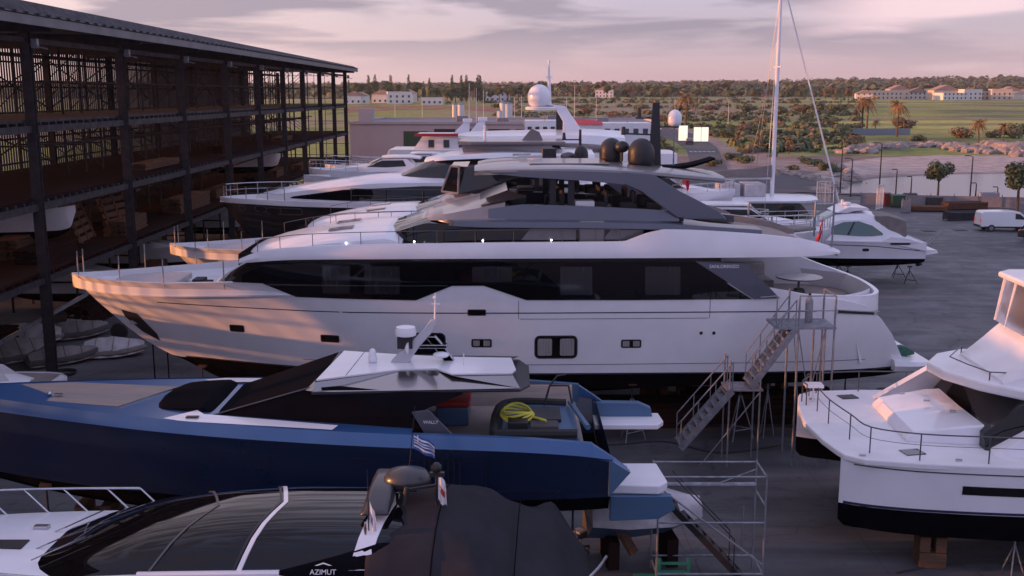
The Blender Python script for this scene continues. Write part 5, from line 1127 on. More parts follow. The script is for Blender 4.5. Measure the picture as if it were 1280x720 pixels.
# boat with grey sundeck whose bow points right, just behind the main yacht's stern
pc = P(1038, 300, 55.0); FD = Frame(pc.x, 55.0, 180+4)
cd, HD_ = cruiser(FD, 14, 4.4, 5.3, 3.6, 'white boat with steel bow rail and grey foredeck pointing right, behind the ensign staff', house=(.42, .8, 1.3), rails=True, zk=1.4)
MB().rings([[(x, -y, 5.42), (x, -y, 5.58-.0*x), (x, y, 5.58), (x, y, 5.42)] for x, y in ((.9, .3), (2.2, .8), (4.4, 1.15), (5.2, 1.1))], True, True).build('sunpad', 'canvas_taupe', cd, bevel=.05)
for x in (1.5, 5.0): MB().cyl((x, 1.6, 5.3), (x, 1.6, 7.1), .05).build('stanchion', 'galv', cd)
for x in (3, 8, 12): blocks(FD, x, 0, 1.4, 'keel blocks under the white boat with the grey foredeck', 'keel blocks behind the central yacht')
fl = flag('ensign', tuple(P(1028, 290, 52)), math.pi, .9, .7, [(0, 1, 0, 1, 'flag_red'), (0, 1, .35, .5, 'flag_white')], 'limp red and white ensign hanging by the steel bow rail', droop=1.3, pole=1.2)
# sailing catamaran with mast and covered boom
Ym = 79.0; pm = P(964, 262, Ym); zr = P(950, 245, Ym).z
FSA = Frame(P(1012, 250, Ym).x, Ym, 180)
sc_ = thing('sailing_catamaran', 'white sailing boat with tall mast and grey covered boom beyond the central yacht', 'sailing boat', (FSA.o.x, Ym, 0), math.pi)
for s in (-1, 1):
    HS = Loft([(x, [(0, k), (w_, k+.3), (w_, 1.4), (w_*1.1, 2.9)]) for x, w_, k in ((-2.5, .03, 1.2), (-1, .4, .8), (3, .7, .7), (9, .6, .9))], 16)
    HS.mesh(0, 3).xf(Matrix.Translation((0, s*2.6, 0))).build('hull', 'gelcoat', sc_)
MB().prism([(-1.5, -2.6), (-1.5, 2.6), (9, 3.0), (9, -3.0)], 2.6, 2.92, 'z').build('deck', 'deck_white', sc_, smooth=False)
cs = Loft([(0, [(1.2, 2.9), (1.1, 3.3), (0, 3.4)]), (1.4, [(2.2, 2.9), (2.0, zr-.35), (0, zr-.25)]), (6.8, [(2.4, 2.9), (2.2, zr-.3), (0, zr-.25)])], 12)
cs.mesh(0, 2).build('saloon', 'glass_dark', sc_)
MB().rings([[(x, -y, zr-.3), (x, -y-.08, zr-.15), (x, -y*.7, zr+.02), (x, y*.7, zr+.02), (x, y+.08, zr-.15), (x, y, zr-.3)] for x, y in ((-.3, 1.1), (.5, 2.0), (1.5, 2.4), (6.9, 2.6), (7.5, 2.2))], True, True).build('hard_top', 'gelcoat', sc_)
mx = (FSA.o.x-pm.x)
MB().rings([[(mx+math.cos(a)*r, math.sin(a)*r*.7, z) for a in [math.pi*2*k/12 for k in range(12)]] for z, r in ((zr-.2, .16), (zr+10, .15), (zr+17, .10))], True, True).build('mast', 'gelcoat', sc_)
bz = zr+1.55
MB().tube([(mx+.2, 0, bz-.15), (mx+4.9, 0, bz-.25)], .12, 8).build('boom', 'gelcoat', sc_)
MB().rings([[(x, -.28, bz-.1), (x, -.12, bz+h), (x, .12, bz+h), (x, .28, bz-.1)] for x, h in ((mx+.15, .8), (mx+1.5, .55), (mx+3.5, .42), (mx+5.1, .25))], True, True).build('sail_cover', 'canvas_taupe', sc_)
for y0, x0, zt in ((-2.8, mx+1.0, 15), (2.8, mx+1.2, 15), (-2.9, mx+1.8, 12)): MB().cyl((x0, y0, 2.9), (mx+.05, 0, zr+zt), .018, n=4).build('shroud', 'steel', sc_)
MB().cyl((mx-5.6, 0, 2.9), (mx-.3, 0, zr+15.2), .075, .05, 6).build('furled_jib', 'flag_white', sc_)
MB().beam((mx, -1.1, zr+9.6), (mx, 1.1, zr+9.6), .08).build('spreader', 'gelcoat', sc_)
MB().bb(mx+.7, mx+2.3, -1.3, .9, zr, zr+1.0).bb(mx+2.6, mx+4.1, -1.3, .9, zr, zr+1.0).build('windbreak', 'wrap_white', sc_, bevel=.08)
# big white superyacht with radome
Yb = 74.0; fx = P(573, 175, Yb).x; FB4 = Frame(fx, Yb, 0)
sy = thing('superyacht', 'tall white yacht with large white radome and tapered arch above the other roofs', 'yacht', (fx, Yb, 0), 0)
def Z4(v): return FB4.L(640, v, -2.5)[1]
H4 = Loft([(x, [(0, k), (w_, 2.6), (b, z)]) for x, b, z, w_, k in ((-11, .03, 6.9, .02, 6.6), (-8, 1.6, 6.8, .6, 3), (-3, 3.0, 6.6, 2.3, 1), (6, 3.4, 6.4, 3, .8), (16, 3.3, 6.2, 3, 1.2))], 24)
H4.mesh(0, 2).build('hull', 'gelcoat', sy)
D4 = Loft([(-5, [(1.2, 6.4), (1.1, 6.7), (0, 6.9)]), (-1, [(2.6, 6.4), (2.5, 7.6), (0, 7.9)]), (3, [(3.0, 6.3), (2.9, Z4(190)), (0, Z4(188))]), (15, [(3.0, 6.2), (2.9, Z4(192)), (0, Z4(190))])], 16); D4.mesh(0, 2).build('deckhouse', 'gelcoat', sy)
panel(D4.y, [(6.2, Z4(184)-.95), (11.5, Z4(184)-.95)], [(6.9, Z4(184)-1.9), (12.5, Z4(184)-1.9)], -1, .03, 3, 2).build('side_window', 'glass_dark', sy)
z0 = Z4(180)
R4 = Loft([(0, [(0, z0+.35), (.5, z0+.38), (.45, z0+.5), (0, z0+.6)]), (.9, [(1.2, z0), (2.0, z0+.25), (1.8, z0+.5), (0, z0+.75)]), (4, [(2.0, z0-.1), (2.9, z0+.15), (2.6, z0+.55), (0, z0+.85)]), (8.5, [(2.0, z0-.3), (2.9, z0+.05), (2.6, z0+.6), (0, z0+.95)]), (11.5, [(1.8, z0-.5), (2.7, z0-.2), (2.4, z0+.4), (0, z0+.8)])], 20)
R4.mesh(0, 3).build('flybridge_roof', 'gelcoat', sy)
MB().cyl((1.9, -2.2, z0-1.9), (1.7, -2.2, z0+.1), .14, .18).build('roof_pillar', 'gelcoat', sy)
for s in (-1, 1): MB().prism([(5.0, z0-1.3), (6.3, z0-.1), (7.0, z0-.1), (8.3, z0-2.0), (7.4, z0-2.0)], s*2.75, s*2.6).build('roof_support', 'glass_tint' if s < 0 else 'gelcoat', sy, smooth=False)
MB().prism([(6.0, z0-1.9), (14, z0-1.9), (14.8, z0-1.3), (14, z0-1.05), (7.0, z0-1.05)], -2.9, 2.9).build('upper_deck_side', 'gelcoat', sy)
ax = FB4.L(705, 150, 0)[0]; za = Z4(172); zt4 = Z4(133)
MB().rings([[(x-w_, -d, z), (x+w_, -d, z), (x+w_, d, z), (x-w_, d, z)] for x, z, w_, d in ((ax+.7, za, .8, .6), (ax+.35, (za+zt4)/2, .45, .5), (ax-.35, zt4, .4, .4), (ax-1.2, zt4+.1, .25, .4))], True, True).build('radar_arch', 'gelcoat', sy, bevel=.08)
MB().rings([[(ax-.55, -.35, za), (ax+.1, -.35, za), (ax-.2, -.35, zt4-.1), (ax-.55, -.35, zt4-.1)], [(ax-.55, .35, za), (ax+.1, .35, za), (ax-.2, .35, zt4-.1), (ax-.55, .35, zt4-.1)]], True, True).build('arch_recess', 'line_black', sy)
rx = FB4.L(674, 130, 0)[0]; zr4 = Z4(136)
MB().lathe([(.2, -.15), (1.0, -.1), (1.05, .05), (.9, .12)], (rx+.2, 0, zr4), 20, sx=1.15).build('radome_platform', 'gelcoat', sy)
MB().lathe([(.45, 0), (.72, .15), (.8, .5), (.8, .75)]+[(max(.001, .8*math.cos(a)), .75+.8*math.sin(a)) for a in [math.pi/2*k/7 for k in range(1, 8)]], (rx, 0, zr4+.1), 24).build('radome', 'gelcoat', sy, ang=60)
mx4 = FB4.L(687, 100, 0)[0]; zm = FB4.L(687, 78, 0)[1]
MB().cyl((mx4, 0, zr4), (mx4-.05, 0, zm), .17, .06, 10).ball((mx4-.05, 0, zm+.08), .1, 8, 6).beam((mx4-.25, 0, zm-1), (mx4+.2, 0, zm-1), .07).build('mast', 'gelcoat', sy)
# classic ship with red-edged wheelhouse roof
Yk = 92.0; fk = P(452, 212, Yk); FK = Frame(fk.x-3.2, Yk, 0)
cl = thing('classic_yacht', 'white two deck vessel with red edged wheelhouse roof in front of the grey warehouse', 'yacht', (FK.o.x, Yk, 0), 0)
def K_(u, v, w=-2.5): return FK.L(u, v, w)
zk5 = K_(480, 215)[1]
HK = Loft([(x, [(0, k), (w_, 3), (b*.9, z-1), (b, z)]) for x, b, z, w_, k in ((0, .05, zk5+.5, .02, zk5-.2), (1.5, 1.0, zk5+.35, .3, 3.2), (5, 2.4, zk5+.1, 1.6, 1.6), (11, 2.8, zk5, 2.4, 1.2), (24, 2.7, zk5, 2.4, 1.4))], 20)
HK.mesh(0, 3).build('hull', 'gelcoat', cl); HK.deck(3, None, None, -.1).build('deck', 'deck_white', cl)
x0, z1 = K_(497, 200); x1 = K_(650, 200)[0]; zb5 = K_(520, 205)[1]
MB().rings([[(x0-.9, -1.6, zk5-.1), (x0-.2, -1.5, z1+.2), (x0-.2, 1.5, z1+.2), (x0-.9, 1.6, zk5-.1)], [(x0+2, -2.2, zk5-.1), (x0+2, -2.2, z1+.2), (x0+2, 2.2, z1+.2), (x0+2, 2.2, zk5-.1)], [(x1, -2.2, zk5-.1), (x1, -2.2, z1+.2), (x1, 2.2, z1+.2), (x1, 2.2, zk5-.1)]], True, True).build('deckhouse', 'gelcoat_matt', cl)
MB().prism([(x0-1.0, z1+.1), (x0-.7, z1+.9), (x1, z1+.9), (x1, z1+.1)], -2.6, 2.6).build('upper_bulwark', 'gelcoat', cl, bevel=.05)
x2, z2 = K_(516, 194); x3, z3 = K_(600, 170)
MB().rings([[(x2, -1.5, z1+.9), (x2+.8, -1.4, z3), (x2+.8, 1.4, z3), (x2, 1.5, z1+.9)], [(x2+3, -1.9, z1+.9), (x2+3, -1.9, z3), (x2+3, 1.9, z3), (x2+3, 1.9, z1+.9)], [(x3+3, -1.9, z1+.9), (x3+3, -1.9, z3), (x3+3, 1.9, z3), (x3+3, 1.9, z1+.9)]], True, True).build('wheelhouse', 'gelcoat_matt', cl)
MB().bb(x2+.2, x3+3.4, -2.2, 2.2, z3, z3+.14).build('wheelhouse_roof', 'gelcoat', cl, bevel=.03)
MB().bb(x2+.15, x2+4.0, -2.25, -2.2, z3-.04, z3+.2).build('roof_edge', 'flag_red', cl)
for k in range(4): MB().bb(x2+1.3+k*1.3, x2+1.3+k*1.3+.5, -1.94, -1.90, z3-1.0, z3-.35).build('window', 'window_house', cl)
for k in range(3): MB().bb(x0+1.5+k*2.4, x0+2.2+k*2.4, -2.25, -2.2, z1-.75, z1-.1).build('window', 'window_house', cl)
for u, vt in ((583, 140), (602, 138)):
    xa, zb = K_(u-12, 172, 0); xb, zt5 = K_(u, vt+12, 0); MB().prism([(xa-.4, z3), (xb-.15, zt5), (xb+.3, zt5), (xa+1.1, z3)], -.25, .25).bb(xb-.3, xb+.5, -.4, .4, zt5-.05, zt5+.25).build('signal_mast', 'gelcoat', cl, bevel=.03)
for u, vt in ((586, 104), (595, 110), (604, 112)): xa, zt5 = K_(u, vt, 0); MB().cyl((xa, 0, z3+.5), (xa+.02, .3, zt5), .03, .015, 5).build('whip_antenna', 'gelcoat', cl)
pts = [(x, HK.ring(x)[3][0], HK.ring(x)[3][1]) for x in (.1, 1.2, 3, 5)]
for s in (-1, 1): rail([(x, s*y, z) for x, y, z in pts], 5, .8, .03, parent=cl)
# smaller wooden-bowed boats near the shed end
for (u, v, Yq, lab, nm) in ((386, 212, 76, 'small white boat with orange lit varnished bow beside the end of the rack shed', 'bow_rail_boat'), (438, 206, 84, 'low white launch with cluttered foredeck between shed and two deck vessel', 'launch')):
    p_ = P(u, v, Yq); Fq = Frame(p_.x, Yq, 0); cruiser(Fq, 9 if u < 400 else 8, 3.0, p_.z-.1, p_.z-1.6, lab, house=(.5, .8, 1.0), name=nm, zk=p_.z-2.4)
# pink lit boats with red covers behind the flybridge
for (u0, u1, v0, v1, Yq, lab, cvr) in ((655, 705, 150, 178, 96, 'white houseboat hull with lettering and blank windows behind the radome arch', None), (700, 752, 155, 182, 100, 'white barge cabin with a row of windows and red tarpaulin roof', 'flag_red'), (750, 812, 153, 186, 104, 'white boxy workboat with dark openings left of the curved road', None)):
    a = P(u0, v1, Yq); b = P(u1, v0, Yq)
    o = thing('workboat', lab, 'boat', ((a.x+b.x)/2, Yq, 0), 0); hw2 = (b.x-a.x)/2; 
    MB().rings([[(-hw2-2, 0, a.z-.5), (-hw2, -2, a.z), (hw2, -2.2, a.z), (hw2, 2.2, a.z), (-hw2, 2, a.z)], [(-hw2-1, 0, .9), (-hw2+.5, -1.6, .9), (hw2, -1.8, .9), (hw2, 1.8, .9), (-hw2+.5, 1.6, .9)]], True, True).build('hull', 'gelcoat_matt', o)
    MB().bb(-hw2, hw2, -1.8, 1.8, a.z, b.z).build('cabin', 'gelcoat_matt', o, bevel=.05)
    for k in range(5): MB().bb(-hw2+.3+k*hw2*.38, -hw2+.3+k*hw2*.38+hw2*.2, -1.84, -1.8, b.z-1.1, b.z-.55).build('window', 'window_house', o)
    if cvr: MB().rings([[(x, -2, b.z), (x, 0, b.z+h), (x, 2, b.z)] for x, h in ((-hw2, .3), (0, .5), (hw2, .25))], False).build('tarpaulin', cvr, o)
    MB().bb(-hw2, hw2*.2, -1.9, -1.86, a.z+.1, a.z+.22).tube([(-hw2, -1.9, b.z+.6), (hw2, -1.9, b.z+.6)], .03, 5).tube([(-hw2, -1.88, a.z+.1), (-hw2, -1.9, b.z+.6)], .03, 5).tube([(0, -1.9, b.z), (0, -1.9, b.z+.6)], .03, 5).build('roof_rail', 'galv', o)
# smaller boats between the yachts and the sailing boat
for (u, v, Yq, L_, lab, cv_) in ((985, 262, 64, 9.5, 'low white boat with pale windscreen tucked between sailing boat and sport cruiser', None), (925, 268, 61, 9, 'white boat with grey cover left of the boat with the grey foredeck', 'canvas_taupe'), (880, 240, 74, 8.5, 'white fishing boat with small cabin left of the boom cover', None), (838, 236, 72, 8, 'white open boat right of the red ensign', 'wrap_white')):
    p_ = P(u, v, Yq); cruiser(Frame(p_.x+2, Yq, 180+random.uniform(-8, 8)), L_, 3.0, p_.z-.9, p_.z-2.1, lab, house=(.38, .72, 1.25), name='small_cruiser', cover=cv_, zk=p_.z-3)
p_ = P(905, 258, 68); cruiser(Frame(p_.x+3, 68, 180), 9, 3.0, p_.z-1.0, p_.z-2.2, 'small open boat with tan bimini cover left of the sailing boat', house=(.4, .7, 1.2), name='small_cruiser', cover='canvas_taupe', zk=p_.z-3)
p_ = P(860, 225, 66); cruiser(Frame(p_.x+3, 66, 180), 10, 3.2, p_.z-.8, p_.z-2.0, 'white motor boat with pale hard top just right of the black domes', house=(.35, .75, 1.3), name='small_cruiser', zk=p_.z-3)
p_ = P(852, 224, 64); flag('ensign', tuple(p_), .4, 1.0, .8, [(0, 1, 0, 1, 'flag_red'), (0, .4, .6, 1, 'flag_blue')], 'red ensign drooping from a tilted staff above the boats near the road', droop=.9, pole=2.0)
# ------------------------------------------------------------------ open steel rack shed on the left
SX, SX2, SX3 = -20.9, -29.3, -33.0
CY = [15.5, 25.5, 35.6, 45.8, 56.7, 66.9, 77.2, 86.9, 96.6, 105.8, 115, 124, 132.6]
sh = thing('rack_shed', 'long dark steel boat rack shed with open bays and overhanging roof', 'storage shed', (SX, CY[3], 0), 0)
def SB(name, mb, m, **k):
    mb.v = [(p[0]-SX, p[1]-CY[3], p[2]) for p in mb.v]; return mb.build(name, m, sh, **k)
ZE = 15.15
for y in CY:
    for x, w_ in ((SX, .42), (SX2, .36)):
        q = MB(); q.bb(x-w_/2, x+w_/2, y-.15, y-.12, 0, ZE).bb(x-w_/2, x+w_/2, y+.12, y+.15, 0, ZE).bb(x-.02, x+.02, y-.12, y+.12, 0, ZE); q.bb(x-.35, x+.35, y-.3, y+.3, 0, .05)
        SB('column', q, 'steel_dark', smooth=False)
    q = MB(); q.beam((SX3-2, y, 15.6), (SX+1.2, y, 15.35), .2, .45); SB('rafter', q, 'steel_dark', smooth=False)
    q = MB(); q.bb(SX+.3, SX+.55, y-.12, y+.12, 14.45, 14.85).beam((SX+.2, y, 14.6), (SX+.95, y, 14.42), .06); SB('floodlight', q, 'galv', smooth=False)
y0, y1 = CY[0]-4, CY[-1]+.3
q = MB(); q.add([(SX3-3, y0, 16.3), (SX+1.5, y0, 15.72), (SX+1.5, y1, 15.72), (SX3-3, y1, 16.3), (SX3-3, y0, 16.2), (SX+1.5, y0, 15.62), (SX+1.5, y1, 15.62), (SX3-3, y1, 16.2)], [(0, 1, 2, 3), (7, 6, 5, 4), (0, 4, 5, 1), (1, 5, 6, 2), (2, 6, 7, 3), (3, 7, 4, 0)]); rfm = SB('roof', q, 'roof_metal', smooth=False)
q = MB(); q.bb(SX+1.5, SX+1.62, y0, y1, 15.25, 15.62); SB('gutter', q, 'roof_metal', smooth=False)
q = MB(); q.add([(SX+1.66, y0, 15.66), (SX+1.5, y0, 15.7), (SX+.9, y0, 16.38), (SX+1.06, y0, 16.36), (SX+1.66, y1, 15.66), (SX+1.5, y1, 15.7), (SX+.9, y1, 15.98), (SX+1.06, y1, 15.96)], [(0, 1, 2, 3), (4, 7, 6, 5), (0, 3, 7, 4), (1, 5, 6, 2), (3, 2, 6, 7), (0, 4, 5, 1)])
y = y0
while y < y1: q.bb(SX+1.0, SX+1.72, y, y+.12, 15.66, 15.74); y += 1.0
SB('ribbed_fascia', q, 'steel_dark', smooth=False)
for z, w_ in ((14.9, .22), (11.15, .3), (7.75, .3), (4.45, .26)):
    for x in (SX, SX2): q = MB(); q.bb(x-.08, x+.08, CY[0]-3, CY[-1], z-w_, z); SB('tie_beam', q, 'steel_dark', smooth=False)
for z, x0, x1, m in ((11.4, SX-.2, SX2+1.0, 'steel_dark'), (8.0, SX-.15, SX2-1, 'rust'), (4.7, SX-.15, SX2-1, 'timber_dark')):
    q = MB(); q.bb(x1, x0, CY[0]-3, CY[-1], z-.12, z); y = CY[0]-3
    SB('shelf', q, m, smooth=False)
    q = MB()
    while y < CY[-1]: q.bb(x0-2.2, x0+.12, y, y+.16, z-.55, z-.122); y += .78
    SB('shelf_joist_row', q, 'steel_dark' if z > 5 else 'timber_dark', smooth=False)
for i in range(len(CY)-1):
    a, b = CY[i], CY[i+1]
    for z0, z1 in ((11.6, 14.7), (8.2, 10.9), (4.9, 7.6)):
        q = MB(); q.beam((SX2, a, z0), (SX2, b, z1), .07).beam((SX2, b, z0), (SX2, a, z1), .07); SB('cross_brace', q, 'steel_dark', smooth=False)
    if i % 2 == 0:
        q = MB(); q.beam((SX2, a, 4.9), (SX+.05, a, 7.6), .09); SB('frame_brace', q, 'steel_dark', smooth=False)
for n_, (y, L_, zz0) in enumerate(((60.5, 7, 0), (71.5, 6.5, 0), (91, 7, 0), (52, 6, 4.7), (99, 6.5, 4.7))):
    cruiser(Frame(SX-1.0, y, 180), L_, 2.4, zz0+2.1, zz0+1.1, ['white boat stored on the ground in the third shed bay', 'white boat stored on the ground in the fourth shed bay', 'white boat stored on the ground deep in the shed', 'boat under a pale cover on the first level near the front of the shed', 'small boat stored on the first level deep in the shed'][n_], name='stored_boat', rails=False, cover='wrap_tan' if n_ == 3 else None, house=(.45, .75, .8), zk=zz0+.4)
# back wall: thin posts and rails, the daylight comes through
q = MB(); y = CY[0]-3; k = 0
while y < CY[-1]:
    q.bb(SX3-.05, SX3+.05, y-.03, y+.03, 0, 15.8); y += .36; k += 1
for z in (1.2, 3.0, 4.4, 6.2, 8, 9.6, 11.3, 13.0, 14.6): q.bb(SX3+.055, SX3+.12, CY[0]-3, CY[-1], z-.06, z+.06)
SB('back_lattice', q, 'steel_dark', smooth=False)
q = MB(); y = CY[0]-3; rr = random.Random(4)
while y < CY[-1]-3:
    if rr.random() < .72:
        z0_ = rr.choice([0, 0, .3]); q.bb(SX3-.12, SX3-.07, y, y+2.9, z0_, rr.choice([3.2, 4.2, 4.2, 7.4]))
    y += 3.0
SB('back_sheeting', q, 'steel_dark', smooth=False)
q = MB()
for x in [SX-.2*0-1.3*i for i in range(10)]: q.bb(x-.03, x+.03, CY[-1]+.18, CY[-1]+.24, 0, 15.4)
for z in [1.4*i+.8 for i in range(11)]: q.bb(SX3, SX+.3, CY[-1]+.25, CY[-1]+.31, z-.03, z+.03)
SB('end_lattice', q, 'steel_dark', smooth=False)
for i in range(4, len(CY)-1):      # slim rack uprights with arms between the two rows of columns
    a, b = CY[i], CY[i+1]; q = MB(); n = 4
    for k in range(1, n):
        y = a+(b-a)*k/n
        for x in (SX2+.3, -25.2): q.bb(x-.05, x+.05, y-.05, y+.05, 0, 15.3)
        for z in (1.8, 3.3, 6.2, 9.6, 13.2): q.bb(-25.15, SX2+.35, y-.03, y+.03, z-.05, z+.05)
        q.beam((-25.2, y, 8.2), (SX2+.3, y, 11), .05).beam((-25.2, y, 15), (SX2+.3, y, 11.6), .05).beam((-25.2, y, 7.6), (SX2+.3, y, 4.9), .05)
    for z in (6.4, 9.8, 13.2): q.bb(-25.25, -25.15, a, b, z-.05, z+.05)
    SB('rack_frame', q, 'steel_dark', smooth=False)
# lower level clutter standing in the bays: plank stacks, crates, slatted panels
random.seed(21)
def plank_stack(x, y, z, L_, n, m, label, rz=0.0):
    q = MB()
    for i in range(n):
        for j in range(3): q.box((random.uniform(-.03, .03)+(j-1)*.42, random.uniform(-.1, .1), (i+.5)*.14), (.36, L_*random.uniform(.93, 1), .11), random.uniform(-.01, .01))
        if i % 3 == 2: q.box((0, L_*.3, (i+1)*.14-.015), (1.25, .1, .03)).box((0, -L_*.3, (i+1)*.14-.015), (1.25, .1, .03))
    o = q.build('plank_stack', m, None, smooth=False, loc=(x, y, z)); o.rotation_euler.z = rz
    return tag(o, label, 'plank stack', 'plank stacks stored in the rack shed')
for k, (x, y, z, n) in enumerate([(-22.6, 50, 4.7, 5), (-24.6, 52, 4.7, 7), (-22.4, 60, 4.7, 6), (-24, 63, 4.7, 4), (-22.5, 72, 4.7, 7), (-23, 82, 4.7, 5), (-22.4, 92, 4.7, 6), (-23, 102, 4.7, 5), (-22.5, 112, 4.7, 4), (-23.5, 58, 0, 9), (-24, 68, 0, 10), (-23, 78, 0, 8), (-25.5, 48, 0, 8), (-23, 90, 0, 9), (-22.6, 66, 8.0, 3), (-22.8, 84, 8.0, 4), (-22.8, 104, 8.0, 3)]):
    plank_stack(x, y, z, random.uniform(4.5, 7), n, 'timber' if k % 3 else 'timber_dark', 'stack of weathered brown planks on a level of the rack shed', random.uniform(-.12, .12))
def slat_panel(x, y, z, label, tilt, rz):
    q = MB()
    for i in range(6): q.box((0, 0, .2+i*.42), (.06, 3.4, .26))
    for j in (-1.4, 0, 1.4): q.box((.05, j, 1.3), (.06, .12, 2.6))
    o = q.build('slatted_panel', 'timber', None, smooth=False, loc=(x, y, z)); o.rotation_euler = (0, tilt, rz); return tag(o, label, 'slatted panel')
slat_panel(-22.6, 55.0, 4.85, 'brown slatted timber panel leaning in the second bay, left one of two', -.35, .15)
slat_panel(-22.2, 59.2, 4.85, 'brown slatted timber panel leaning in the second bay, right one of two', -.35, -.1)
# small wrapped boats on the ground at the foot of the first columns
def wrapped(u, v, L_, B_, h, rz, m, label, z=0.0):
    """small tender: inflated side tubes with a tied down sheet sagging over a ridge"""
    p_ = G(u, v, z+h*.4); o = thing('wrapped_dinghy', label, 'dinghy', (p_.x, p_.y, z), rz)
    def hw(t): return B_/2*max(.05, (1-max(0, (t-.45)/.55)**2.4))*(1 if t > .04 else .96)
    out = [((t/16-.5)*L_, hw(t/16), .24+.16*(t/16)**3) for t in range(17)]
    loop = [(x, -y, zz3) for x, y, zz3 in out]+[(x, y, zz3) for x, y, zz3 in reversed(out[:-1])]
    MB().tube(smoothpl(loop+[loop[0]], 2), .17, 8).build('side_tube', 'wrap_tan' if m == 'wrap_white' else 'cushion_dark', o)
    rs = []
    for i in range(21):
        t = i/20; x = (t-.5)*L_*1.03; w_ = hw(min(.99, t))+.17; rg = h*(.62+.38*math.sin(math.pi*(t*.8+.12)))+.05*noise.noise(Vector((x*2, L_, 1))); zz3 = .20+.16*t**3; r = []
        for k in range(13):
            f = k/12*2-1; s_ = noise.noise(Vector((x*2.2, f*3, B_*5)))*.045; zc_ = zz3+(rg-zz3)*(1-abs(f))**.8+.10*(1-abs(f)**6)+s_-.06*math.sin(abs(f)*math.pi)
            r.append((x, w_*f*(1+.04*math.sin(x*9)), zc_ if 0 < k < 12 else zz3-.1))
        rs.append(r)
    MB().rings(rs, False, False).build('cover', m, o, ang=40)
    for t in (.22, .5, .76):
        i = int(t*20); MB().tube([(px_, py_2, pz+.012) for px_, py_2, pz in rs[i]], .012, 4).build('strap', 'rubber', o)
    return o
wrapped(144, 436, 2.7, 1.35, .85, .15, 'wrap_white', 'white plastic wrapped dinghy lying on the concrete, nearest the big bow')
wrapped(96, 414, 3.0, 1.4, .8, .5, 'wrap_tan', 'tan wrapped dinghy behind the white wrapped dinghy')
wrapped(80, 446, 3.0, 1.2, .7, .55, 'wrap_tan', 'long tan wrapped dinghy lying beside the first shed column')
wrapped(36, 420, 3.2, 1.5, 1.0, .1, 'wrap_white', 'greyish wrapped dinghy standing left of the first shed column')
wrapped(97, 404, 1.0, .6, .7, .2, 'wrap_white', 'small white bundle lying behind the tan wrapped dinghy')
wrapped(20, 440, 2.6, 1.4, 1.0, .8, 'wrap_tan', 'brownish wrapped dinghy at the left edge under the grey beam')
# half seen boat at the left edge with brown foredeck
p_ = P(84, 478, 34.5)
Fl = Frame(p_.x, 34.5, 184.0)
cl2, HL = cruiser(Fl, 8, 3.0, 2.75, 1.7, 'small boat with grey brown foredeck and white cover at the left edge', house=(.42, .8, .9), rails=False, name='small_boat', zk=1.1)
MB().rings([[(x, -y, 2.77), (x, -y*.7, 2.77+h), (x, y*.7, 2.77+h), (x, y, 2.77)] for x, y, h in ((1.6, .5, .15), (2.4, 1.1, .5), (5, 1.3, .7), (8, 1.3, .6))], True, True).build('boat_cover', 'wrap_white', cl2)
MB().rings([[(x, -HL.ring(x)[4][0]+.05, HL.ring(x)[4][1]-.03), (x, HL.ring(x)[4][0]-.05, HL.ring(x)[4][1]-.03)] for x in (.4, 1, 1.8, 2.6, 3.4)], False).build('foredeck', 'canvas_taupe', cl2)
for x in (2.5, 6): blocks(Fl, x, 0, 1.1, 'timber block under the small boat at the left edge', 'keel blocks under the small left boat')
a, b = G(-30, 445, 1.0), P(108, 368, 47)
q = MB(); q.beam((a.x, a.y, a.z), b, .22, .16).beam(Vector(a)+Vector((.1, .45, .0)), b+Vector((0, .45, 0)), .1, .1); o = q.build('steel_gangway', 'galv', None, smooth=False); tag(o, 'grey steel beam sloping across the first shed column above the dinghies', 'beam')
o = MB().lathe([(.18, -.12), (.42, -.12), (.46, 0), (.42, .12), (.18, .12)], (0, 0, 0), 18, 'y').build('spare_tyre', 'rubber', None, loc=tuple(G(150, 425, 0)+Vector((0, 0, .46)))); tag(o, 'black tyre standing on the concrete beneath the big bow', 'tyre')
o = MB().tube([(0.5*math.cos(a)*(1+.05*k), .5*math.sin(a), .05*k+.04) for k in range(3) for a in [math.pi*2*i/14 for i in range(15)]], .03, 6).build('hose_reel', 'rubber', None, loc=tuple(G(80, 468, 0))); tag(o, 'small coil of dark hose at the foot of the first shed column', 'hose')
for u, v0, v1, Y_ in ((190, 420, 485, 40), (208, 430, 480, 40)):
    pass
# ------------------------------------------------------------------ trees and shrubs
random.seed(5)
def crown_mb(clumps, n, size, seed, flat=.8):
    r = random.Random(seed); mb = MB(); V, F_ = [], []
    tot = sum(c[3]**2 for c in clumps)
    for cx, cy, cz, cr, sq in clumps:
        k = int(n*cr**2/tot)
        for _ in range(k):
            d = Vector((r.gauss(0, 1), r.gauss(0, 1), r.gauss(0, 1))).normalized(); rad = cr*(.55+.5*r.random()**.6)
            p = Vector((cx, cy, cz))+Vector((d.x*rad, d.y*rad, d.z*rad*sq))
            nrm = (d+Vector((r.uniform(-.6, .6), r.uniform(-.6, .6), r.uniform(-.2, .7)))).normalized()
            t = nrm.cross(Vector((r.random()-.5, r.random()-.5, r.random()-.5))).normalized(); b = nrm.cross(t); s_ = size*r.uniform(.6, 1.4)
            i = len(V); V += [tuple(p+t*s_), tuple(p+b*s_*.7), tuple(p-t*s_*.9), tuple(p-b*s_*.8)]; F_.append((i, i+1, i+2, i+3))
    mb.add(V, F_); return mb
def clumps_round(R, h0, h1, k, seed, sq=.8):
    r = random.Random(seed); out = []
    for i in range(k):
        a = r.uniform(0, 6.28); q = R*r.uniform(.15, .7); out.append((q*math.cos(a), q*math.sin(a), r.uniform(h0, h1), R*r.uniform(.38, .62), sq))
    return out
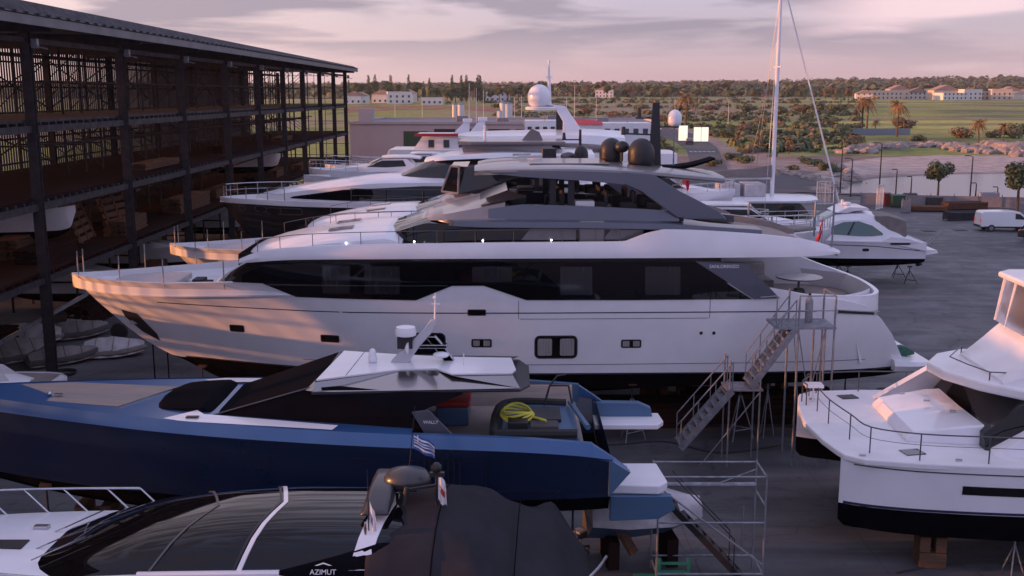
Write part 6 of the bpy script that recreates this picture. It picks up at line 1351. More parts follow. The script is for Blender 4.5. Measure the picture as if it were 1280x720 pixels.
def make_tree(kind, seed, leaf):
    t = bpy.data.objects.new({'bush': 'bush', 'round': 'broadleaf_tree', 'cypress': 'cypress_tree', 'palm': 'palm_tree', 'pine': 'pine_tree'}[kind], None); COL.objects.link(t)
    r = random.Random(seed)
    if kind == 'bush':
        crown_mb(clumps_round(1.0, .25, .75, 7, seed, .75), 620, .10, seed).build('crown', leaf, t, smooth=False, merge=False, recalc=False)
        MB().tube([(0, 0, -.1), (.05, 0, .5)], [.09, .04]).build('trunk', 'bark', t)
    elif kind == 'round':
        crown_mb(clumps_round(1.15, 2.0, 3.0, 13, seed, .9), 2600, .10, seed).build('crown', leaf, t, smooth=False, merge=False, recalc=False)
        q = MB().tube([(0, 0, -.1), (.03, 0, 1.0), (-.04, .03, 2.2)], [.12, .09, .06], 8)
        for k in range(5): a = k*1.3; q.tube([(0, 0, 1.5), (.5*math.cos(a), .5*math.sin(a), 2.4), (.8*math.cos(a), .8*math.sin(a), 2.9)], [.05, .035, .015], 5)
        q.build('trunk', 'bark', t)
    elif kind == 'pine':
        crown_mb([(r.uniform(-.9, .9), r.uniform(-.9, .9), r.uniform(2.4, 4.6), r.uniform(.5, .95), .6) for _ in range(12)], 1100, .16, seed).build('crown', leaf, t, smooth=False, merge=False, recalc=False)
        MB().tube([(0, 0, -.2), (.1, 0, 2.2), (0, .1, 4.2)], [.16, .11, .04], 6).build('trunk', 'bark', t)
    elif kind == 'cypress':
        crown_mb([(r.uniform(-.1, .1), r.uniform(-.1, .1), z, .62*(1-abs(z-2.2)/4.6), 1.5) for z in (.8, 1.5, 2.2, 3.0, 3.8, 4.5, 5.1)], 900, .12, seed).build('crown', leaf, t, smooth=False, merge=False, recalc=False)
        MB().tube([(0, 0, -.2), (0, 0, 2.5)], [.12, .05], 6).build('trunk', 'bark', t)
    elif kind == 'palm':
        MB().tube(smoothpl([(0, 0, -.2), (.06, 0, 2), (-.04, .05, 4), (.02, 0, 5.6)], 4), [.2]*3+[.15]*7+[.14]*3, 8).build('trunk', 'bark', t)
        q = MB()
        for k in range(44):
            a = k*2.4; up = r.uniform(-.6, 1.2); L_ = r.uniform(1.4, 2.1); pts = []
            for i in range(7):
                f = i/6; rr = L_*f*math.cos(up*(1-f)*.6); zz2 = 5.6+math.sin(up)*L_*f-.85*L_*f*f*(.6 if up > .6 else 1)
                pts.append(Vector((rr*math.cos(a), rr*math.sin(a), zz2)))
            sd2 = Vector((-math.sin(a), math.cos(a), 0))
            for i in range(1, 7):
                w_ = .30*math.sin(math.pi*min(.97, i/6.5)); d = pts[i]-pts[i-1]
                for s in (-1, 1): q.add([pts[i-1], pts[i-1]+d*.8, pts[i]+sd2*s*w_+Vector((0, 0, -.16)), pts[i-1]+sd2*s*w_*.8+d*.5+Vector((0, 0, -.16))], [(0, 1, 2, 3)])
        q.build('crown', leaf, t, smooth=False, merge=False, recalc=False)
    return t
PROTO = {}
def plant(kind, leaf, x, y, s, label, cat, group=None, sz=1.0, z=None):
    k = (kind, leaf, random.randint(0, 2)); first = k not in PROTO
    if first: PROTO[k] = make_tree(kind, hash(kind) % 1 + sum(map(ord, kind+leaf))+k[2], leaf)
    o = PROTO[k] if first else copy_tree(PROTO[k])
    o.location = (x, y, hgt(x, y) if z is None else z); o.scale = (s, s, s*sz); o.rotation_euler = (0, 0, random.uniform(0, 6.28))
    for kk in ('label', 'category', 'group'):
        if kk in o: del o[kk]
    return tag(o, label, cat, group)
def at(u, v): return GT(u, v)
# palms (base pixel, height)
for u, v, h, lab in ((1077, 168, 11.5, 'tall palm with rusty crown, left one of the pair on the green field'), (1083, 166, 11.0, 'tall palm with rusty crown, right one of the pair on the green field'), (1121, 171, 10.5, 'single palm standing before the low blue grey wall'), (1222, 186, 7.2, 'palm above the rocks just right of the round rusty bush'), (1253, 184, 6.0, 'leaning palm behind the pale boulders near the right edge'), (857, 168, 12.5, 'tall rusty palm rising between the two bright billboards'), (949, 189, 3.8, 'short bushy palm left of the sailing boat mast'), (986, 193, 3.6, 'short bushy palm right of the sailing boat mast'), (922, 186, 3.6, 'short palm at the end of the pink path'), (1094, 168, 4.5, 'low palm between the palm pair and the blue grey wall')):
    p_ = at(u, v); plant('palm', 'leaf_palm', p_.x, p_.y, h/6.6, lab, 'palm tree')
for u, v, lab in ((1172, 249, 'round ball shaped tree behind the orange crate at the water edge'), (1271, 266, 'round ball shaped tree at the right edge behind the white van')):
    p_ = G(u, v); plant('round', 'leaf_dark', p_.x, p_.y, 1.34 if u < 1200 else 1.6, lab, 'tree')
# shrubs one can tell apart
SH = [(1015, 178, 3.2, 'leaf_dark', 'dark round bush'), (1052, 168, 3.8, 'leaf_dark', 'dark wide bush'), (1000, 160, 3.4, 'leaf_olive', 'olive bush'), (960, 172, 3.0, 'leaf_dark', 'dark bush'), (1010, 150, 4.0, 'leaf_dark', 'dark bush'), (1035, 156, 3.6, 'leaf_olive', 'olive bush'), (1062, 185, 3.0, 'leaf_rust', 'rusty bush'), (1145, 176, 3.2, 'leaf_olive', 'yellow olive bush'), (1160, 180, 2.4, 'leaf_olive', 'olive bush'), (1200, 172, 4.6, 'leaf_rust', 'round rusty bush'), (1130, 160, 5.5, 'leaf_rust', 'wide rusty bush'), (1265, 172, 4.5, 'leaf_olive', 'olive bush'), (1242, 172, 3.6, 'leaf_rust', 'rusty bush'), (905, 172, 4.0, 'leaf_dark', 'dark bush'), (885, 165, 4.2, 'leaf_dark', 'dark bush'), (925, 168, 3.4, 'leaf_olive', 'olive bush'), (830, 152, 3.6, 'leaf_rust', 'rusty bush'), (765, 147, 5.0, 'leaf_rust', 'rusty bush'), (735, 142, 4.6, 'leaf_rust', 'rusty bush'), (700, 140, 4.0, 'leaf_dark', 'dark bush'), (800, 138, 4.6, 'leaf_olive', 'olive bush'), (850, 140, 5.0, 'leaf_dark', 'dark bush'), (890, 138, 5.2, 'leaf_rust', 'rusty bush'), (935, 140, 4.6, 'leaf_dark', 'dark bush'), (975, 143, 5.4, 'leaf_dark', 'dark bush'), (1000, 140, 5.6, 'leaf_rust', 'rusty bush'), (1025, 138, 6.0, 'leaf_dark', 'dark bush'), (1050, 140, 6.2, 'leaf_dark', 'dark bush'), (1275, 168, 5.0, 'leaf_dark', 'dark bush'), (915, 200, 2.2, 'leaf_dark', 'dark low hedge bush'), (932, 204, 2.4, 'leaf_dark', 'dark low hedge bush'), (890, 208, 2.2, 'leaf_olive', 'olive bush'), (812, 182, 2.6, 'leaf_olive', 'olive bush'), (822, 192, 2.6, 'leaf_olive', 'olive bush'), (968, 196, 1.8, 'leaf_dark', 'dark bush'), (1018, 208, 2.0, 'leaf_dark', 'dark low hedge bush'), (1032, 213, 2.0, 'leaf_dark', 'dark low hedge bush'), (1045, 218, 1.8, 'leaf_dark', 'dark low hedge bush'), (1005, 204, 2.0, 'leaf_dark', 'dark low hedge bush'), (990, 212, 1.7, 'leaf_olive', 'olive low bush')]
for n_, (u, v, s, m, lab) in enumerate(sorted(SH)):
    p_ = at(u, v); plant('bush', m, p_.x, p_.y, s*.8, '%s on the heath beyond the yard, number %d from the left' % (lab, n_+1), 'bush', 'bushes on the heath beyond the yard', .75)
# trees round the white houses, left of the centre, and along the far field edge
TR = []
r = random.Random(3)
for u in list(range(438, 560, 7))+list(range(560, 690, 8)):
    TR.append((u+r.uniform(-3, 3), r.uniform(124, 130), r.choice(['pine', 'pine', 'cypress', 'round']), r.uniform(.8, 1.25)))
for u in (461, 469, 489, 511, 565, 577, 583, 597, 600): TR.append((u, 127, 'cypress', 1.5))
for u in range(690, 830, 9): TR.append((u+r.uniform(-4, 4), r.uniform(119, 124), r.choice(['pine', 'round', 'pine']), r.uniform(.9, 1.5)))
for u in range(830, 1070, 11): TR.append((u+r.uniform(-4, 4), r.uniform(121, 129), r.choice(['round', 'pine', 'round']), r.uniform(.8, 1.4)))
for u in range(1074, 1300, 9): TR.append((u+r.uniform(-4, 4), r.uniform(118.5, 120.5), r.choice(['round', 'pine', 'round', 'cypress']), r.uniform(.8, 1.3)))
TR.sort()
for n_, (u, v, k, s) in enumerate(TR):
    p_ = at(u, v); d = p_.y
    hh = {'pine': 5.2, 'cypress': 5.7, 'round': 4.2}[k]; want = (15 if k != 'cypress' else 17)/1300*min(d, 900)*s
    if u < 690: want *= 1.35
    if v < 122: want = 12*s
    leaf = r.choice(['leaf_dark', 'leaf_dark', 'leaf_olive', 'leaf_rust']) if u > 690 else 'leaf_dark'
    nm = {'pine': 'spreading tree', 'cypress': 'narrow cypress', 'round': 'round crowned tree'}[k]
    plant(k, leaf, p_.x, d, want/hh, '%s on the skyline beyond the fields, number %d counted from the left' % (nm, n_+1), 'tree', 'trees on the skyline', 1.0)
# far woodland on the hills and scrub on the heath: uncountable
def scatter(name, n, fy, fu, size, cards, leaf, seed, hfac=1.0, skip=None):
    r = random.Random(seed); V, F_ = [], []
    for _ in range(n):
        y = fy(r); u = fu(r); x = (u-640)/FPX*y
        if skip and skip(x, y): continue
        s = size(r, y); z = hgt(x, y)
        for _ in range(cards):
            d = Vector((r.gauss(0, 1), r.gauss(0, 1), abs(r.gauss(0, .8)))).normalized()*s*r.uniform(.5, 1); d.z *= hfac
            nn = (d.normalized()+Vector((r.uniform(-.6, .6), r.uniform(-.6, .6), r.uniform(-.3, .6)))).normalized(); t = nn.cross(Vector((r.random()-.5, r.random()-.5, .3))).normalized(); b = nn.cross(t); q = s*r.uniform(.22, .42); p_ = Vector((x, y, z+s*.15))+d
            i = len(V); V += [tuple(p_+t*q), tuple(p_+b*q), tuple(p_-t*q), tuple(p_-b*q)]; F_.append((i, i+1, i+2, i+3))
    o = MB().add(V, F_).build(name, leaf, None, smooth=False, merge=False, recalc=False); o['kind'] = 'stuff'; return tag(o, None)
scatter('woodland', 3000, lambda r: 950+1900*r.random()**.8, lambda r: r.uniform(-150, 1430), lambda r, y: r.uniform(4, 11), 24, 'leaf_dark', 11, 1.15)
scatter('woodland', 800, lambda r: 900+1500*r.random()**.8, lambda r: r.uniform(560, 1430), lambda r, y: r.uniform(4, 9), 14, 'leaf_rust', 12, 1.1)
fld = lambda x, y: (x > y*.33 and y < 820) or (x < 40 and y < 600 and x < -.02*y) or inpoly(x, y, ROAD) or pdist(x, y, ROAD) < 3 or y < 215
BAND = lambda r: r.choice([232, 262, 300, 345, 400, 455, 540, 640, 760])*(1+r.gauss(0, .018))
scatter('heath_scrub', 850, BAND, lambda r: r.uniform(600, 1240), lambda r, y: r.uniform(.7, 2.4), 22, 'leaf_olive', 13, .7, fld)
scatter('heath_scrub', 500, BAND, lambda r: r.uniform(600, 1120), lambda r, y: r.uniform(.8, 2.6), 22, 'leaf_dark', 14, .7, fld)
scatter('heath_scrub', 240, BAND, lambda r: r.uniform(560, 1240), lambda r, y: r.uniform(.8, 2.8), 22, 'leaf_rust', 15, .7, fld)
# breakwater boulders
def boulders(name, pts, n, spread, seed, s0, s1):
    r = random.Random(seed); q = MB()
    for _ in range(n):
        i = r.randrange(len(pts)-1); t = r.random(); x = pts[i][0]+(pts[i+1][0]-pts[i][0])*t+r.gauss(0, spread); y = pts[i][1]+(pts[i+1][1]-pts[i][1])*t+r.gauss(0, spread); s = r.uniform(s0, s1)
        k = len(q.v); q.ball((0, 0, 0), s, 7, 5)
        for j in range(k, len(q.v)):
            v = Vector(q.v[j]); f = 1+.55*noise.noise(v*1.1/s+Vector((x, y, 0))); q.v[j] = (x+v.x*f*1.2, y+v.y*f, hgt(x, y)+s*.15+v.z*f*.75)
    o = q.build(name, 'rock', None, smooth=False, merge=False); o['kind'] = 'stuff'
boulders('breakwater_boulders', gt2((1060, 192), (1090, 186), (1130, 184), (1180, 183), (1215, 190), (1290, 195), (1400, 205)), 260, 1.6, 4, .6, 1.5)
boulders('breakwater_boulders', gt2((1230, 186), (1255, 188), (1290, 192)), 40, 1.5, 5, 1.2, 2.3)
boulders('path_boulders', g2((970, 214), (1000, 220), (1030, 226), (1060, 232)), 70, .8, 6, .3, .7)
boulders('shore_rocks', g2((1035, 205), (1050, 216), (1068, 226)), 40, 1.0, 8, .4, .9)
# ------------------------------------------------------------------ buildings
mat('roof_pale', (0.42, 0.27, 0.22), 0.9, var=0.3, scale=1.5)
def house(u, v, w_, h, d, label, roofm='roof_pale', wall='wall_white', flat=False, floors=1):
    p_ = at(u, v); o = thing('house', label, 'house', (p_.x, p_.y, p_.z-.2), random.uniform(-.25, .25))
    wl = MB().bb(-w_/2, w_/2, 0, d, 0, h); W2 = wl.build('wall', wall, o, smooth=False)
    if flat: MB().bb(-w_/2-.1, w_/2+.1, -.1, d+.1, h, h+.35).build('parapet', wall, o, smooth=False)
    else: MB().prism([(-w_/2-.4, h), (0, h+w_*.16+.8), (w_/2+.4, h)], -.4, d+.4).build('roof', roofm, o, smooth=False)
    n = max(2, int(w_/3))
    for f in range(floors):
        for k in range(n): x = -w_/2+w_*(k+.5)/n; MB().bb(x-.55, x+.55, -.06, -.0, 1+f*2.9, 2.3+f*2.9).build('window', 'window_house', o, smooth=False)
    return o
random.seed(9)
OR = ['first', 'second', 'third', 'fourth', 'fifth', 'sixth', 'seventh', 'eighth', 'ninth', 'tenth', 'eleventh', 'twelfth', 'thirteenth', 'fourteenth', 'fifteenth', 'sixteenth', 'seventeenth', 'eighteenth', 'nineteenth']
HN = ['gable roofed white house touching the end of the rack shed', 'second gable roofed white house right of the shed end', 'small tile roofed house among trees above the warehouse hut', 'flat two storey house behind the street lamps', 'tile roofed house overlapping the flat two storey house', 'long low flat building above the middle of the warehouse', 'flat two storey white house above the silos', 'tile roofed house on the hill right of the satellite dome mast', 'tile roofed house directly right of the radome mast on the hill', 'smaller house next to the one right of the radome mast']
VN = [OR[k]+' village house from the left beyond the green field, %s' for k in range(18)]
HL_ = [(441, 130, 10, 5, 0, 1), (449, 130, 9, 5, 0, 1), (475, 129, 10, 5.5, 0, 1), (500, 130, 14, 7, 1, 2), (506, 128, 10, 6, 0, 2), (540, 131, 12, 4, 1, 1), (622, 127, 16, 6, 1, 2), (755, 122, 16, 7, 0, 2), (700, 117, 16, 7, 0, 2), (712, 119, 14, 6, 0, 1)]
for n_, (u, v, w_, h, fl_, nf) in enumerate(HL_): house(u, v, w_, h, 9, HN[n_], flat=bool(fl_), floors=nf)
r = random.Random(2); us = [1080, 1096, 1112, 1124, 1135, 1147, 1160, 1172, 1183, 1194, 1205, 1216, 1228, 1240, 1252, 1264, 1276, 1290]
for n_, u in enumerate(us):
    fl_ = r.random() < .75; house(u, r.uniform(123.6, 125.2), r.uniform(11, 20), r.uniform(4.5, 8), 12, VN[n_] % ('flat roofed' if fl_ else 'tile roofed'), wall=r.choice(['wall_white', 'wall_white', 'wall_cream']), flat=fl_, floors=2)
# grey warehouse behind the yachts
a = P(437, 152, 140); o = thing('warehouse', 'long grey flat roofed warehouse behind the yachts', 'warehouse', (a.x, 140, 0), math.radians(-3))
W_ = 41; MB().bb(0, W_, 0, 26, 0, 8.6).build('wall', 'wall_grey', o, smooth=False)
MB().bb(-.15, W_+.15, -.15, .2, 8.6, 8.95).bb(-.15, .2, .2, 26, 8.6, 8.95).bb(W_-.2, W_+.15, .2, 26, 8.6, 8.95).bb(-.15, W_+.15, 26, 26.3, 8.6, 8.95).build('parapet', 'wall_grey', o, smooth=False)
MB().bb(.2, W_-.2, .2, 26, 8.6, 8.66).build('roof', 'roof_metal', o, smooth=False)
MB().bb(7.2, 10.4, -.1, -.0, 0, 7.7).build('shutter_door', 'bin_green', o, smooth=False)
for k in range(8): MB().bb(11.3+k*3.6, 14.1+k*3.6, -.06, 0, 7.2, 8.0).build('window', 'window_house', o, smooth=False)
MB().bb(.6, 2.4, 3, 5, 8.66, 10.6).build('roof_hut', 'wall_grey', o, smooth=False)
for k, (x, y, h) in enumerate(((13, 12, .8), (19, 9, .6), (26, 14, .9), (33, 8, .7))): MB().bb(x, x+1.6, y, y+1.4, 8.66, 8.66+h).build('roof_vent', 'galv', o, bevel=.05)
for n_, (u, v0, v1, w_) in enumerate(((568, 131, 151, .35), (576, 131, 151, .6), (629, 129, 150, .6), (635, 130, 150, .75), (625, 139, 147, .6))):
    p_ = P(u, v1, 176); t_ = P(u, v0, 176); o = thing('silo', ['thinnest pale silo behind the warehouse roof, furthest left', 'pale silo standing just right of the thinnest silo', 'tall pale silo left of the widest silo', 'widest pale silo behind the right part of the warehouse roof', 'short pale silo in front of the pair of tall silos'][n_], 'silo', (p_.x, 176, 0), 0); MB().cyl((0, 0, 0), (0, 0, t_.z), w_, n=16).build('tank', 'wall_white', o); MB().lathe([(w_*1.03, 0), (w_*.6, .25), (.01, .4)], (0, 0, t_.z), 16).build('cap', 'galv', o)
# low blue-grey wall at the field
p_ = at(1066, 169); q_ = at(1132, 168); o = MB().bb(0, q_.x-p_.x, 0, .4, -.3, 1.9).build('field_wall', mat('wall_blue', (.22, .27, .33), .9, var=.2), None, smooth=False, loc=p_); tag(o, 'low blue grey wall at the edge of the green field below the palms', 'wall')
# billboards
for u0, u1, v0, v1, lab in ((848, 859, 158, 177, 'narrow bright billboard left of the palm at the road bend'), (867, 885, 160, 178, 'wide bright billboard of two panels right of the palm at the road bend')):
    b = at((u0+u1)/2, v1+1); w_ = (u1-u0)/1300*b.y; h = (v1-v0)/1300*b.y; o = thing('billboard', lab, 'billboard', tuple(b), -.05)
    MB().bb(-w_/2-.1, w_/2+.1, 0, .25, .3, .4+h).build('frame', 'galv', o, smooth=False); MB().bb(-w_/2, w_/2, -.03, -.004, .45, .3+h).build('panel', 'sign_sun_glow', o, smooth=False)
    if u0 > 860: MB().bb(-.05, .05, -.06, -.034, .45, .3+h).build('mullion', 'galv', o, smooth=False)
    for s in (-1, 1): MB().bb(s*w_*.3-.08, s*w_*.3+.08, .05, .2, -.3, .3).build('post', 'galv', o, smooth=False)
# ------------------------------------------------------------------ street lamps and poles
def lamp(u, v, top, label, group, arm=1.0, m='galv', dbl=False, z=None):
    b = at(u, v) if z is None else G(u, v, 0); H = P(u, top, b.y).z-b.z; o = thing('street_lamp', label, 'street lamp', tuple(b), 0, group)
    MB().cyl((0, 0, 0), (0, 0, H), .10, .06, 8).build('pole', m, o)
    for s in ((-1, 1) if dbl else (-1,)):
        MB().tube([(0, 0, H-.05), (s*arm*.5, 0, H+.12), (s*arm, 0, H+.15)], .04, 6).build('arm', m, o); MB().box((s*(arm+.2), 0, H+.13), (.55, .2, .1)).build('lamp_head', m, o, bevel=.02)
for n_, (u, v, t) in enumerate(((494, 152, 128), (528, 150, 128), (708, 156, 121), (718, 157, 107), (745, 156, 122), (843, 160, 123), (910, 156, 124), (643, 148, 121), (652, 149, 119))):
    lamp(u, v, t, '%s pale street lamp from the left on the road beyond the yachts' % OR[n_], 'street lamps on the far road', 1.6, 'wall_white', dbl=(n_ in (3, 6)))
for n_, (u, v, t) in enumerate(((1050, 242, 186), (1063, 246, 199), (1098, 252, 180), (1119, 250, 213), (1138, 248, 222), (1212, 250, 196), (1219, 250, 230), (1246, 252, 235))):
    lamp(u, v, t, '%s dark post from the left along the quay fence' % OR[n_], 'posts along the quay fence', .5 if t < 200 else .12, 'steel_dark', z=0)
# ------------------------------------------------------------------ quay fence, gates, crates
p0, p1 = G(1075, 256, 0), G(1330, 262, 0)
o = thing('quay_fence', 'pale translucent sheet fence along the far side of the yard by the water', 'fence', (p0.x, p0.y, 0), math.atan2(p1.y-p0.y, p1.x-p0.x)); LF = (p1-p0).length
MB().bb(0, LF, 0, .06, .1, 1.25).build('panel', mat('fence_sheet', (.30, .27, .28), .8, var=.2), o, smooth=False)
for k in range(int(LF/2.5)): MB().bb(k*2.5, k*2.5+.08, -.1, -.0, 0, 1.5).build('post', 'galv', o, smooth=False)
for u, v, lab in ((1031, 256, 'white barred steel gate leaf standing open left of the sport cruiser roof'), (1099, 262, 'white barred steel gate leaf standing open right of the sport cruiser radar')):
    b = G(u, v, 0); o = thing('gate', lab, 'gate', tuple(b), .25 if u < 1050 else .9); w_ = 1.1 if u < 1050 else 1.0
    q = MB()
    for x in (-w_, 0, w_): q.bb(x-.04, x+.04, -.04, .04, 0, 2.7)
    for z in (.15, 1.4, 2.7): q.bb(-w_, w_, -.035, .035, z-.04, z+.04)
    q.build('frame', 'wall_white', o, smooth=False)
    q = MB()
    for k in range(9): q.bb(-w_+.2*k+.1, -w_+.2*k+.13, -.015, .015, .15, 2.7)
    q.build('bars', 'wall_white', o, smooth=False)
def bin_(u, v, w_, d, h, m, label, lid=True, name='wheeled_bin', cat='bin'):
    b = G(u, v, 0); o = thing(name, label, cat, tuple(b), random.uniform(-.2, .2)); MB().rings([[(-w_/2*k, -d/2*k, z), (w_/2*k, -d/2*k, z), (w_/2*k, d/2*k, z), (-w_/2*k, d/2*k, z)] for z, k in ((.12, .86), (h, 1.0))], True, True).build('body', m, o, bevel=.03)
    if lid: MB().rings([[(-w_/2-.04, -d/2-.04, h), (-w_/2-.04, -d/2-.04, h+.06), (-w_/2, 0, h+.18), (-w_/2-.04, d/2+.04, h+.1), (-w_/2-.04, d/2+.04, h)], [(w_/2+.04, -d/2-.04, h), (w_/2+.04, -d/2-.04, h+.06), (w_/2, 0, h+.18), (w_/2+.04, d/2+.04, h+.1), (w_/2+.04, d/2+.04, h)]], True, True).build('lid', m, o)
    for s in (-1, 1): MB().lathe([(.11, -.04), (.11, .04)], (s*w_*.35, d*.3, .11), 10, 'x').build('wheel', 'rubber', o)
bin_(1121, 259, 1.5, 1.1, 1.3, 'bin_green', 'green wheeled container beside the right white gate')
bin_(1108, 258, .7, .8, 1.4, mat('maroon', (.12, .02, .025), .6), 'dark red bin between the right white gate and the green container')
bin_(1137, 256, 1.3, 1.0, 1.2, 'steel_dark', 'dark bin just right of the green container')
bin_(1147, 322, .9, .7, 1.2, 'bin_green', 'dark green bin under the stern of the sport cruiser')
def crate(u, v, w_, d, h, m, label, cat='crate', name='crate'):
    b = G(u, v, 0); o = thing(name, label, cat, tuple(b), random.uniform(-.15, .15)); q = MB()
    for z in [.15+i*.24 for i in range(max(1, int((h-.1)/.24)))]:
        q.bb(-w_/2, w_/2, -d/2, -d/2+.04, z, z+.2).bb(-w_/2, w_/2, d/2-.04, d/2, z, z+.2).bb(-w_/2, -w_/2+.04, -d/2+.045, d/2-.045, z, z+.2).bb(w_/2-.04, w_/2, -d/2+.045, d/2-.045, z, z+.2)
    q.build('slats', m, o, smooth=False)
    for i in (-1, 1):
        for j in (-1, 1): MB().bb(i*(w_/2-.09)-.05, i*(w_/2-.09)+.05, j*(d/2-.09)-.05, j*(d/2-.09)+.05, 0, h).build('leg', m, o, smooth=False)
    MB().bb(-w_/2+.05, w_/2-.05, -d/2+.05, d/2-.05, .12, h*.8).build('load', m, o, smooth=False, bevel=.04)
    return o
crate(1151, 257, 1.7, 1.2, 1.2, 'orange_paint', 'orange crate standing under the ball shaped tree')
crate(1166, 258, 1.7, 1.2, 1.1, 'cushion_dark', 'dark crate beside the orange crate')
crate(1158, 264, 4.0, 1.5, .7, 'timber', 'low brown pallet box in front of the orange crate')
crate(1205, 262, 4.6, 1.6, .9, 'timber', 'long brown timber pile left of the white van', 'timber pile', 'timber_pile')
crate(1206, 275, 4.2, 1.2, .95, 'steel_dark', 'dark steel trestle rack just left of the white van', 'rack', 'trestle_rack')
crate(1190, 256, 5.0, 1.2, .9, 'bin_green', 'dark green netting heap along the quay fence')
crate(1217, 255, 2.6, 1.2, .9, 'galv', 'grey crate stack against the quay fence behind the timber pile')
crate(1235, 255, 2.0, 1.2, 1.4, 'wall_grey', 'pale grey box by the quay fence behind the white van')
crate(1132, 266, .9, .5, 1.5, 'galv', 'grey steel locker frame in front of the green container')
for u, v, lab in ((1160, 289, 'left one of two dark drain covers in the concrete near the white van'), (1200, 288, 'right one of two dark drain covers in the concrete near the white van')):
    b = G(u, v, 0); o = MB().bb(-.55, .55, -.5, .5, .008, .03).bb(-.5, .5, -.42, -.3, .03, .04).build('drain_cover', 'steel_dark', None, smooth=False, loc=tuple(b)); tag(o, lab, 'drain cover')
# ------------------------------------------------------------------ vehicles
def vehicle(p_, rz, kind, m, label, cat, group=None):
    o = thing('parked_van' if kind == 'van' else 'parked_car', label, cat, tuple(p_), rz, group)
    if kind == 'van':
        side = [(0, .42), (0, 1.0), (.06, 1.72), (.22, 1.86), (2.9, 1.9), (3.45, 1.82), (4.15, 1.22), (4.75, 1.02), (4.92, .8), (4.92, .42)]; hw2 = .94; L_ = 4.92; wx = (.95, 4.0); wr = .33
    else:
        side = [(0, .35), (0, .85), (.12, .98), (.5, 1.05), (1.05, 1.42), (2.5, 1.46), (3.25, 1.02), (4.1, .86), (4.25, .6), (4.25, .35)]; hw2 = .86; L_ = 4.25; wx = (.85, 3.4); wr = .31
    rs = []
    for y, k in ((-hw2, 0), (-hw2*.93, 1), (hw2*.93, 1), (hw2, 0)):
        rs.append([(x, y if z < 1.0 else y*(1-.12*(z-1.0)), z-(0 if k else (.05 if z > .5 else -.05))) for x, z in side])
    MB().rings(rs, True, True).build('body', m, o, bevel=.03)
    S = lambda x, z: hw2*(1-.12*max(0, z-1.0))
    for s in (-1, 1):
        if kind == 'van': panel(S, [(3.05, 1.68), (3.45, 1.64), (3.95, 1.22)], [(3.05, 1.18), (3.5, 1.16), (3.93, 1.14)], s, .012, 2, 2).build('side_window', 'glass_dark', o)
        else: panel(S, [(.75, 1.12), (1.15, 1.34), (2.5, 1.38), (3.0, 1.08)], [(.75, .98), (1.2, .96), (2.5, .95), (3.05, .94)], s, .012, 2, 2).build('side_window', 'glass_dark', o)
        MB().bb(-.02, .05, s*hw2*.82-.09, s*hw2*.82+.09, .85, 1.15 if kind == 'van' else .98).build('tail_light', 'tail_red', o)
        MB().bb(L_-.06, L_+.02, s*hw2*.75-.14, s*hw2*.75+.14, .62, .78).build('headlight', 'steel', o)
        panel(S, [(.3, .5), (L_-.5, .5)], [(.3, .36), (L_-.5, .36)], s, .02, 2, 1).build('side_trim', 'black_plastic', o)
        for x in wx:
            w_ = MB().lathe([(wr*.6, -.1), (wr, -.1), (wr, .1), (wr*.6, .1)], (x, s*(hw2-.08), wr), 20, 'y').build('wheel', 'rubber', o)
            MB().lathe([(.01, -.02), (wr*.58, -.02), (wr*.58, .02), (.01, .04)], (x, s*(hw2+.01), wr), 14, 'y').build('rim', 'galv', w_)
    MB().add([(L_-1.42 if kind == 'van' else 2.62, -hw2*.8, 1.78 if kind == 'van' else 1.42), (L_-1.42 if kind == 'van' else 2.62, hw2*.8, 1.78 if kind == 'van' else 1.42), (L_-.8 if kind == 'van' else 3.2, hw2*.85, 1.28 if kind == 'van' else 1.08), (L_-.8 if kind == 'van' else 3.2, -hw2*.85, 1.28 if kind == 'van' else 1.08)], [(0, 1, 2, 3)]).build('windscreen', 'glass_dark', o)
    MB().bb(-.05, .02, -hw2*.9, hw2*.9, .38, .58).build('bumper', 'black_plastic', o)
    return o
b = G(1221, 288, 0); vehicle(b, math.radians(-4), 'van', 'van_paint', 'small white panel van parked at the right, seen from the side', 'van')
b = G(1277, 300, 0); vehicle(b, math.radians(-50), 'car', 'car_dark', 'dark car cut by the right edge in front of the white van', 'car')
for n_, (u, v, rz, m) in enumerate(((862, 181, 1.4, 'car_dark'), (815, 163, 2.8, 'car_dark'), (826, 165, 2.7, 'van_paint'), (790, 161, 3.0, 'car_dark'))):
    b = at(u, v); b.z += .07; vehicle(b, rz, 'car', m, ['dark car near the pedestrian crossing by the billboards', 'dark car in the bend of the road, left of the pale car', 'pale car in the bend of the road behind the white satellite dome', 'dark car furthest left on the road'][n_], 'car')
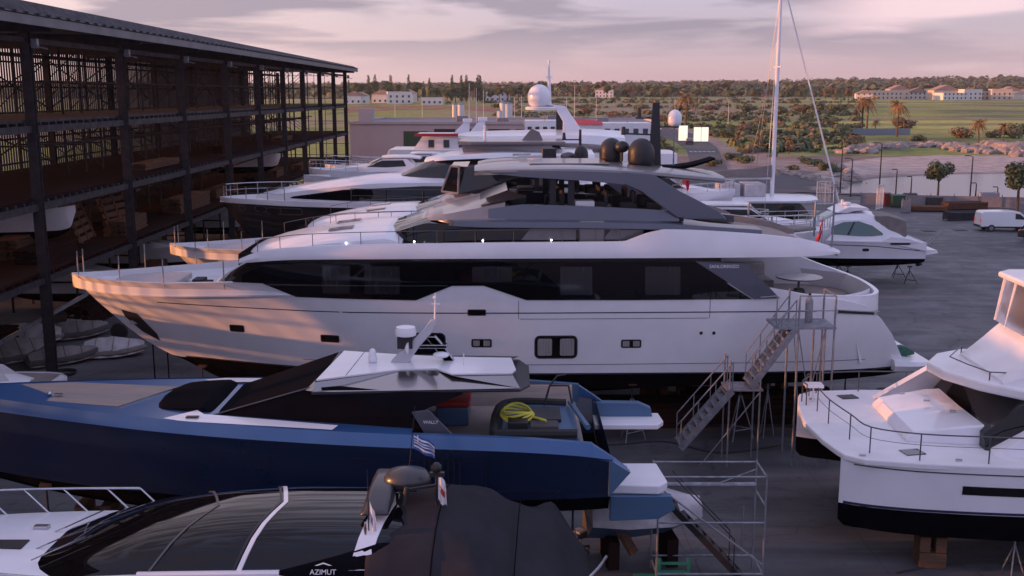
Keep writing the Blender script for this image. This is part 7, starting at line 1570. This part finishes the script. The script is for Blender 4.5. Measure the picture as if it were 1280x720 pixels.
# ------------------------------------------------------------------ boarding stair at the central yacht
Ys = 34.25
st_ = thing('boarding_stairs', 'grey steel boarding stairs with two landings against the central yacht stern', 'stairs', (8.0, Ys, 0), 0)
def XZ(u, v, Y=Ys): p_ = P(u, v, Y); return p_.x-8.0, p_.z
def flight(u0, v0, u1, v1, n, w_=.9):
    (xa, za), (xb, zb) = XZ(u0, v0), XZ(u1, v1)
    for y in (-w_/2, w_/2): MB().beam((xa, y, za), (xb, y, zb), .05, .22).build('stringer', 'galv', st_, smooth=False)
    for k in range(n):
        t = (k+.5)/n; MB().bb(xa+(xb-xa)*t-.13, xa+(xb-xa)*t+.13, -w_/2+.03, w_/2-.03, za+(zb-za)*t-.02, za+(zb-za)*t+.02).build('tread', 'galv', st_, smooth=False)
    for y in (-w_/2, w_/2):
        q = MB(); q.tube([(xa, y, za+1.0), (xb, y, zb+1.0)], .022, 6).tube([(xa, y, za+.55), (xb, y, zb+.55)], .015, 5)
        for k in range(4): t = k/3; q.tube([(xa+(xb-xa)*t, y, za+(zb-za)*t), (xa+(xb-xa)*t, y, za+(zb-za)*t+1.0)], .02, 5)
        q.build('handrail', 'galv', st_)
flight(848, 556, 912, 484, 9); flight(935, 480, 990, 408, 9)
x0, z0 = XZ(905, 482); x1, _ = XZ(950, 482); MB().bb(x0, x1, -.5, .5, z0-.06, z0).build('landing', 'galv', st_, smooth=False)
x2, z2 = XZ(966, 405); x3, _ = XZ(1040, 405); MB().bb(x2, x3, -.5, .9, z2-.08, z2).build('landing', 'galv', st_, smooth=False)
for x, z, h in ((x0+.1, z0, 1.0), (x1-.1, z0, 1.0)):
    for y in (-.45, .45): MB().cyl((x, y, 0), (x, y, z+h), .03, n=8).build('post', 'galv', st_)
for x in (x2+.75, x3-.05, x3-.35):
    for y in (-.45, .85): MB().cyl((x, y, 0), (x, y, z2+(1.05 if x != x3-.35 else 0)), .035, n=8).build('post', 'galv', st_)
q = MB(); q.tube([(x3-.05, -.45, z2+1.05), (x2+.75, -.45, z2+1.05)], .022).tube([(x3-.05, -.45, z2+.55), (x2+.75, -.45, z2+.55)], .018).tube([(x3-.05, -.45, z2+1.05), (x3-.05, .85, z2+1.05)], .022); q.build('landing_rail', 'galv', st_)
q = MB(); q.tube([(x2, -.45, z2), (x2, -.45, z2+1.05)], .022).tube([(x2, -.45, z2+1.05), (x2-.55, -.45, z2+1.0)], .022)
q.build('landing_rail', 'galv', st_)
for a, b in (((x3-.35, -.45, .05), (x2+.75, -.45, z2-.1)), ((x2+.75, -.45, .05), (x3-.35, -.45, z2-.1)), ((x0-.8, -.45, .05), (x1-.1, -.45, z0-.1)), ((x1+1.4, -.45, .05), (x2+.6, -.45, z2-.1))): MB().tube([a, b], .02, 6).build('brace', 'galv', st_)
b = P(1012, 395, Ys+.2); o = thing('gas_bottle', 'pale cylinder standing on the top landing of the boarding stairs', 'cylinder', (b.x, Ys+.3, z2)); MB().lathe([(.12, 0), (.13, .05), (.13, .75), (.07, .88), (.04, .9)], (0, 0, 0), 14).build('body', 'galv', o); MB().cyl((0, 0, .9), (0, 0, 1.0), .05, n=8).build('valve', 'black_plastic', o)
# wooden prop bundles under the yacht
for n_, (u, v) in enumerate(((823, 523), (923, 524), (812, 492), (905, 494))):
    b = G(u, v, 0) if n_ < 2 else G(u, v+26, 0); b.y += 1.2; o = thing('prop_bundle', ['bundle of orange wooden props left of the stairs foot', 'bundle of orange wooden props behind the lower landing', 'short bundle of wooden props behind the left bundle', 'short bundle of wooden props behind the right bundle'][n_], 'prop bundle', (b.x, b.y, 0))
    for k in range(9):
        a = k*2*math.pi/9; MB().beam((.28*math.cos(a), .28*math.sin(a), 0), (.12*math.cos(a), .12*math.sin(a), 1.75), .07).build('prop', 'timber', o, smooth=False)
    MB().lathe([(.2, .9), (.21, .9), (.21, .96), (.2, .96)], (0, 0, 0), 14).build('strap', 'rubber', o)
# timber stacks under the yacht
for n_, (x, y, L_, k) in enumerate(((4.5, 38.5, 6, 5), (9.5, 39, 6, 6), (13, 38, 4, 4), (0, 40, 5, 4))):
    q = MB()
    for i in range(k):
        for j in range(4): q.box((0, (j-1.5)*.3, (i+.5)*.2), (L_*random.uniform(.93, 1), .26, .18))
    o = q.build('sleeper_stack', 'timber_dark', None, smooth=False, loc=(x, y, .01)); tag(o, ['stack of reddish sleepers under the yacht left of the stairs', 'stack of reddish sleepers under the yacht behind the stairs', 'low stack of reddish sleepers below the yacht stern', 'stack of reddish sleepers in the shade behind the blue boat stern'][n_], 'sleeper stack')
# ------------------------------------------------------------------ scaffold tower beside the blue boat's stern
sx0, sx1, sy0, sy1, sz = 3.72, 6.45, 25.0, 26.1, 2.98
sf = thing('scaffold', 'galvanised scaffold platform frame at the stern of the blue boat', 'scaffold', (sx0, sy0, 0), 0)
def sp(n, a, b, r=.026, m='galv'): MB().cyl((a[0]-sx0, a[1]-sy0, a[2]), (b[0]-sx0, b[1]-sy0, b[2]), r, n=8).build(n, m, sf)
for x in (sx0, sx1):
    for y in (sy0, sy1): sp('standard', (x, y, 0), (x, y, sz+.05))
for y in (sy0, sy1):
    sp('ledger', (sx0, y, sz), (sx1, y, sz)); sp('ledger', (sx0, y, .35), (sx1, y, .35))
sp('ledger', (sx0, sy0, 1.75), (sx1, sy0, 1.75)); sp('ledger', (sx0, sy1, 2.35), (sx1, sy1, 2.35), .07)
for x in (sx0, sx1): sp('transom_tube', (x, sy0, sz), (x, sy1, sz)); sp('transom_tube', (x, sy0, 2.2), (x, sy1, 2.2)); sp('transom_tube', (x, sy0, .35), (x, sy1, .35))
sp('brace', (sx0, sy0, 2.7), (sx1, sy0, .6)); sp('brace', (sx1, sy1, sz-.2), (sx1-1.2, sy1, 2.3), .02); sp('guard_post', (sx1-.3, sy1, 1.75), (sx1-.3, sy1, .35), .02)
# black stepped ladder inside the scaffold
a, b = Vector((4.15, 25.9, 1.95)), Vector((6.0, 25.3, .1)); o = thing('site_steps', 'black steep steps with thin handrails leaning inside the scaffold', 'steps', (a.x, a.y, 0)); d = b-a
for s in (-.3, .3): MB().beam((0, s, a.z), (d.x, d.y+s, b.z), .05, .16).build('stringer', 'black_plastic', o, smooth=False)
for k in range(9): t = (k+.5)/9; MB().box((d.x*t, d.y*t, a.z+d.z*t), (.24, .56, .03)).build('tread', 'black_plastic', o, smooth=False)
for s in (-.3, .3): MB().tube([(0.1, s, a.z+.75), (d.x*.85, d.y*.85+s, b.z+1.15), (d.x*.85, d.y*.85+s, b.z+.2)], .018, 6).build('handrail', 'black_plastic', o)
# green trestle
b = G(842, 719, .0); o = thing('green_trestle', 'green painted steel trestle at the foot of the scaffold', 'trestle', (b.x-.05, b.y-.3, 0))
for x in (-.38, .38): MB().bb(x-.035, x+.035, -.03, .03, 0, .62).build('post', 'paint_green', o, smooth=False)
for z in (.25, .48): MB().bb(-.344, .344, -.025, .025, z-.03, z+.03).build('rail', 'paint_green', o, smooth=False)
MB().bb(-1.05, -.42, -.03, .03, .12, .17).bb(-.46, -.416, -.028, .028, .02, .2).build('outrigger', 'paint_green', o, smooth=False); MB().bb(.42, 1.05, -.03, .03, .12, .17).build('outrigger', 'paint_green', o, smooth=False)
# white and blue dinghy under the scaffold end
o = thing('covered_dinghy', 'small white wrapped dinghy with blue bottom between blue boat stern and scaffold', 'dinghy', (3.55, 26.6, 0), math.radians(6))
MB().rings([[(x, -w_, 1.30), (x, -w_*.9, 1.75+h), (x, 0, 1.9+h), (x, w_*.9, 1.75+h), (x, w_, 1.30)] for x, w_, h in ((-1.5, .7, 0), (-.6, .95, .12), (.6, .9, .05), (1.55, .35, -.12))], True, True).build('wrap', 'wrap_white', o, ang=70)
MB().rings([[(x, -w_, 1.32), (x, 0, zk_), (x, w_, 1.32)] for x, w_, zk_ in ((-1.5, .66, .7), (-.6, .92, .62), (.6, .86, .75), (1.6, .3, 1.15))], True, True).build('hull', 'blue_light', o)
for x in (-.9, .7): MB().box((x, 0, .4), (.3, 1.2, .8)).build('chock', 'timber_dark', o, smooth=False)
q = MB(); q.beam((2.2, 26.6, 2.1), (3.25, 25.9, .5), .32, .12); o = q.build('leaning_plank', 'timber', None, smooth=False); tag(o, 'pale plank leaning from the blue boat stern to the ground', 'plank')
# office chair
b = G(725, 688, 0); o = thing('office_chair', 'old black office chair standing on the concrete under the blue boat', 'chair', tuple(b), .5)
for k in range(5): a = k*2*math.pi/5; MB().beam((0, 0, .12), (.3*math.cos(a), .3*math.sin(a), .07), .05).ball((.3*math.cos(a), .3*math.sin(a), .035), .035, 6, 4).build('leg', 'black_plastic', o)
MB().cyl((0, 0, .1), (0, 0, .45), .03).build('column', 'galv', o); MB().box((0, 0, .48), (.48, .46, .09)).build('seat', 'cushion_dark', o, bevel=.03)
MB().box((.24, 0, .82), (.08, .44, .5)).build('backrest', 'cushion_dark', o, bevel=.03); MB().box((0, .05, .56), (.3, .3, .06), .3).build('rag', 'wrap_white', o, bevel=.02)
# tall screw prop beside the coupe boat cover
b = G(695, 700, 0)
for n_, (u, v, h) in enumerate(((694, 706, 1.9), (957, 545, 2.6), (1265, 717, 1.2))):
    b = G(u, v, 0); o = thing('screw_prop', ['steel prop beside the aft cover of the coupe boat', 'thin steel prop between stairs and catamaran bow', 'short steel prop under the near hull of the catamaran'][n_], 'prop', tuple(b), 0)
    for k in range(3): a = k*2.09; MB().tube([(.3*math.cos(a), .3*math.sin(a), 0), (0, 0, h*.7)], .02, 6).build('leg', 'galv', o)
    MB().cyl((0, 0, h*.5), (0, 0, h), .03, n=8).build('screw', 'galv', o)
# thin dark poles standing beside the bow of the central yacht
for n_, (u, v, t) in enumerate(((195, 492, 428), (212, 484, 430))):
    b = G(u, v, 0); o = MB().cyl((0, 0, 0), (0, 0, P(u, t, b.y).z), .03, .03, 6).box((0, 0, .02), (.3, .3, .03)).build('thin_prop', 'rust', None, loc=tuple(b)); tag(o, ['left thin rusty prop under the bow of the central yacht', 'right thin rusty prop under the bow of the central yacht'][n_], 'prop')
# green net bundle on the swim platform and yellow tag
o = MB().rings([[(x, -w_, 0), (x, -w_*.6, h), (x, w_*.5, h*.9), (x, w_, 0)] for x, w_, h in ((-.6, .15, .06), (-.25, .4, .28), (.2, .4, .32), (.6, .15, .08))], True, True).build('green_net', mat('net_green', (.04, .14, .10), .9, var=.4, scale=6, bump=.4), None, loc=tuple(FM.W(31.2, -1.6, 2.9))); tag(o, 'bundle of green netting on the swim platform of the central yacht', 'net')
# air-line lying on the concrete
for n_, (pts, lab) in enumerate((([(700, 548), (760, 556), (830, 552), (900, 566), (980, 556)], 'black cable lying on the concrete below the boarding stairs'), ([(1120, 716), (1180, 706), (1240, 702), (1290, 708)], 'dark cable lying on the concrete under the catamaran'))):
    o = MB().tube(smoothpl([G(u, v, .03) for u, v in pts], 6), .03, 6).build('cable', 'rubber', None); tag(o, lab, 'cable')
# ------------------------------------------------------------------ evening air
hm = bpy.data.materials.new('evening_haze'); hm.use_nodes = True; q = hm.node_tree; q.nodes.clear()
om = q.nodes.new('ShaderNodeOutputMaterial'); pv = q.nodes.new('ShaderNodeVolumePrincipled'); pv.inputs['Color'].default_value = (.9, .85, .88, 1); pv.inputs['Density'].default_value = 0.00008; pv.inputs['Anisotropy'].default_value = .3
q.links.new(pv.outputs[0], om.inputs['Volume'])
hz = MB().bb(-5500, 5500, -120, 5800, -5, 75).build('haze', hm, None, smooth=False); hz['kind'] = 'stuff'
